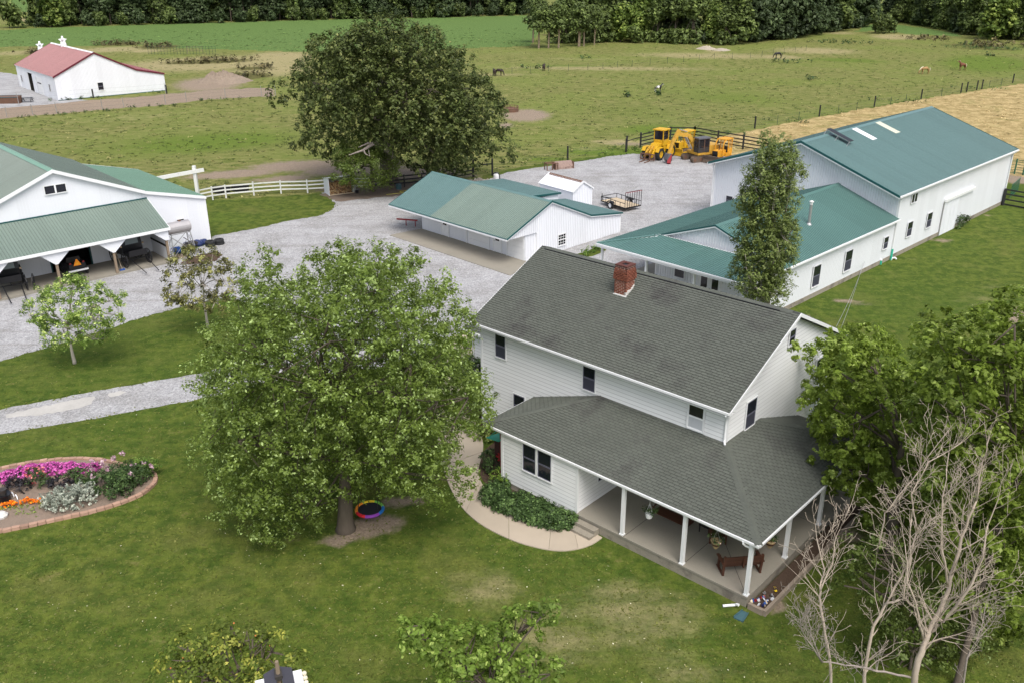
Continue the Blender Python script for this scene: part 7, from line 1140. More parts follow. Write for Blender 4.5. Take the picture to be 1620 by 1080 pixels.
bush('tall_grass_clump',[gl((6.82, 73.75),.3,.1),gl((7.69, 74.45),.3,.1),gl((6.22, 73.05),.3,.1),gl((8.04, 75.17),.25,.1)],L_GRASS,'rough green grass strip behind the long garage',dens=9,per=24,rc=.25,size=.05,dirup=.9,cat='grass')['kind']='stuff'
# far woods
VAR=[]
def far_variant(h, w, m, n, seed, leaf=.5, low=.22, per=60, bark=BARK, tr=.25, bush_=False):
    r=random.Random(seed); L=[]
    for k in range(n):
        s=r.random()**.8; z=h*(low+(.92-low)*s); rad=w*(.5-.30*abs(s-.4)**1.1)*r.uniform(.5,1.0); a=r.random()*2*PI; rr=w*.40*math.sqrt(r.random())*(1.05-s*.65)
        L.append((rr*math.cos(a),rr*math.sin(a),z,rad*.62))
    C,D=clusters(sublobes(L,5,.42),.55,.6,.25,.05); lk=C[:,2]>.3; C=C[lk];D=D[lk]; me=spray(C,D,per,.9,leaf,m,'crown',pale=.06,cvar=.2)
    mb=MB(); mb.tube([(0,0,-.2),(.1,0,h*.3),(0,.1,h*.7)],[tr,tr*.8,tr*.4],6)
    for l in L[:7]: wood(mb,(0,0,h*r.uniform(.2,.5)),l[:3],tr*.35,.04,.1,3,5)
    VAR.append((me,mb.mesh('trunk',bark)))
for i,(h,w,m,n,lf_) in enumerate(((19,11,L_FAR1,15,.44),(16,9.5,L_FAR1,13,.42),(18,10.5,L_FAR2,15,.42),(14,8.5,L_FAR2,12,.40),(15,9,L_FAR3,12,.40),(11,5.5,L_FAR2,9,.34),(4.2,5.0,L_FAR2,9,.34),(3.6,4.6,L_FAR1,8,.34))):
    far_variant(h,w,m,n,40+i,lf_,low=.06 if i<5 else (.42 if i==5 else .25),per=20 if i<5 else 16,bark=BARK if i!=5 else WOODP,tr=.25 if i<6 else .05)
ft=random.Random(21)
KW=('tall dark','rounded dark','tall mid-green','rounded mid-green','pale yellow-green','slim','bushy green','dark bushy')
def landmark(x,y):
    p=810+1419.525*x/(y*0.918+9.344) 
    for a,w in ((150,'above the red-roofed barn'),(300,'above the brown dirt heap'),(470,'just left of the oak crown'),(700,'straight above the oak crown'),(850,'between the oak and the grove'),(950,'at the grove'),(1070,'above the pinto pony'),(1190,'above the machinery'),(1290,'above the black grazing horse'),(1370,'where the pasture narrows'),(1480,'above the palomino horse'),(9999,'near the top right corner')):
        if p<a: return w
def far_tree(x,y,kinds,label,group,s=1.0,cat='tree',name='wood_tree',where=''):
    kk=ft.choice(kinds); me,tm=VAR[kk]; label=label.replace('{k}',KW[kk]).replace('{l}',landmark(x,y)).replace('{w}',where); E_=empty(name,(x,y,0),ft.random()*6.28,label,cat,group); k=s*ft.uniform(.85,1.18); E_.scale=(k*ft.uniform(.9,1.1),k,k*ft.uniform(.9,1.12))
    link('crown',me,E_,kind='stuff'); link('trunk',tm,E_)
def row(pts, spacing, kinds, label, group, jit=2.0, back=0, s=1.0, **k):
    pts=[Vector(p) for p in pts]
    for a,b in zip(pts[:-1],pts[1:]):
        L=(b-a).length; n=max(1,int(L/spacing))
        for i in range(n):
            p=a.lerp(b,(i+ft.random()*.6)/n); far_tree(p.x+ft.uniform(-jit,jit)+p.x/p.y*back,p.y+ft.uniform(-jit,jit)+back,kinds,label,group,s,where='in front' if back<=0 else ('second row' if back<12 else 'deep inside'),**k)
WA=[(-173.56, 348.56), (-133.39, 359.4), (-77.98, 381.3), (-28.23, 394.09), (10.04, 408.69)]; la='{k} tree of the far wood {l}, {w}'; ga='trees of the distant wood behind the crop field'
for back,sp in ((0,5.5),(7,6),(15,7),(24,9)): row(WA,sp,(0,1,1,2) ,la,ga,2,back)
row(WA,6.5,(6,7),'{k} shrub at the foot of the far wood {l}','bushes below the distant wood',1.0,-5,1.0,cat='bush',name='wood_bush')
WB=[(25.99, 273.02), (35.6, 276.71), (46.32, 274.16), (56.06, 267.72), (68.99, 269.13)]; lb_='{k} tree in the middle wood {l}, {w}'; gb_='trees of the wood edge at the top middle'
for back,sp,kk in ((0,5.0,(2,3,4)),(8,6,(2,4,0)),(16,7,(2,0,4)),(26,8,(0,1,2))): row(WB,sp,kk,lb_,gb_,1.6,back)
row([(19.91, 307.4), (29.95, 294.68)],5,(4,2,3),lb_,gb_,1.5,5); row([(19.2, 312.61), (30.42, 299.43)],5.5,(4,2,3),lb_,gb_,1.5,16)
row([(34.85, 270.62), (67.56, 263.36)],7,(6,7,3),'{k} undergrowth at the foot of the middle wood {l}','bushes below the middle wood',.8,0,.9,cat='bush',name='wood_bush')
row([(6.1, 260.33), (10.67, 256.51), (16.92, 259.88), (25.26, 265.17)],2.4,(5,5,5),'{k} young tree of the open grove {l}, {w}','slender trees of the grove',1.8,0,.98,name='grove_tree')
row([(7.64, 271.81), (17.77, 273.38), (27.09, 275.01)],3.4,(5,5,3),'{k} young tree of the open grove {l}, {w}','slender trees of the grove',1.8,0,1.0,name='grove_tree')
WC=[(69.97, 273.12), (82.56, 285.35), (101.4, 308.51), (125.64, 335.48)]; lc_='{k} tree of the shaded wood {l}, {w}'; gc_='tall dark trees at the pasture edge'
for back,sp,kk in ((0,5.2,(0,1,0,2)),(8,6.5,(0,1)),(17,8,(0,1))): row(WC,sp,kk,lc_,gc_,1.5,back,1.12)
row(WC,6,(7,7,6),'{k} shrub at the foot of the shaded wood {l}','bushes below the shaded wood',.8,-3,.9,cat='bush',name='wood_bush')
WD=[(133.8, 357.91), (146.02, 347.06), (146.4, 316.93), (146.71, 291.49), (156.69, 261.45)]; ld_='{k} tree of the right wood {l}, {w}'; gd_='trees of the far right wood'
for back,sp,kk in ((0,6.5,(3,2,2)),(9,7.5,(0,2,2)),(18,9,(0,0,2))): row(WD,sp,kk,ld_,gd_,2,back,.9)
row(WD,6,(6,6,7),'{k} shrub fronting the right wood {l}','bushes below the far right wood',1,-4,1.2,cat='bush',name='wood_bush')
tq=(142.68, 278.23); far_tree(tq[0],tq[1],(4,),'single big yellow-green tree standing out of the far right wood',None,1.25)
tq=(-165.81, 341.95); far_tree(tq[0],tq[1],(4,),'light green broad tree at the left end of the distant wood',None,1.15)
tq=(-179.43, 339.64); far_tree(tq[0],tq[1],(6,),'grey-green round bush standing alone at the top left corner',None,1.9,cat='bush',name='lone_bush')
tq=(119.71, 302.49); far_tree(tq[0],tq[1],(6,),'bright green bush at the near end of the small far crop strip',None,1.0,cat='bush',name='lone_bush')
tq=(115.82, 300.2); far_tree(tq[0],tq[1],(6,),'second bright bush beside the small far crop strip, left of its neighbour',None,.9,cat='bush',name='lone_bush')
# weeds: ragged low growth along fences, banks and tracks (nobody could count it)
def weeds(name, spots, m, size=.16, per=14, h=.5, dens=.35, label=None):
    P=[]
    for (cx,cy,rx,ry,az) in spots:
        n=max(5,int(rx*ry*3.1*dens)); c_,s_=math.cos(az),math.sin(az)
        for _ in range(n):
            a=rnd.random()*6.28; q=math.sqrt(rnd.random())*(.6+.4*rnd.random()); u=rx*q*math.cos(a); v=ry*q*math.sin(a); P.append((cx+u*c_+v*s_,cy-u*s_+v*c_,h*.3*rnd.random()))
    C=np.array(P); D=np.tile([0,0,1.0],(len(C),1)); me=spray(C,D,per,h,size,m,name,dirup=.3,spread=.9,thin=.4)
    link(name,me,kind='stuff',label=label,cat='weeds')
weeds('bank_weeds',[(-72.78, 225.12, 13.86, 5.84, -0.313),(-113.23, 273.04, 8.39, 6.53, -0.393),(-125.85, 249.88, 6.86, 5.68, -0.467),(-100.15, 264.77, 7.23, 6.08, -0.362),(-56.64, 196.66, 8.1, 4.47, -0.28),(-58.57, 211.61, 7.24, 3.84, -0.27)],L_DRY,.30,14,.9,.22,'brown-green weedy banks around the red-roofed barn')
weeds('lane_edge_weeds',[(-75.79, 146.35, 6.15, 0.82, -0.478),(-68.46, 150.56, 6.3, 0.71, -0.427),(-60.16, 156.36, 6.53, 0.74, -0.367),(-65.96, 172.44, 1.67, 0.89, -0.365),(-77.92, 164.81, 6.87, 0.84, -0.442),(-51.46, 163.35, 6.79, 0.79, -0.305)],L_SHRUB,.14,12,.35,.8,'green weeds along the edges of the dirt lane')
weeds('yard_edge_weeds',[(12.2, 114.59, 3.22, 1.18, 0.106),(7.16, 111.25, 2.36, 0.75, 0.064),(16.48, 116.5, 1.64, 0.82, 0.141),(15.87, 118.16, 4.14, 1.67, 0.134),(3.92, 108.41, 3.07, 0.53, 0.036)],L_GRASS,.10,12,.3,1.1,'bright green weeds creeping onto the gravel yard edge')
weeds('fence_line_weeds',[(42.39, 138.32, 7.64, 0.87, 0.297),(30.54, 128.18, 3.56, 0.74, 0.234),(67.6, 158.0, 8.61, 0.92, 0.404),(126.51, 249.98, 14.86, 4.74, 0.469),(87.17, 174.04, 7.05, 0.94, 0.464)],L_SHRUB,.14,12,.5,.5,'dark weeds under the wire fences')
weeds('pasture_weeds',[(93.91, 268.05, 10.65, 4.12, 0.337),(64.33, 220.2, 7.38, 2.77, 0.284),(17.39, 230.34, 3.42, 2.2, 0.075),(5.96, 210.65, 5.71, 2.46, 0.028),(125.68, 259.01, 2.73, 4.03, 0.452),(118.77, 232.46, 1.23, 2.48, 0.472),(60.41, 187.85, 1.27, 1.55, 0.311),(26.6, 167.43, 0.69, 0.8, 0.158),(20.6, 165.23, 0.91, 0.78, 0.124)],L_SHRUB,.25,12,.7,.22,'darker weed clumps scattered over the pasture')
weeds('far_edge_grass',[(134.2, 258.65, 10.23, 12.22, 0.479),(123.83, 279.09, 11.03, 6.88, 0.418),(-23.46, 402.15, 32.18, 6.44, -0.058)],L_DRY,.4,12,.9,.12,'rough grass at the foot of the far right wood')

# mown grass blades over the near lawn, and pale specks of clover and fallen leaves (uncountable)
def lawn_points(n, y0, y1):
    Y=y0+(y1-y0)*RG.random(n)**1.35; X=(RG.random(n)*2-1)*.82*Y; P=np.stack([X,Y],1)
    bad=np.zeros(n,bool)
    for pl in (yard,drive,fpx_,bedp_): bad|=in_poly(P[:,0],P[:,1],pl)
    hx,hy,ha=-2.181,42.777,-0.742; dx,dy=P[:,0]-hx,P[:,1]-hy; u=dx*math.cos(ha)+dy*math.sin(ha); v=-dx*math.sin(ha)+dy*math.cos(ha)
    bad|=(u>-5)&(u<19.3)&(v>-3.9)&(v<11.5); bad|=(dx*0+P[:,0]>22)&(P[:,1]>58)
    return P[~bad]
fpx_=[(-26.97, 37.71), (-25.66, 38.76), (-24.08, 39.42), (-22.29, 39.71), (-20.75, 39.51), (-19.23, 38.89), (-18.11, 38.46), (-17.6, 37.99), (-17.44, 37.3), (-17.73, 36.36), (-18.52, 35.56), (-19.56, 34.89), (-20.77, 34.35), (-21.82, 33.86), (-22.88, 33.44), (-24.29, 32.93)]
bedp_=[(-4.01, 55.75), (-4.16, 51.65), (-4.26, 48.03), (-4.25, 44.81), (-4.0, 41.92), (-3.51, 38.83), (-2.65, 35.87), (-1.61, 34.07), (-0.17, 32.77), (1.06, 32.12), (2.0, 31.89), (2.83, 32.02), (3.49, 32.38), (3.94, 32.83), (2.97, 41.19), (-2.24, 59.19)]
P2=lawn_points(90000,19,75); n_=len(P2); h_=.015+.025*RG.random(n_); a_=RG.random(n_)*6.283; w_=.018+.03*RG.random(n_)
c1=np.stack([P2[:,0]-np.cos(a_)*w_,P2[:,1]-np.sin(a_)*w_,np.zeros(n_)],1); c2=np.stack([P2[:,0]+np.cos(a_)*w_,P2[:,1]+np.sin(a_)*w_,np.zeros(n_)],1)
tx=P2[:,0]+RG.normal(size=n_)*.05; ty=P2[:,1]+RG.normal(size=n_)*.05
c3=np.stack([tx+np.cos(a_)*w_*.5,ty+np.sin(a_)*w_*.5,h_],1); c4=np.stack([tx-np.cos(a_)*w_*.5,ty-np.sin(a_)*w_*.5,h_],1)
gv=np.stack([c1,c2,c3,c4],1).reshape(-1,3)
L_LAWN=leafmat('lawn_blade',(.150,.175,.030),(.26,.25,.08),.3,.55,1.0)
link('lawn_grass_blades',npmesh('lawn_grass_blades',gv,np.arange(len(gv)).reshape(-1,4),np.clip(.38+.2*RG.normal(size=n_),.05,1),L_LAWN),kind='stuff',label='short mown grass blades covering the near lawn',cat='grass')
P3=lawn_points(1100,21,50); P3=np.concatenate([P3,np.full((len(P3),1),.06)],1)
link('fallen_leaves',leafmesh('fallen_leaves',P3,np.tile([0,0,1.0],(len(P3),1)),.035,RG.random(len(P3)),leafmat('fallen_leaf',(.40,.36,.18),(.75,.72,.55),.1,.4,1.0)),kind='stuff',label='tiny pale fallen leaves and clover specks on the lawn',cat='fallen leaves')

def field_tufts(name, n, poly, y0, y1, size, m, label, cat='grass'):
    Y=y0*(y1/y0)**RG.random(n); X=(RG.random(n)*2-1)*.60*Y; ok=in_poly(X,Y,poly)&~in_poly(X,Y,yard)&~in_poly(X,Y,LANE)&~in_poly(X,Y,YARD2)
    for (cx,cy,rx,ry,az),s_ in DIRT: ok&=((X-cx)/rx)**2+((Y-cy)/ry)**2>.8
    k=6; C=np.stack([X[ok],Y[ok],np.full(ok.sum(),.05)],1); C=np.repeat(C,k,0)+RG.normal(size=(len(C)*k,3))*np.array([size*1.6,size*1.6,.02])
    N=unit(len(C))*.5+np.array([0,0,.9]); N/=np.linalg.norm(N,axis=1,keepdims=True); v=np.repeat(np.clip(.4+.25*RG.normal(size=ok.sum()),.02,1),k)
    link(name,leafmesh(name,C,N,size,v,m),kind='stuff',label=label,cat=cat)
field_tufts('pasture_grass_tufts',9000,PAST,88,290,.13,leafmat('pasture_tuft',(.085,.115,.025),(.27,.25,.10),.3,.35,.9),'uneven green and straw-coloured grass tufts all over the pasture')
field_tufts('crop_plants',4000,CROP,170,330,.2,leafmat('crop_leaf',(.09,.15,.04),(.16,.24,.07),.3,.3,.9),'low leafy crop plants covering the flat green field','crop')
field_tufts('hay_stubble',3500,HAY,70,170,.12,leafmat('straw',(.30,.23,.10),(.58,.46,.24),.3,.2,.8),'loose dry straw lying in the hay field','straw')

# ragged grass creeping over the gravel edges
EP=[]
for pl in (yard,drive):
    for a,b in zip(pl,pl[1:]+pl[:1]):
        a,b=Vector(a),Vector(b); L=(b-a).length
        for k in range(int(L*9)):
            p=a.lerp(b,RG.random()); p+=Vector((RG.normal()*.16,RG.normal()*.16))
            if p.y<100 and abs(p.x)<.62*p.y+4: EP.append((p.x,p.y,.02+.03*RG.random()))
EP=np.array(EP); NN=unit(len(EP))*.5+np.array([0,0,.8]); NN/=np.linalg.norm(NN,axis=1,keepdims=True)
link('edge_grass',leafmesh('edge_grass',EP,NN,.065,np.clip(.4+.2*RG.normal(size=len(EP)),.02,1),L_LAWN),kind='stuff',label='ragged grass creeping over the edges of the gravel',cat='grass')
# ---------------------------------------------------------------- vehicles and machines
def wheel(parent, x, y, r, w, name='wheel', rim=None, tire=None, n=18, hub=.5):
    e=empty(name,(x,y,r)); e.parent=parent
    mb=MB(); b=[(r*.62,-w/2),(r*.92,-w/2),(r,-w*.36),(r,w*.36),(r*.92,w/2),(r*.62,w/2),(r*.58,0),(r*.62,-w/2)]
    mb.lathe(b,n); o=mb.build('tyre',tire or RUBBER,e,rot=(PI/2,0,0))
    mb=MB(); mb.lathe([(0,-w*.30),(r*.3,-w*.32),(r*.62,-w*.42),(r*.62,w*.42),(r*.3,w*.32),(0,w*.30)],n); mb.build('rim',rim or YEL,e,rot=(PI/2,0,0)); return e
def spoked(parent, x, y, r, z=None, m=None, rotx=PI/2, rz=0):
    e=empty('wheel',(x,y,z or r)); e.parent=parent; m=m or BLACK; mb=MB(); n=20
    for k in range(n):
        a,b=2*PI*k/n,2*PI*(k+1)/n; mb.bar((r*math.cos(a),r*math.sin(a),0),(r*math.cos(b),r*math.sin(b),0),.045,.045)
    mb.build('wheel_rim',m,e,rot=(rotx,0,rz)); mb=MB()
    for k in range(12): a=2*PI*k/12; mb.bar((0,0,0),(r*math.cos(a),r*math.sin(a),0),.025)
    mb.lathe([(0,-.1),(.07,-.1),(.07,.1),(0,.1)],8); mb.build('spokes',m,e,rot=(rotx,0,rz)); return e
# wheel loader
lp=(18.48, 112.92); LO=empty('wheel_loader',(lp[0],lp[1],0),math.radians(232),'yellow wheel loader with forks, square cab and big black tyres','loader')
for x in (1.35,-1.45):
    for y in (.95,-.95): wheel(LO,x,y,.74,.52)
mb=MB(); mb.box(-2.5,-.2,-.6,.6,.75,1.55); mb.prism([(-2.6,-.55,.9),(-.5,-.55,.9),(-.5,-.55,2.0),(-2.4,-.55,1.85)],(0,1.1,0)); mb.build('rear_body',YEL,LO)
mb=MB(); mb.box(.0,1.9,-.42,.42,.7,1.35); mb.prism([(.2,-.5,1.1),(1.4,-.5,1.1),(1.0,-.5,1.9),(.2,-.5,1.9)],(0,1.0,0)); mb.build('front_frame',YEL,LO)
for x in (1.35,-1.45):
    for s in (1,-1): mb=MB(); mb.prism([(x-.8,s*.70,1.1),(x-.5,s*.70,1.56),(x+.5,s*.70,1.56),(x+.8,s*.70,1.1),(x+.7,s*.70,1.1),(x+.45,s*.70,1.5),(x-.45,s*.70,1.5),(x-.7,s*.70,1.1)],(0,s*.5,0)); mb.build('fender',YEL,LO)
CB=empty('cab',(-.55,0,1.9)); CB.parent=LO
mb=MB()
for x in (-.65,.65):
    for y in (-.62,.62): mb.box(x-.05,x+.05,y-.05,y+.05,0,1.5)
mb.box(-.7,.7,-.67,.67,-.35,.35); mb.build('cab_frame',YEL,CB); mb=MB(); mb.box(-.85,.85,-.8,.8,1.5,1.62); mb.build('cab_roof',YEL,CB)
for s in (1,-1): mb=MB(); mb.box(-.6,.6,s*.62-.01,s*.62+.01,.36,1.48); mb.build('pane',GLASS,CB)
for s in (1,-1): mb=MB(); mb.box(s*.65-.01,s*.65+.01,-.56,.56,.36,1.48); mb.build('pane',GLASS,CB)
mb=MB(); mb.tube([(-1.9,.2,1.9),(-1.9,.2,2.75)],.05,6); mb.build('exhaust',DMETAL,LO)
for s in (1,-1): mb=MB(); mb.bar((.5,s*.45,1.75),(1.8,s*.5,1.25),.16,.3); mb.bar((1.8,s*.5,1.25),(2.6,s*.5,.45),.16,.28); mb.build('lift_arm',YEL,LO)
for s in (1,-1): mb=MB(); mb.tube([(.7,s*.2,1.15),(2.2,s*.2,1.5)],.07,6); mb.bar((1.6,s*.2,1.7),(2.65,s*.2,1.0),.12,.22); mb.build('hydraulic_ram',YEL2,LO)
mb=MB(); [mb.box(2.6,2.72,-1.0,1.0,z,z+.13) for z in (.15,.80)]; [mb.box(2.58,2.74,y-.06,y+.06,.15,.95) for y in (-.95,-.4,.4,.95)]; mb.build('fork_carriage',RUST,LO)
for s in (.35,-.35): mb=MB(); mb.box(2.75,4.0,s-.07,s+.07,.05,.11); mb.box(2.72,2.8,s-.07,s+.07,.05,.95); mb.build('fork',RUST,LO)
# excavator
def track(par,y,L,w=.55,h=.72,m=MUD):
    mb=MB(); n=26; pts=[]
    for k in range(n):
        a=2*PI*k/n; cx=(L/2-h/2)*(1 if math.cos(a)>0 else -1); pts.append((cx+h/2*math.cos(a),y-w/2,h/2+h/2*math.sin(a)))
    mb.prism(pts,(0,w,0)); t_=mb.build('track',m,par); mb=MB(); k=int(L/.2)
    for i in range(k):
        x=-L/2+.3+(L-.6)*i/(k-1)
        for z in (-.02,h-.02): mb.box(x-.05,x+.05,y-w/2-.02,y+w/2+.02,z,z+.05)
    mb.build('track_pads',m,t_,kind='stuff'); mb=MB()
    for x in (-L/2+h/2,-L/6,L/6,L/2-h/2): mb.tube([(x,y-w/2-.03,h/2),(x,y+w/2+.03,h/2)],h*.30,10)
    mb.build('rollers',RUST,t_)
ep=(22.97, 110.58); EX=empty('excavator',(ep[0]+.3,ep[1]+.8,0),math.radians(205),'faded ochre excavator with arched boom, dark weathered cab and rusty tracks','excavator')
for s in (1,-1): track(EX,s*1.0,3.6)
mb=MB(); mb.box(-.9,.9,-.7,.7,.35,.75); mb.build('undercarriage',MUD,EX)
mb=MB(); mb.box(-2.3,1.0,-1.2,1.2,.85,1.15); mb.prism([(-2.5,-1.2,1.15),(-.6,-1.2,1.15),(-.6,-1.2,1.95),(-2.3,-1.2,1.9)],(0,2.4,0)); mb.build('upper_body',YEL2,EX)
ec=empty('cab',(.2,.75,1.15)); ec.parent=EX
mb=MB()
for x in (-.75,.75):
    for y in (-.42,.42): mb.box(x-.06,x+.06,y-.06,y+.06,0,1.65)
mb.box(-.78,.78,-.46,.46,0,.6); mb.build('cab_frame',DMETAL,ec); mb=MB(); mb.box(-.92,.88,-.55,.55,1.65,1.8); mb.build('cab_roof',GREYP,ec)
for s in (1,-1): mb=MB(); mb.box(-.7,.7,s*.43-.01,s*.43+.01,.6,1.62); mb.build('pane',GLASS,ec); mb=MB(); mb.box(-.08,-.0,s*.47-.015,s*.47+.015,.2,1.62); mb.build('door_bar',RUST,ec)
mb=MB(); mb.box(.76,.78,-.36,.36,.6,1.62); mb.build('pane',GLASS,ec)
bp_=[(.7,-.1,1.2),(1.0,-.1,2.4),(1.7,-.1,3.15),(2.7,-.1,3.35),(3.4,-.1,3.55)]
mb=MB()
for a,b in zip(bp_[:-1],bp_[1:]): mb.bar(a,b,.34,.46)
mb.build('boom',YEL2,EX); mb=MB(); mb.bar((3.1,-.1,3.95),(3.9,-.1,2.6),.28,.42); mb.bar((3.9,-.1,2.6),(4.45,-.1,1.05),.26,.34); mb.build('stick',YEL2,EX)
mb=MB(); mb.tube([(1.2,.12,1.5),(2.1,.12,3.0)],.07,6); mb.tube([(1.2,-.32,1.5),(2.1,-.32,3.0)],.07,6); mb.tube([(1.9,-.1,3.6),(3.1,-.1,4.0)],.07,6); mb.build('hydraulic_ram',STEEL,EX)
mb=MB(); mb.prism([(4.2,-.5,1.2),(4.7,-.5,1.2),(4.9,-.5,.5),(4.5,-.5,.1),(4.1,-.5,.35)],(0,.8,0)); mb.build('bucket',GREYP,EX); mb=MB(); mb.bar((4.3,.1,1.1),(4.75,.5,.1),.42,.25); mb.build('coupler',REDP,EX)
for k in range(5): mb.box(4,4,0,0,0,0) if False else None
# dozers
def dozer(name,p,rz,m,label,sc=1.0):
    D_=empty(name,(p[0],p[1],0),rz,label,'bulldozer'); D_.scale=(sc,sc,sc)
    for s in (1,-1): track(D_,s*.85,2.7,.45,.7)
    mb=MB(); mb.box(.1,1.6,-.42,.42,.75,1.55); mb.box(-1.2,.1,-.6,.6,.7,1.1); mb.build('body',m,D_); mb=MB(); mb.box(1.6,1.66,-.36,.36,.8,1.5); mb.build('grille',BLACK,D_)
    mb=MB(); mb.box(-.2,.5,-.35,.35,1.1,1.45); mb.build('dash',m,D_); mb=MB(); mb.box(-.95,-.45,-.3,.3,1.1,1.3); mb.box(-1.0,-.85,-.3,.3,1.3,1.75); mb.build('seat',DMETAL,D_)
    R_=empty('roll_cage',(0,0,0)); R_.parent=D_
    for s in (1,-1):
        mb=MB(); mb.tube([(.75,s*.55,1.1),(.75,s*.55,2.2),(.55,s*.55,2.55),(.2,s*.55,2.72),(-1.2,s*.55,2.72),(-1.2,s*.55,1.1)],.07,7); mb.tube([(-.35,s*.55,1.1),(-.35,s*.55,2.72)],.06,6); mb.build('cage_tube',m,R_)
        mb=MB(); mb.box(-1.15,-.4,s*.55-.02,s*.55+.02,1.1,1.6); mb.build('side_panel',m,R_)
        mb=MB(); [mb.box(-1.1+.14*k,-1.085+.14*k,s*.55-.008,s*.55+.008,1.6,2.7) for k in range(6)]; [mb.box(-1.15,-.4,s*.55-.008,s*.55+.008,1.7+.16*k,1.715+.16*k) for k in range(6)]; mb.build('mesh_guard',m,R_,kind='stuff')
    mb=MB(); mb.box(-1.3,.4,-.62,.62,2.72,2.82); mb.build('canopy',m,R_)
    for s in (1,-1): mb=MB(); mb.bar((-.2,s*1.12,.45),(2.0,s*1.12,.4),.12,.18); mb.build('blade_arm',m,D_)
    mb=MB(); mb.prism([(2.0,-1.35,.05),(2.15,-1.35,.05),(2.05,-1.35,.5),(2.2,-1.35,.95),(2.08,-1.35,.97),(1.93,-1.35,.5)],(0,2.7,0)); mb.build('blade',m if sc>1 else MUD,D_)
    mb=MB(); mb.tube([(1.0,.15,1.55),(1.0,.15,2.1)],.05,6); mb.build('exhaust',DMETAL,D_); return D_
dq=(25.93, 109.8); dozer('bulldozer',(dq[0],dq[1]+.6),math.radians(225),ORN,'orange-yellow bulldozer with rounded roll cage nearest the big barn',1.0)
dq=(22.02, 114.01); dozer('bulldozer',(dq[0]+.2,dq[1]+1.6),math.radians(222),YEL,'yellow bulldozer half hidden behind the excavator boom',1.02)
# utility trailer
tA,tB,tC=Vector((11.22, 86.82)),Vector((13.15, 88.12)),Vector((9.54, 89.53)); wv_=(tB-tA); TW=2.1; wn_=wv_.normalized(); ln=Vector((-wn_.y,wn_.x)); 
if ln.dot(tC-tA)<0: ln=-ln
TR=empty('utility_trailer',(tA.x,tA.y,0),math.atan2(wn_.y,wn_.x),'small black open utility trailer with plank floor and raised mesh ramp','trailer')
sg=1 if (Matrix.Rotation(math.atan2(wn_.y,wn_.x),2)@Vector((0,1))).dot(ln)>0 else -1; TLn=3.7
for k in range(9): mb=MB(); mb.box(.05+k*.222,.05+(k+1)*.222-.012,min(0,sg*TLn),max(0,sg*TLn),.42,.46); mb.build('plank',PLANK,TR)
mb=MB()
for x in (0,2.05): mb.box(x,x+.06,min(0,sg*TLn),max(0,sg*TLn),.34,.46)
for y in (0,sg*TLn): mb.box(0,2.1,y-.03,y+.03,.34,.46)
mb.bar((.3,sg*TLn,.4),(1.05,sg*(TLn+1.2),.42),.07); mb.bar((1.8,sg*TLn,.4),(1.05,sg*(TLn+1.2),.42),.07); mb.tube([(1.05,sg*(TLn+1.1),.05),(1.05,sg*(TLn+1.1),.8)],.04,6); mb.build('frame',BLACK,TR)
for x in (0.0,2.07):
    mb=MB(); mb.box(x,x+.04,min(0,sg*TLn),max(0,sg*TLn),.86,.91); [mb.box(x,x+.04,sg*TLn*k/5-.02,sg*TLn*k/5+.02,.46,.88) for k in range(1,6)]; mb.build('side_rail',BLACK,TR)
mb=MB(); mb.box(0,2.1,sg*TLn-.02,sg*TLn+.02,.86,.91); mb.build('front_rail',BLACK,TR)
mb=MB(); [mb.box(2.1*k/7-.018,2.1*k/7+.018,-.05,-.01,.4,2.0) for k in range(8)]; mb.box(0,2.1,-.05,-.01,1.96,2.02); mb.box(0,2.1,-.05,-.01,.4,.46); mb.build('ramp_gate',BLACK,TR)
mb=MB(); [mb.box(2.1*k/7-.02,2.1*k/7+.02,-.055,-.052,1.86,1.96) for k in range(0,8)]; mb.box(0,2.1,-.06,-.052,1.96,2.0) ; mb.build('red_reflective_tape',REDP,TR)
for x in (-.22,2.32):
    e_=wheel(TR,x,sg*1.9,.36,.22,rim=W_TRIM); e_.rotation_euler=(0,0,PI/2)
    mb=MB(); mb.prism([(x-.14,sg*1.4,.62),(x-.14,sg*1.6,.80),(x-.14,sg*2.2,.80),(x-.14,sg*2.4,.62),(x-.14,sg*2.3,.62),(x-.14,sg*2.15,.76),(x-.14,sg*1.65,.76),(x-.14,sg*1.5,.62)],(.28,0,0)); mb.build('fender',BLACK,TR)
# loose attachments and odds in the yard
q=(6.22, 106.96); BK=empty('loader_bucket',(q[0],q[1],0),math.radians(20),'rusty loader bucket lying on the gravel below the wire fence','bucket')
mb=MB(); mb.prism([(-1.1,-.45,0),(-1.1,.45,0),(-1.1,.62,.35),(-1.1,.3,.85),(-1.1,-.1,.75),(-1.1,-.4,.3)],(2.2,0,0)); mb.build('shell',mat('pinkish_rust',(.28,.20,.17),.9,(4,.3),(1.2,.3),col2=(.10,.06,.05),thr=(.58,.66)),BK)
mb=MB(); mb.box(-1.2,-1.1,-.5,.65,0,.8); mb.box(1.1,1.2,-.5,.65,0,.8); mb.build('side_plate',RUST,BK)
q=(4.89, 105.96); mb=MB()
for a,b in (((-.7,0,0),(-.7,0,.8)),((.7,0,0),(.7,0,.8)),((-.7,0,.8),(.7,0,.8)),((-.7,0,0),(.7,0,0)),((0,0,0),(0,0,.8)),((-.7,.7,0),(-.7,.7,.8)),((-.7,0,.8),(-.7,.7,.8)),((.7,.7,0),(.7,.7,.8)),((-.7,.7,.8),(.7,.7,.8))): mb.bar(a,b,.09)
mb.build('attachment_frame',RUST,loc=(q[0],q[1],0),rot=(0,0,.4),label='small rusty steel frame beside the loader bucket',cat='steel frame')
q=(-1.71, 100.11); KG=empty('white_tank',(q[0],q[1],0),0,'small white cylindrical tank with a black hose beside the gravel pile','tank')
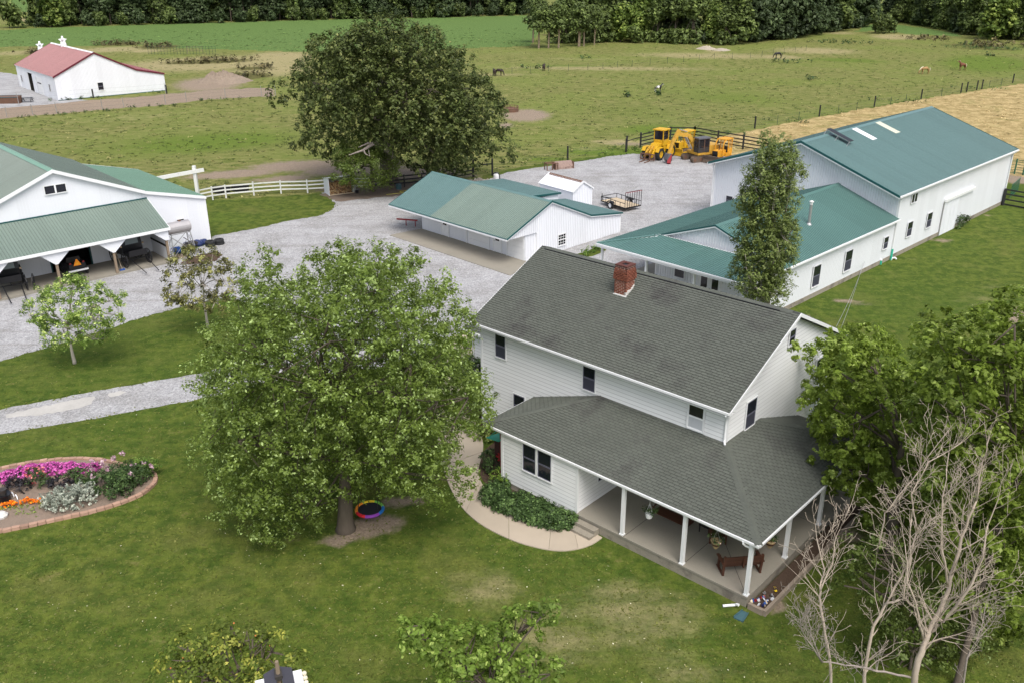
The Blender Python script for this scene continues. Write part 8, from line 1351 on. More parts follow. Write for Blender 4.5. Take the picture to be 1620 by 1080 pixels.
mb=MB(); mb.lathe([(0,0),(.30,0),(.30,.78),(.24,.9),(0,.92)],14); mb.build('tank_body',W_TRIM,KG,smooth=False); mb=MB(); mb.tube([(-.35,0,.95),(0,0,1.05),(.3,0,1.0),(.4,0,.6),(.42,.0,.3)],.06,6); mb.build('hose',BLACK,KG)
q=(-0.85, 99.94); mb=MB(); mb.lathe([(0,0),(.2,.02),(.24,.3),(0,.3)],10); mb.build('grey_bucket',STEEL,loc=(q[0],q[1],0),label='small grey pail on the gravel right of the white tank',cat='pail')
# firewood shed
wA,wB=Vector((-19.35, 94.01)),Vector((-16.98, 95.24)); wd=(wB-wA); wl=wd.length; WS=empty('woodshed',(wA.x,wA.y,0),math.atan2(wd.y,wd.x),'small open-fronted white woodshed packed with split firewood by the rail fence','shed')
mb=MB(); mb.prism([(0,0,0),(0,1.8,0),(0,1.8,1.5),(0,0,1.85)],(-.06,0,0)); mb.build('side_wall',W_MET,WS); mb=MB(); mb.prism([(wl,0,0),(wl,1.8,0),(wl,1.8,1.5),(wl,0,1.85)],(.06,0,0)); mb.build('side_wall',W_WOOD,WS)
mb=MB(); mb.box(0,wl,1.75,1.8,0,1.5); mb.build('back_wall',W_WOOD,WS); panels('roof_panel',WS,W_WOOD,(-.15,2.0,1.50),(1,0,0),(0,-1,.19),[(0,0),(wl+.3,0),(wl+.3,2.25),(0,2.25)],RIBW)
mb=MB(); mb.box(0,wl,0,.06,0,.1); mb.build('sill',PLANK,WS)
FW=[mat('firewood_%s'%n,c_,.9,(8,.25),orand=.25) for n,c_ in (('brown',(.22,.12,.06)),('tan',(.42,.27,.13)),('pale',(.50,.36,.20)))]
lgm=[]
for m_ in FW:
    mb=MB(); mb.prism([(-.09,0,-.06),(.09,0,-.05),(.02,0,.08)],(0,.45,0)); lgm.append(mb.mesh('log',m_))
for j in range(11):
    for i in range(int(wl/.165)-1):
        hmax=1.35-.25*math.sin(i*.6)
        if j*.12<hmax: link('log',rnd.choice(lgm),WS,loc=(.14+i*.165+rnd.uniform(-.02,.02),.12+rnd.uniform(-.1,.12)+j*.03,.10+j*.12),rot=(rnd.uniform(-.15,.15),rnd.uniform(0,6.28),rnd.uniform(-.3,.3)))
q=(-16.64, 95.24); mb=MB(); mb.lathe([(0,0),(.16,0),(.18,.35),(0,.36)],10); mb.build('black_pail',BLACK,loc=(q[0],q[1],0),label='small black pail at the right foot of the woodshed',cat='pail')
q=(-12.33, 96.87); mb=MB(); mb.lathe([(0,0),(.3,0),(.33,.55),(.0,.56)],10); mb.build('dark_barrel',NAVYP,loc=(q[0],q[1],0),label='dark barrel at the foot of the oak trunk',cat='barrel')
mb=MB(); hq=[(-13.39, 94.35),(-12.49, 94.75),(-11.52, 95.15),(-12.13, 95.72),(-10.95, 96.27),(-9.96, 95.97)]
mb.tube([(a[0],a[1],.03) for a in hq],.035,5); mb.build('garden_hose',mat('yellow_hose',(.45,.42,.06),.5),label='yellow-green garden hose lying on the soil under the oak',cat='hose')
# stock tanks behind the white fence
for (a,b),l_ in (((-31.38, 94.37),'black oval stock tank behind the white fence next to the gate post'),((-29.58, 95.17),'black oval stock tank behind the white fence, farther from the gate post')):
    mb=MB(); mb.lathe([(.82,0),(.90,.62),(.84,.62),(.78,.1),(0,.1)],18); o_=mb.build('stock_tank',BLACK,loc=(a,b+1.3,0),label=l_,cat='water trough'); o_.scale=(1.15,.7,1)
# hay ring
q=(-0.06, 149.52); HR=empty('hay_ring',(q[0],q[1],0),0,'rusty round hay feeder ring on bare earth in the pasture','hay feeder')
for z in (.25,.55,.85): mb=MB(); mb.tube([(1.25*math.cos(2*PI*k/24),1.25*math.sin(2*PI*k/24),z) for k in range(25)],.05,5,cap=False); mb.build('ring',RUST,HR)
for k in range(12): a=2*PI*k/12; mb=MB(); mb.tube([(1.25*math.cos(a),1.25*math.sin(a),0),(1.25*math.cos(a),1.25*math.sin(a),.9)],.035,5); mb.build('upright',RUST,HR)
mb=MB(); mb.prism([(1.27*math.cos(2*PI*k/24),1.27*math.sin(2*PI*k/24),0) for k in range(24)],(0,0,.45)); mb.build('sheet_skirt',RUST,HR)
# things by the red roofed barn
q=(-87.54, 160.6); mb=MB(); mb.prism([(-1.9,-.6,0),(-1.9,.7,0),(-1.9,.9,1.2),(-1.9,-.8,1.1)],(3.7,0,0)); o_=mb.build('scrap_bin',RUST,loc=(q[0],q[1],0),rot=(0,0,.1),label='rust-brown steel bin on the gravel at the far left',cat='bin'); mb=MB(); mb.bar((-1.9,-.8,1.12),(1.8,-.8,1.12),.1); mb.bar((-1.9,.9,1.22),(1.8,.9,1.22),.1); mb.build('rim',NAVYP,o_)
q=(-85.14, 162.0); PT2=empty('picnic_table',(q[0],q[1],0),.2,'dark picnic table on the gravel beside the red-roofed barn','picnic table')
for y in (-.28,0,.28): mb=MB(); mb.box(-.95,.95,y-.13,y+.13,.72,.76); mb.build('top_board',BLACK,PT2)
for y in (-.7,.7): mb=MB(); mb.box(-.95,.95,y-.13,y+.13,.42,.46); mb.build('seat_board',BLACK,PT2)
for x in (-.7,.7): mb=MB(); mb.bar((x,-.75,0),(x,-.2,.74),.08); mb.bar((x,.75,0),(x,.2,.74),.08); mb.bar((x,-.8,.4),(x,.8,.4),.08); mb.build('leg_frame',BLACK,PT2)
mb=MB()
for k in range(22): mb.bar((k*.85,0,0),(k*.85,0,2.1),.05)
for z in (.2,.65,1.1,1.55,2.0): mb.bar((0,0,z),(17.9,0,z),.035)
q=(-94.14, 243.74); mb.build('metal_pen',TPOST,loc=(q[0],q[1],0),rot=(0,0,-.05),label='dark tube livestock panels at the edge of the green crop field',cat='livestock pen')
mb=MB(); mb.bar((0,0,0),(0,0,2),.08); mb.bar((4,0,0),(4,0,2),.08); mb.bar((0,0,1.7),(4,0,1.7),.06); mb.bar((0,0,.9),(4,0,.9),.06); q=(-84.36, 244.97); mb.build('wooden_gate',WOODP,loc=(q[0],q[1],0),label='pale wooden gate at the right end of the livestock panels',cat='gate')

# ---------------------------------------------------------------- around the carriage barn (its own local frame)
RL=Matrix.Rotation(LA,3,'Z')
def lw(u,v,z=0): p=Vector((LX,LY,0))+RL@Vector((u,v,z)); return (p.x,p.y,p.z)
def buggy(name,u,v,label,rz=0,rear=False):
    Bg=empty(name,lw(u,v,.15),LA+rz,label,'buggy'); Bg.scale=(1.35,1.15,1.15)       # front points to local -y
    mb=MB(); mb.prism([(-.62,-.55,.75),(-.62,1.1,.75),(-.62,1.1,2.05),(-.62,.2,2.12),(-.62,-.35,1.95),(-.62,-.5,1.45)],(1.24,0,0)); mb.build('box_body',BLACK,Bg)
    mb=MB(); mb.box(-.68,.68,-.45,1.2,2.06,2.14); mb.build('roof',BLACK,Bg)
    mb=MB(); mb.prism([(-.40,-.515,1.5),(.40,-.515,1.5),(.40,-.42,1.86),(-.40,-.42,1.86)],(0,-.02,0)); mb.build('windscreen',mat('pale_windscreen',(.20,.24,.24),.2),Bg)
    mb=MB(); mb.prism([(-.55,-1.35,.8),(-.55,-.5,.75),(-.55,-.5,1.1),(-.55,-1.0,.95),(-.55,-1.4,1.25)],(1.1,0,0)); mb.build('dash',BLACK,Bg)
    for s in (-1,1):
        spoked(Bg,s*.78,.85,.62,rz=PI/2); spoked(Bg,s*.74,-.95,.52,rz=PI/2)
        mb=MB(); mb.tube([(s*.45,-1.2,.62),(s*.42,-2.2,.35),(s*.38,-3.3,.06)],.03,6); mb.build('shaft',BLACK,Bg)
        mb=MB(); mb.lathe([(0,0),(.06,.02),(.06,.12),(0,.14)],8,(s*.68,-.5,1.35)); mb.build('lamp',mat('lamp_glass',(.6,.45,.3),.2),Bg)
    mb=MB(); mb.bar((-.7,.85,.6),(.7,.85,.6),.05); mb.bar((-.7,-.95,.5),(.7,-.95,.5),.05); mb.bar((0,-.95,.55),(0,.85,.6),.05); mb.build('axle',BLACK,Bg); return Bg
buggy('horse_buggy',-2.55,-1.75,'black horse buggy parked under the right bay of the lean-to',.05)
buggy('horse_buggy',-11.9,-1.7,'black horse buggy parked under the lean-to at the left picture edge',-.12)
CT=empty('open_cart',lw(-7.0,-1.9,.15),LA,'low black cart with an orange slow-vehicle triangle and silver bumper','cart')
mb=MB(); mb.box(-.6,.6,-.4,1.4,.5,.95); mb.box(-.62,.62,-.45,-.38,.5,1.05); mb.build('cart_body',BLACK,CT); mb=MB(); mb.box(-.5,.5,.3,.45,.95,1.4); mb.box(-.5,.5,.3,.8,.95,1.05); mb.build('seat',DMETAL,CT)
mb=MB(); mb.box(-.75,.75,-.62,-.5,.45,.57); mb.build('bumper',W_TRIM,CT)
mb=MB(); mb.prism([(-.30,-.50,.90),(.30,-.50,.90),(.05,-.50,1.42),(-.05,-.50,1.42)],(0,-.03,0)); tri=mb.build('warning_triangle',mat('orange_triangle',(.95,.30,.01),.4),CT); mb=MB(); mb.prism([(-.17,-.535,.98),(.17,-.535,.98),(0,-.535,1.27)],(0,-.01,0)); mb.build('triangle_centre',mat('bright_orange',(1.0,.42,.02),.4),tri)
for s in (-1,1):
    spoked(CT,s*.75,.9,.5,rz=PI/2); spoked(CT,s*.72,-.1,.42,rz=PI/2); mb=MB(); mb.box(s*.5-.07,s*.5+.07,-.48,-.45,1.05,1.18); mb.build('reflector',REDP,CT)
o_=empty('spare_wheel',lw(-10.55,-3.1,.15),LA+1.2,'black spoked carriage wheel standing beside the left buggy','wheel'); spoked(o_,0,0,.6,z=.6)
mb=MB(); mb.tube([(.1,.9,1.5),(0,-.3,.1)],.018,6); BR=mb.build('push_broom',PLANK,loc=lw(-3.95,-3.0,.15),rot=(0,0,LA),label='push broom with a blue head leaning by the lean-to post',cat='broom'); mb=MB(); mb.box(-.2,.2,-.38,-.24,0,.12); mb.build('broom_head',BLUEP,BR)
TK=empty('water_tank_stand',lw(1.3,-2.85,0),LA,'horizontal galvanised tank raised on a lattice stand beside the lean-to','water tank')
mb=MB(); mb.tube([(-1.05,0,2.62),(-1.0,0,2.62),(.95,0,2.62),(1.0,0,2.62)],[.42,.5,.5,.42],18); mb.build('tank',TANKM,TK,smooth=False)
mb=MB(); mb.tube([(.2,0,3.1),(.2,0,3.2)],.12,8); mb.build('filler_cap',RUST,TK)
cs=[(-.95,-.55),(.95,-.55),(.95,.55),(-.95,.55)]
for x,y in cs: mb=MB(); mb.bar((x*1.12,y*1.3,0),(x*.85,y*.7,2.25),.06); mb.build('leg',STEEL,TK)
for a,b in zip(cs,cs[1:]+cs[:1]):
    mb=MB(); mb.bar((a[0]*1.1,a[1]*1.25,.25),(b[0]*.9,b[1]*.8,2.0),.035); mb.bar((b[0]*1.1,b[1]*1.25,.25),(a[0]*.9,a[1]*.8,2.0),.035); mb.bar((a[0]*.85,a[1]*.7,2.15),(b[0]*.85,b[1]*.7,2.15),.06); mb.build('cross_brace',STEEL,TK)
for k in range(9): mb=MB(); mb.box(-1.3,-1.25,-.6,-.2,.25*k+.2,.25*k+.23); 
mb=MB(); [mb.box(-1.22,-1.19,-.75,-.35,.2+.25*k,.23+.25*k) for k in range(9)]; mb.box(-1.22,-1.19,-.77,-.74,0,2.4); mb.box(-1.22,-1.19,-.35,-.32,0,2.4); mb.build('ladder',STEEL,TK)
mb=MB(); mb.tube([(-.45,0,.3),(.45,0,.3)],.30,14); mb.build('blue_barrel',BLUEP,loc=lw(1.2,-1.6,0),rot=(0,0,LA),label='bright blue barrel lying beneath the raised tank',cat='barrel')
def stack_tyres(u,v,label,r=.36):
    E_=empty('tyre_stack',lw(u,v,0),0,label,'tyres','stacked tyres by the barn')
    for k in range(2): mb=MB(); mb.lathe([(r*.58,0),(r*.9,.0),(r,.06),(r,.18),(r*.9,.24),(r*.58,.24),(r*.52,.12),(r*.58,0)],18,(rnd.uniform(-.03,.03),rnd.uniform(-.03,.03),.245*k)); mb.build('tyre',RUBBER,E_)
q=(4.45, -1.55); stack_tyres(q[0],q[1],'stack of two black tyres nearer the blue tarp',.43); q=(5.28, -1.56); stack_tyres(q[0],q[1],'stack of two black tyres farther out on the gravel',.43)
q=(3.59, -0.74)
mb=MB(); r_=random.Random(3)
for k in range(9): x,y=r_.uniform(-.8,.8),r_.uniform(-.3,.3); mb.lathe([(0,.0),(.3,.0),(.34,.2),(.2,.42),(0,.48)],7,(x,y,0))
mb.build('blue_tarp_heap',TARP,loc=lw(q[0],q[1]+.2,0),rot=(0,0,LA),label='crumpled dark blue tarp heap against the barn wall',cat='tarp')
q=(3.07, -0.75); mb=MB(); mb.box(-.4,.4,-.25,.25,.15,.5); mb.tube([(-.5,-.35,.22),(-.5,.35,.22)],.22,10); mb.tube([(.5,-.35,.22),(.5,.35,.22)],.22,10); mb.bar((0,0,.5),(-.7,0,1.1),.05); mb.build('garden_machine',DMETAL,loc=lw(q[0],q[1],0),rot=(0,0,LA+.3),label='dark small garden machine beside the tarp heap',cat='garden machine')
mb=MB(); [mb.box(-1.0,1.0,-.6+.3*k,-.42+.3*k,.1,.13) for k in range(4)]; [mb.box(x,x+.1,-.6,.5,0,.1) for x in (-1,-.05,.9)]; mb.build('wooden_pallet',WOODP,loc=lw(.75,-2.7,0),rot=(0,0,LA),label='weathered wooden pallet beneath the tank stand',cat='pallet')

# ---------------------------------------------------------------- horses
def horse(p, h, rz, coat, label, graze=True, mane=None, patch=None):
    k=h/1.55; hd=[(-.75,0,1.32),(-.35,0,1.36),(.1,0,1.30),(.55,0,1.38)]
    V=[];R=[];Ed=[]
    def a(p_,r_,par=None): V.append(p_); R.append(r_); (Ed.append((par,len(V)-1)) if par is not None else None); return len(V)-1
    rump=a((-.62,0,1.22),(.29,.29)); mid=a((0,0,1.16),(.30,.31),rump); ch=a((.52,0,1.2),(.27,.30),mid)
    if graze: n1=a((.88,0,1.12),(.15,.2),ch); n2=a((1.15,0,.78),(.12,.14),n1); h1=a((1.27,0,.48),(.10,.12),n2); h2=a((1.33,0,.12),(.06,.07),h1)
    else: n1=a((.78,0,1.48),(.15,.2),ch); n2=a((.95,0,1.82),(.11,.13),n1); h1=a((1.1,0,1.9),(.10,.12),n2); h2=a((1.42,0,1.68),(.055,.07),h1)
    for s in (1,-1):
        f1=a((.55,s*.15,.82),(.10,.12),ch); f2=a((.56,s*.16,.45),(.055,.055),f1); f3=a((.55,s*.16,.10),(.045,.045),f2); a((.60,s*.16,.0),(.06,.05),f3)
        b1=a((-.60,s*.17,.82),(.13,.16),rump); b2=a((-.78,s*.17,.50),(.065,.07),b1); b3=a((-.72,s*.17,.12),(.045,.045),b2); a((-.67,s*.17,.0),(.06,.05),b3)
        a((h1 and V[h1][0]-.03,s*.07,V[h1][2]+.16 if not graze else V[h1][2]+.14),(.02,.02),h1)
    me=bpy.data.meshes.new('skeleton'); me.from_pydata([(x*k,y*k,z*k) for x,y,z in V],Ed,[]); o=bpy.data.objects.new('tmp',me); COL.objects.link(o)
    sk=o.modifiers.new('s','SKIN'); 
    for i,r_ in enumerate(R): o.data.skin_vertices[0].data[i].radius=(r_[0]*k,r_[1]*k)
    o.data.skin_vertices[0].data[1].use_root=True; ss=o.modifiers.new('u','SUBSURF'); ss.levels=1; ss.render_levels=1
    dg=bpy.context.evaluated_depsgraph_get(); m2=bpy.data.meshes.new_from_object(o.evaluated_get(dg)); bpy.data.objects.remove(o)
    m2.materials.clear(); m2.materials.append(coat); m2.polygons.foreach_set('use_smooth',[True]*len(m2.polygons)); m2.name='horse_body'
    HO=empty('horse',(p[0],p[1],0),rz,label,'horse'); link('body',m2,HO)
    mb=MB(); mb.tube([(-.85*k,0,1.3*k),(-1.0*k,0,1.1*k),(-1.0*k,0,.55*k)],[.05*k,.08*k,.03*k],6); mb.build('tail',mane or coat,HO)
    q1=Vector(V[n1])*k; q2=Vector(V[n2])*k; q3=Vector(V[h1])*k; mb=MB(); u_=V3(.0,0,.13*k); mb.tube([Vector(V[ch])*k+V3(0,0,.28*k),q1+u_*1.5,q2+u_*1.1+V3(.03,0,0),q3+u_],[.05*k,.08*k,.08*k,.04*k],6); mb.build('mane',mane or coat,HO)
    return HO
HB=mat('dark_bay_coat',(.030,.018,.014),.5,(3,.2)); HK=mat('black_coat',(.012,.012,.014),.45,(3,.2)); HP=mat('palomino_coat',(.36,.22,.09),.6,(3,.1)); HC=mat('chestnut_coat',(.17,.065,.035),.55,(3,.15)); HM=mat('flaxen_mane',(.75,.68,.55),.7,(9,.1))
HPT=mat('pinto_coat',(.80,.78,.74),.6,(3,.05),(1.3,.0),col2=(.02,.018,.018),thr=(.42,.45))
for n_,x_ in (('p',0),):
    horse((-3.52, 196.58),1.5,math.radians(100),HB,'dark brown horse seen from behind, left of the grazing pair beyond the oak',graze=True)
    horse((-2.59, 196.56),1.5,math.radians(-25),HB,'dark brown horse grazing with head to the right, right of the pair',graze=True)
    horse((7.27, 205.21),1.55,math.radians(80),HB,'single dark brown horse seen end-on in the far pasture',graze=True)
    horse((27.26, 171.08),1.2,math.radians(15),HPT,'black and white pinto pony standing in the middle of the pasture',graze=False,mane=HK)
    horse((65.28, 228.56),1.55,math.radians(190),HK,'black horse grazing below the middle wood',graze=True)
    horse((87.46, 196.37),1.6,math.radians(185),HP,'golden palomino horse with white stockings grazing at the right',graze=True,mane=HM)
    horse((98.29, 202.76),1.6,math.radians(200),HC,'chestnut horse with a flaxen mane standing with raised head',graze=False,mane=HM)

# ---------------------------------------------------------------- porch and garden things (house frame)
RHh=Matrix.Rotation(-0.742,3,'Z'); HO0=Vector((-2.181,42.777,0)); HA=-0.742
def hw_(u,v,z=0): p=HO0+RHh@Vector((u,v,z)); return (p.x,p.y,p.z)
BE=empty('wooden_glider_bench',hw_(17.08,-1.75,ZS),HA+math.radians(49),'dark brown wooden glider bench seen from behind at the porch corner','bench')
for s in (-.78,.78):
    mb=MB(); mb.bar((s,-.32,.02),(s,.42,.02),.09,.06); mb.bar((s,-.25,0),(s,-.36,.95),.09,.1); mb.bar((s,.3,0),(s,.22,.62),.09,.08); mb.bar((s*1.05,-.38,.62),(s*1.05,.36,.60),.12,.05); mb.build('end_frame',BROWNW,BE)
for k in range(5): mb=MB(); mb.box(-.74,.74,-.26+.115*k,-.16+.115*k,.40,.425); mb.build('seat_slat',BROWNW,BE)
for k in range(4): mb=MB(); mb.hexa([(-.74,-.30-.03*k,.47+.12*k),(.74,-.30-.03*k,.47+.12*k),(.74,-.275-.03*k,.47+.12*k),(-.74,-.275-.03*k,.47+.12*k),(-.74,-.33-.03*k,.58+.12*k),(.74,-.33-.03*k,.58+.12*k),(.74,-.305-.03*k,.58+.12*k),(-.74,-.305-.03*k,.58+.12*k)]); mb.build('back_slat',BROWNW,BE)
mb=MB(); mb.box(-.03,.03,-.42,-.33,.4,.93); mb.build('back_brace',BROWNW,BE)
SW=empty('porch_swing',hw_(13.35,-1.0,ZS),HA,'brown wooden porch swing hanging behind the second post','porch swing')
for k in range(6): mb=MB(); mb.box(-.85,.85,-.28+.1*k,-.19+.1*k,.48,.505); mb.build('seat_slat',BROWNW,SW)
for k in range(4): mb=MB(); mb.box(-.85,.85,.30+.03*k,.325+.03*k,.54+.12*k,.64+.12*k); mb.build('back_slat',BROWNW,SW)
for s in (-.84,.84): mb=MB(); mb.box(s-.03,s+.03,-.3,.38,.40,.47); mb.box(s-.03,s+.03,-.25,-.19,.47,.75); mb.box(s-.04,s+.04,-.3,.38,.75,.79); mb.build('arm',BROWNW,SW); mb=MB(); mb.tube([(s,-.25,.78),(s,.02,1.7),(s,.02,2.42)],.012,5); mb.tube([(s,.36,.78),(s,.02,1.7)],.012,5); mb.build('chain',STEEL,SW)
CHR=empty('porch_chair',hw_(15.35,-.55,ZS),HA+math.radians(35),'dark brown wooden armchair on the porch behind a hanging planter','chair')
for x in (-.33,.33):
    for y in (-.3,.3): mb=MB(); mb.box(x-.035,x+.035,y-.035,y+.035,0,.62 if y<0 else .95); mb.build('leg',BROWNW,CHR)
    mb=MB(); mb.box(x-.06,x+.06,-.35,.32,.62,.66); mb.build('arm_rest',BROWNW,CHR)
mb=MB(); [mb.box(-.33,.33,-.3+.13*k,-.19+.13*k,.38,.41) for k in range(5)]; mb.build('seat',BROWNW,CHR); mb=MB(); [mb.box(-.30+.13*k,-.20+.13*k,.28,.31,.42,.98) for k in range(5)]; mb.build('backrest',BROWNW,CHR)
mb=MB(); mb.box(-.3,.3,-.25,.25,.35,.42); [mb.box(x-.02,x+.02,y-.02,y+.02,0,.35) for x in (-.27,.27) for y in (-.2,.2)]; mb.build('side_table',BLACK,loc=hw_(14.75,-.35,ZS),rot=(0,0,HA),label='small black side table left of the porch chair',cat='table')
def planter(u,v,z,label,style=0):
    E_=empty('hanging_planter',hw_(u,v,z),HA,label,'hanging basket','hanging baskets under the porch eave'); top=PZ-.15-z
    if style: prof=[(0,-.42),(.06,-.38),(.12,-.28),(.2,-.14),(.23,0),(.20,0),(.0,-.02)]; mb=MB(); mb.lathe(prof,14); mb.build('basket',mat('striped_basket',(.50,.36,.20),.8,(3,.1)),E_); mb=MB(); mb.lathe([(.235,-.07),(.225,-.11),(.18,-.19),(.20,-.14)],14); mb.build('basket_band',BROWNW,E_)
    else: mb=MB(); mb.lathe([(0,-.2),(.13,-.2),(.17,0),(.0,-.01)],12); mb.build('basket',W_TRIM,E_)
    C=RG.normal(size=(16,3))*np.array([.13,.13,.06])+np.array([0,0,.10]); D=C/np.linalg.norm(C,axis=1,keepdims=True); link('plant',spray(C,D,28,.16,.03,L_SHRUB,'plant'),E_,kind='stuff')
    if not style: C=C[:6]; link('dark_flowers',spray(C*1.5,D[:6],12,.1,.03,L_BLACKP,'dark_flowers'),E_,kind='stuff')
    else: link('blossoms',spray(C[:4]*1.2,D[:4],3,.1,.022,F_PALE,'blossoms'),E_,kind='stuff')
    mb=MB(); [mb.tube([(.18*math.cos(a),.18*math.sin(a),0),(0,0,min(.5,top))],.008,4) for a in (0,2.1,4.2)]; mb.tube([(0,0,min(.5,top)),(0,0,top)],.008,4); mb.build('hanger',W_TRIM if not style else STEEL,E_)
planter(13.62-.35,-2.75,2.0,'white hanging basket with dark trailing flowers, leftmost under the eave',0); planter(16.46,-2.75,2.18,'striped hanging basket with pink blossoms between the second and corner posts',1); planter(17.9,-.96,1.95,'striped hanging basket right of the porch corner post',1)
# planting bed with timbers along the right side of the porch
TB=empty('timber_planting_bed',hw_(18.25,-3.05,0),HA,'narrow raised mulch bed edged with timbers along the right side of the porch','planting bed')
mb=MB(); mb.box(0,.62,.1,9.6,0,.13); mb.build('mulch',MULCH,TB)
for k in range(4):
    for z in (0,.13): mb=MB(); mb.box(.63,.76,.0+k*2.42,2.40+k*2.42,z,z+.125); mb.build('timber',LANDT,TB)
for z in (0,.13): mb=MB(); mb.box(.0,.62,-.04,.1,z,z+.125); mb.build('timber',LANDT,TB)
cols=[BLUEP,REDP,W_TRIM,mat('navy_paint',(.02,.03,.12),.5),mat('cream_paint',(.7,.6,.4),.5)]
SG=empty('patriotic_garden_ornaments',hw_(18.55,-2.65,.16),HA,'jumble of small red, white and blue garden ornaments in the bed corner','garden ornaments')
for k in range(26): mb=MB(); x,y=rnd.uniform(-.25,.26),rnd.uniform(-.2,.75); mb.box(-.05,.05,-.02,.02,0,rnd.uniform(.05,.16)); mb.build('ornament_piece',cols[int(rnd.random()*5)] if y<.5 else STEEL,SG,loc=(x,y,0),rot=(rnd.uniform(-1,1),rnd.uniform(-1,1),rnd.uniform(0,3)))
yf=hw_(18.62,-1.6,.16); bush('yellow_flower',[(yf[0],yf[1],.12,.06)],F_YEL,'single yellow flower in the mulch beside the porch',cat='flower',dens=60,per=12,rc=.06,size=.022,z0=.1)['kind']='stuff'
mb=MB(); q0=Vector(((8.24, 28.26)[0],(8.24, 28.26)[1],.07)); q1=Vector(((8.72, 28.3)[0],(8.72, 28.3)[1],.08)); q2=Vector(((8.83, 28.15)[0],(8.83, 28.15)[1],.2)); mb.tube([q0,q1,q1.lerp(q2,.6)+V3(0,0,.03),q2],.055,8); mb.build('downspout_elbow',W_TRIM,label='white plastic downspout extension lying on the grass at the porch corner',cat='pipe')
sp1,sp2=Vector((9.05, 27.93)),Vector((8.68, 27.49)); d_=(sp2-sp1).normalized(); s_=Vector((-d_.y,d_.x)); SB=MB()
v_=[sp1-s_*.13,sp1+s_*.13,sp2+s_*.20,sp2-s_*.20]; SB.hexa([(a.x,a.y,.0) for a in v_]+[(a.x,a.y,.06) for a in v_]); so_=SB.build('splash_block',NAVYP,label='dark green splash block on the grass at the porch corner',cat='splash block')
SB=MB(); SB.bar((v_[0].x,v_[0].y,.08),(v_[3].x,v_[3].y,.08),.03,.06); SB.bar((v_[1].x,v_[1].y,.08),(v_[2].x,v_[2].y,.08),.03,.06); SB.build('lip',NAVYP,so_)
# red stand beside the front room
PS_=empty('red_bird_feeder_stand',hw_(4.35,-2.35,0),HA,'tall red metal stand with a teal roof at the left wall of the front room','garden stand')
mb=MB(); mb.bar((0,0,0),(0,0,2.3),.07); mb.bar((.3,.3,0),(.3,.3,2.3),.07); mb.build('post',REDP,PS_)
mb=MB(); mb.box(-.45,-.05,.02,.1,.9,1.9); mb.build('dark_panel',mat('dark_maroon',(.05,.015,.02),.6),PS_)
mb=MB(); mb.prism([(-.75,-.25,1.9),(.1,-.25,2.0),(.1,.55,2.0),(-.6,.45,1.9)],(0,0,.04)); mb.build('roof',TEAL,PS_); mb=MB(); mb.tube([(-.7,-.1,1.93),(-.1,.1,2.55),(.1,.2,2.0)],.025,5); mb.build('roof_brace',TEAL,PS_)
for k in range(6): mb=MB(); mb.bar((0,-.06,1.0),(.26*math.cos(k*1.05),-.06,1.0+.26*math.sin(k*1.05)),.1,.02,up=(0,1,0)); mb.build('fan_blade',REDP,PS_)
for x in (.1,.2): mb=MB(); mb.bar((x,.1,.9),(x,.1,2.0),.03); mb.build('bar',W_TRIM,PS_)
# saucer swing
sc=(-6.48, 34.35); SSW=empty('saucer_swing',(sc[0],sc[1],0),0,'round rainbow-rimmed saucer swing hanging under the silver maple','swing')
rc=[(.75,.03,.03),(.85,.26,.02),(.9,.60,.02),(.30,.55,.08),(.02,.30,.62),(.03,.15,.55),(.35,.06,.45),(.65,.02,.10)]
seg=[((210,260),(.60,.02,.03)),((130,210),(.95,.30,.02)),((75,130),(.95,.68,.02)),((15,75),(.20,.50,.07)),((-40,15),(.01,.14,.45)),((-100,-40),(.25,.05,.40))]
for (a0,a1),c_ in seg:
    mb=MB(); mb.tube([(.60*math.cos(math.radians(a0+(a1-a0)*k/10)),.60*math.sin(math.radians(a0+(a1-a0)*k/10)),.55) for k in range(11)],.075,8); mb.build('rim_pad',mat('rim_colour',c_,.5,(5,.05)),SSW)
mb=MB(); mb.prism([(.56*math.cos(2*PI*k/24),.56*math.sin(2*PI*k/24),.545) for k in range(24)],(0,0,.02)); mb.build('seat_fabric',mat('black_mesh',(.012,.012,.02),.7),SSW)
for a in (40,140,220,320): mb=MB(); x,y=.58*math.cos(math.radians(a)),.58*math.sin(math.radians(a)); t_=Vector((.35 if math.cos(math.radians(a))>0 else -.35,.2,3.9)); mb.tube([(x,y,.58),Vector((x,y,.58)).lerp(t_,.5),t_],.015,5); mb.build('rope',BLACK,SSW)
mb=MB(); mb.tube([(-.62,0,.58),(-1.25,.05,1.05)],.015,5); mb.build('tether',BLACK,SSW)
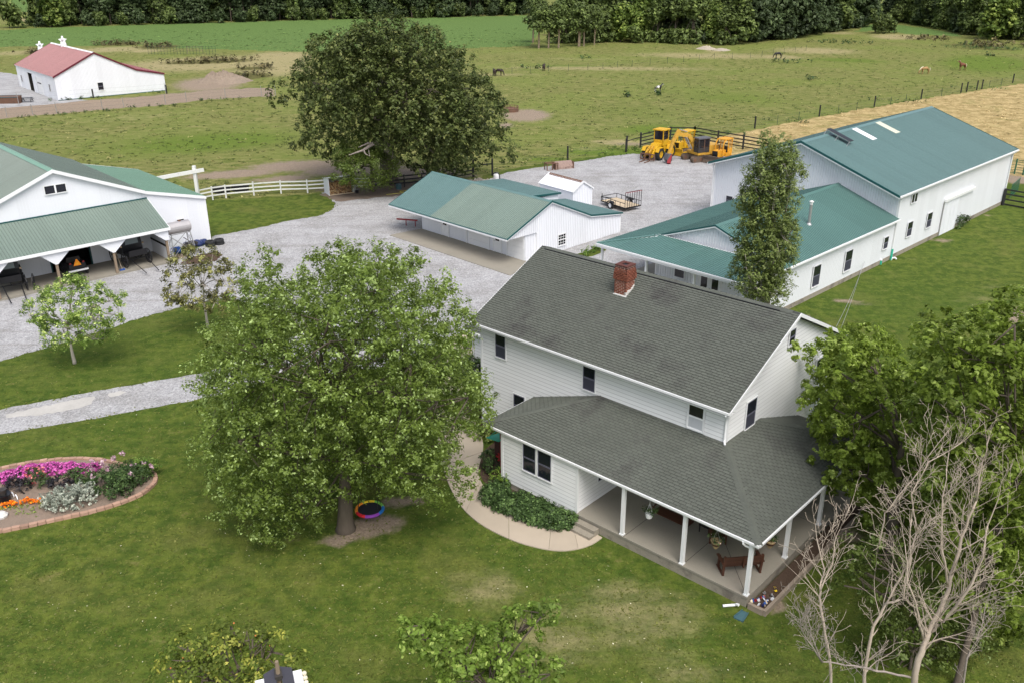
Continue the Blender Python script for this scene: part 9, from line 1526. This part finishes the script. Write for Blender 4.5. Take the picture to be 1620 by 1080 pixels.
# martin house on a pole at the bottom edge
mh=(-6.31, 18.6, 5.9, 0.0); MH=empty('birdhouse_pole',(mh[0],mh[1],0),.35,'white birdhouse with slate roof on a weathered wooden pole at the bottom edge','birdhouse')
zt_=mh[2]; mb=MB(); mb.tube([(0,0,0),(.0,.0,zt_+.25)],[.085,.06],8); mb.tube([(0,0,zt_+.25),(0,0,zt_+.42)],[.055,.05],8); mb.build('pole',WOODP,MH)
for s in (-1,1):
    mb=MB(); mb.box(min(s*.09,s*.62),max(s*.09,s*.62),-.28,.28,zt_-.62,zt_-.30); hb_=mb.build('nest_box',W_TRIM,MH)
    for k in range(3): mb=MB(); mb.lathe([(0,0),(.055,0),(.055,.02),(0,.02)],8,(0,0,0)); mb.build('entrance',BLACK,hb_,loc=(s*.63,-.18+.18*k,zt_-.45),rot=(0,PI/2,0)) ; 
    for k in range(3): mb=MB(); mb.lathe([(0,0),(.07,.01),(.06,.06),(0,.08)],8); mb.build('gourd',mat('cream_gourd',(.75,.68,.52),.5),hb_,loc=(s*.68,-.18+.18*k,zt_-.40))
    mb=MB(); mb.hexa([(s*.07,-.34,zt_-.10),(s*.38,-.34,zt_-.24),(s*.38,.34,zt_-.24),(s*.07,.34,zt_-.10),(s*.07,-.34,zt_-.07),(s*.38,-.34,zt_-.21),(s*.38,.34,zt_-.21),(s*.07,.34,zt_-.07)]); mb.build('roof',CHAR,MH)
mb=MB(); mb.box(-.10,.10,-.14,.14,zt_-.13,zt_+.02); mb.build('mount_bracket',DMETAL,MH)

# ---------------------------------------------------------------- flower bed
FB0=[(-26.97, 37.71), (-25.66, 38.76), (-24.08, 39.42), (-22.29, 39.71), (-20.75, 39.51), (-19.23, 38.89), (-18.11, 38.46), (-17.6, 37.99), (-17.44, 37.3), (-17.73, 36.36), (-18.52, 35.56), (-19.56, 34.89), (-20.77, 34.35), (-21.82, 33.86), (-22.88, 33.44), (-24.29, 32.93)]
fpx=[Vector(q) for q in FB0]; FB=empty('flower_bed',(fpx[2].x,fpx[2].y,0),0,'oval flower bed edged with pinkish bricks in the left lawn','flower bed')
fo=Vector((fpx[2].x,fpx[2].y)); loop=dens(fpx+[fpx[0]],8)[:-1]
s_=sheet('bed_soil',[p-fo for p in loop],.06,SOIL,kind=None,h=.06); s_.parent=FB
mb=MB(); mb.box(-.165,.165,-.10,.10,0,.15); eb=mb.mesh('edging_brick',EDGB); acc=0; prev=loop[0]; last=None
arc=[0]; 
for a,b in zip(loop,loop[1:]+loop[:1]): arc.append(arc[-1]+(b-a).length)
def at_arc(s):
    for i in range(len(loop)):
        if arc[i+1]>=s:
            t_=(s-arc[i])/max(1e-6,arc[i+1]-arc[i]); a,b=loop[i],loop[(i+1)%len(loop)]; return a.lerp(b,t_),(b-a).normalized()
    return loop[0],Vector((1,0))
nb_=int(arc[-1]/.35)
for k in range(nb_):
    p,d=at_arc(arc[-1]*(k+.5)/nb_); link('edging_brick',eb,FB,loc=(p.x-fo.x,p.y-fo.y,rnd.uniform(-.02,.01)),rot=(rnd.uniform(-.03,.03),rnd.uniform(-.03,.03),math.atan2(d.y,d.x)+rnd.uniform(-.05,.05)))
def fl(name, pts, m, label, cat='flowers', **k): return bush(name,pts,m,label,cat=cat,**k)
PK=[gl((x,y),r,.06) for x,y,r in ((-25.85, 37.36, 0.34), (-25.05, 37.58, 0.36), (-24.79, 37.92, 0.34), (-24.35, 38.15, 0.38), (-23.96, 38.39, 0.36), (-23.42, 38.44, 0.38), (-22.95, 38.5, 0.38), (-22.44, 38.49, 0.38), (-21.93, 38.49, 0.38), (-21.43, 38.49, 0.36), (-20.98, 38.54, 0.32), (-23.02, 38.8, 0.26), (-22.16, 38.85, 0.26), (-20.93, 38.78, 0.22), (-24.02, 38.63, 0.28))]
fl('petunia_leaves',PK,L_BLACKP,'dark foliage under the magenta flower band',dens=14,per=14,rc=.10,size=.022,flat=.7)['kind']='stuff'
fl('magenta_petunias',[(a,b,c_+.03,r+.03) for a,b,c_,r in PK],F_PINK,'long curving band of magenta petunias along the far side of the bed',dens=34,per=16,rc=.09,size=.026,flat=.7,pale=.15)['kind']='stuff'
ev=(-22.96, 37.22); fl('rose_bush_leaves',[gl(ev,.42,.35),gl((-23.34, 37.57),.3,.4),gl((-22.71, 37.34),.3,.3)],L_SHRUB,'rose bush with coral blooms between two black grass mounds',cat='shrub',dens=12,per=20,rc=.16,size=.028)
fl('coral_roses',[gl((-23.43, 37.68),.28,.5),gl((-22.87, 37.68),.22,.48),gl((-23.02, 37.34),.35,.38)],F_CORAL,'coral pink blooms on the rose bush in the flower bed',dens=9,per=10,rc=.06,size=.034)['kind']='stuff'
fl('black_grass_mound',[gl((-23.87, 36.9),.34,.16),gl((-23.53, 36.89),.28,.14),gl((-24.14, 37.01),.25,.14)],L_BLACKP,'spiky black grass mound beside the dark flower pot',cat='plant',dens=16,per=22,rc=.20,size=.03,dirup=.6,thin=.1)['kind']='stuff'
fl('black_grass_mound',[gl((-21.81, 36.99),.34,.16),gl((-21.47, 36.99),.28,.14),gl((-22.11, 37.11),.25,.14)],L_BLACKP,'spiky black grass mound right of the rose bush',cat='plant',dens=16,per=22,rc=.20,size=.03,dirup=.6,thin=.1)['kind']='stuff'
fl('orange_marigolds',[gl((x,y),.11,.14) for x,y in ((-24.23, 35.34), (-23.7, 35.34), (-23.55, 35.39), (-23.39, 35.49), (-23.22, 35.44), (-22.91, 35.64), (-22.75, 35.75), (-22.55, 35.64), (-22.26, 35.64), (-22.15, 35.8), (-21.95, 35.74))],F_ORANGE,'row of orange marigolds along the near side of the bed',dens=50,per=14,rc=.06,size=.030,pale=.1)['kind']='stuff'
fl('marigold_leaves',[gl((x,y),.16,.07) for x,y in ((-23.59, 35.23), (-23.28, 35.33), (-22.82, 35.28), (-22.51, 34.97), (-22.42, 35.48), (-22.03, 35.53), (-22.07, 35.07), (-21.73, 35.48))],L_LIME,'small green leaves under the marigolds',dens=18,per=10,rc=.09,size=.02)['kind']='stuff'
SV=[gl((x,y),r,.26) for x,y,r in ((-21.59, 35.48, 0.3), (-21.22, 35.32, 0.34), (-20.85, 35.16, 0.34), (-20.54, 35.26, 0.36), (-20.28, 35.47, 0.36), (-20.02, 35.68, 0.34), (-19.79, 35.83, 0.3), (-21.31, 35.84, 0.3), (-20.88, 36.0, 0.32), (-20.46, 36.27, 0.32), (-20.03, 36.32, 0.26), (-21.27, 35.06, 0.25))]
fl('silver_lavender',SV,L_SILVER,'pale silver-green spiky plants spilling over the front brick edge',cat='plant',dens=20,per=20,rc=.26,size=.028,dirup=1.2,spread=.35,thin=.10,upn=.2)
RB=[gl((x,y),r,.4) for x,y,r in ((-19.85, 36.98, 0.42), (-19.35, 36.64, 0.42), (-18.99, 36.8, 0.48), (-18.67, 37.08, 0.48), (-18.35, 37.36, 0.44), (-18.81, 37.82, 0.42), (-19.21, 37.65, 0.42), (-18.12, 37.64, 0.38), (-18.94, 36.09, 0.32), (-18.5, 36.25, 0.32), (-17.88, 37.82, 0.26), (-21.08, 37.55, 0.36), (-21.29, 37.33, 0.3), (-20.64, 37.38, 0.3))]
fl('leafy_rose_mass',RB,L_SHRUB,'dense dark green rose bushes filling the right end of the bed',cat='shrub',dens=13,per=26,rc=.20,size=.032,pale=.08)
fl('pale_rose_blooms',[gl((x,y),.10,.78) for x,y in ((-19.45, 38.89), (-20.65, 38.13), (-20.38, 37.49), (-18.03, 37.99), (-20.16, 38.3), (-19.72, 38.53), (-19.57, 37.48), (-18.26, 36.97), (-17.58, 37.7), (-18.47, 37.82), (-20.03, 36.81), (-20.06, 37.83))],F_PALE,'scattered pale pink blooms over the rose bushes',dens=50,per=9,rc=.05,size=.036)['kind']='stuff'
fl('lily_leaves',[gl((-18.14, 38.11),.28,.3),gl((-17.93, 38.22),.28,.3),gl((-18.48, 38.35),.24,.3)],L_GRASS,'tall strap-leaved lily clump at the right tip of the bed',cat='plant',dens=26,per=16,rc=.42,size=.034,dirup=1.3,spread=.4,thin=.06,aspect=.2) if False else fl('lily_leaves',[gl((-18.14, 38.11),.28,.3),gl((-17.93, 38.22),.28,.3),gl((-18.48, 38.35),.24,.3)],L_GRASS,'tall strap-leaved lily clump at the right tip of the bed',cat='plant',dens=26,per=16,rc=.42,size=.034,dirup=1.3,spread=.4,thin=.06)
q=(-23.94, 35.92); POT=empty('dark_flower_pot',(q[0],q[1],0),0,'black planter barrel with a smaller pot on top in the flower bed','plant pot')
mb=MB(); mb.lathe([(0,.0),(.26,0),(.34,.42),(.30,.42),(0,.38)],14); mb.build('barrel',BLACK,POT); mb=MB(); mb.lathe([(0,.38),(.14,.38),(.2,.68),(.17,.68),(0,.64)],12); mb.build('upper_pot',DMETAL,POT)
for (x,y),l_ in (((-23.8, 36.35),'white curved driftwood piece right of the black pot'),((-23.51, 36.13),'second white driftwood piece nearer the marigolds')):
    mb=MB(); mb.tube([(-.18,.1,.02),(-.02,.05,.14),(.08,-.05,.12),(.16,-.16,.02)],[.02,.035,.03,.015],6); mb.build('driftwood',W_TRIM,loc=(x,y,.06),label=l_,cat='driftwood')
q=(-23.39, 34.57); mb=MB(); mb.lathe([(0,0),(.28,.02),(.30,.12),(.18,.24),(0,.27)],9); mb.build('white_rock',mat('white_rock',(.62,.60,.57),.9,(6,.2)),loc=(q[0],q[1],.05),label='large whitish rock at the left picture edge in the flower bed',cat='rock')
bush('bed_edge_weeds',[gl((x,y),.12,.03) for x,y in ((-22.76, 34.87), (-22.89, 34.56), (-22.32, 34.86), (-21.88, 34.56), (-21.97, 35.17))],L_LIME,'sparse green seedlings in the bare soil of the bed',cat='plant',dens=10,per=8,rc=.14,size=.02)['kind']='stuff'
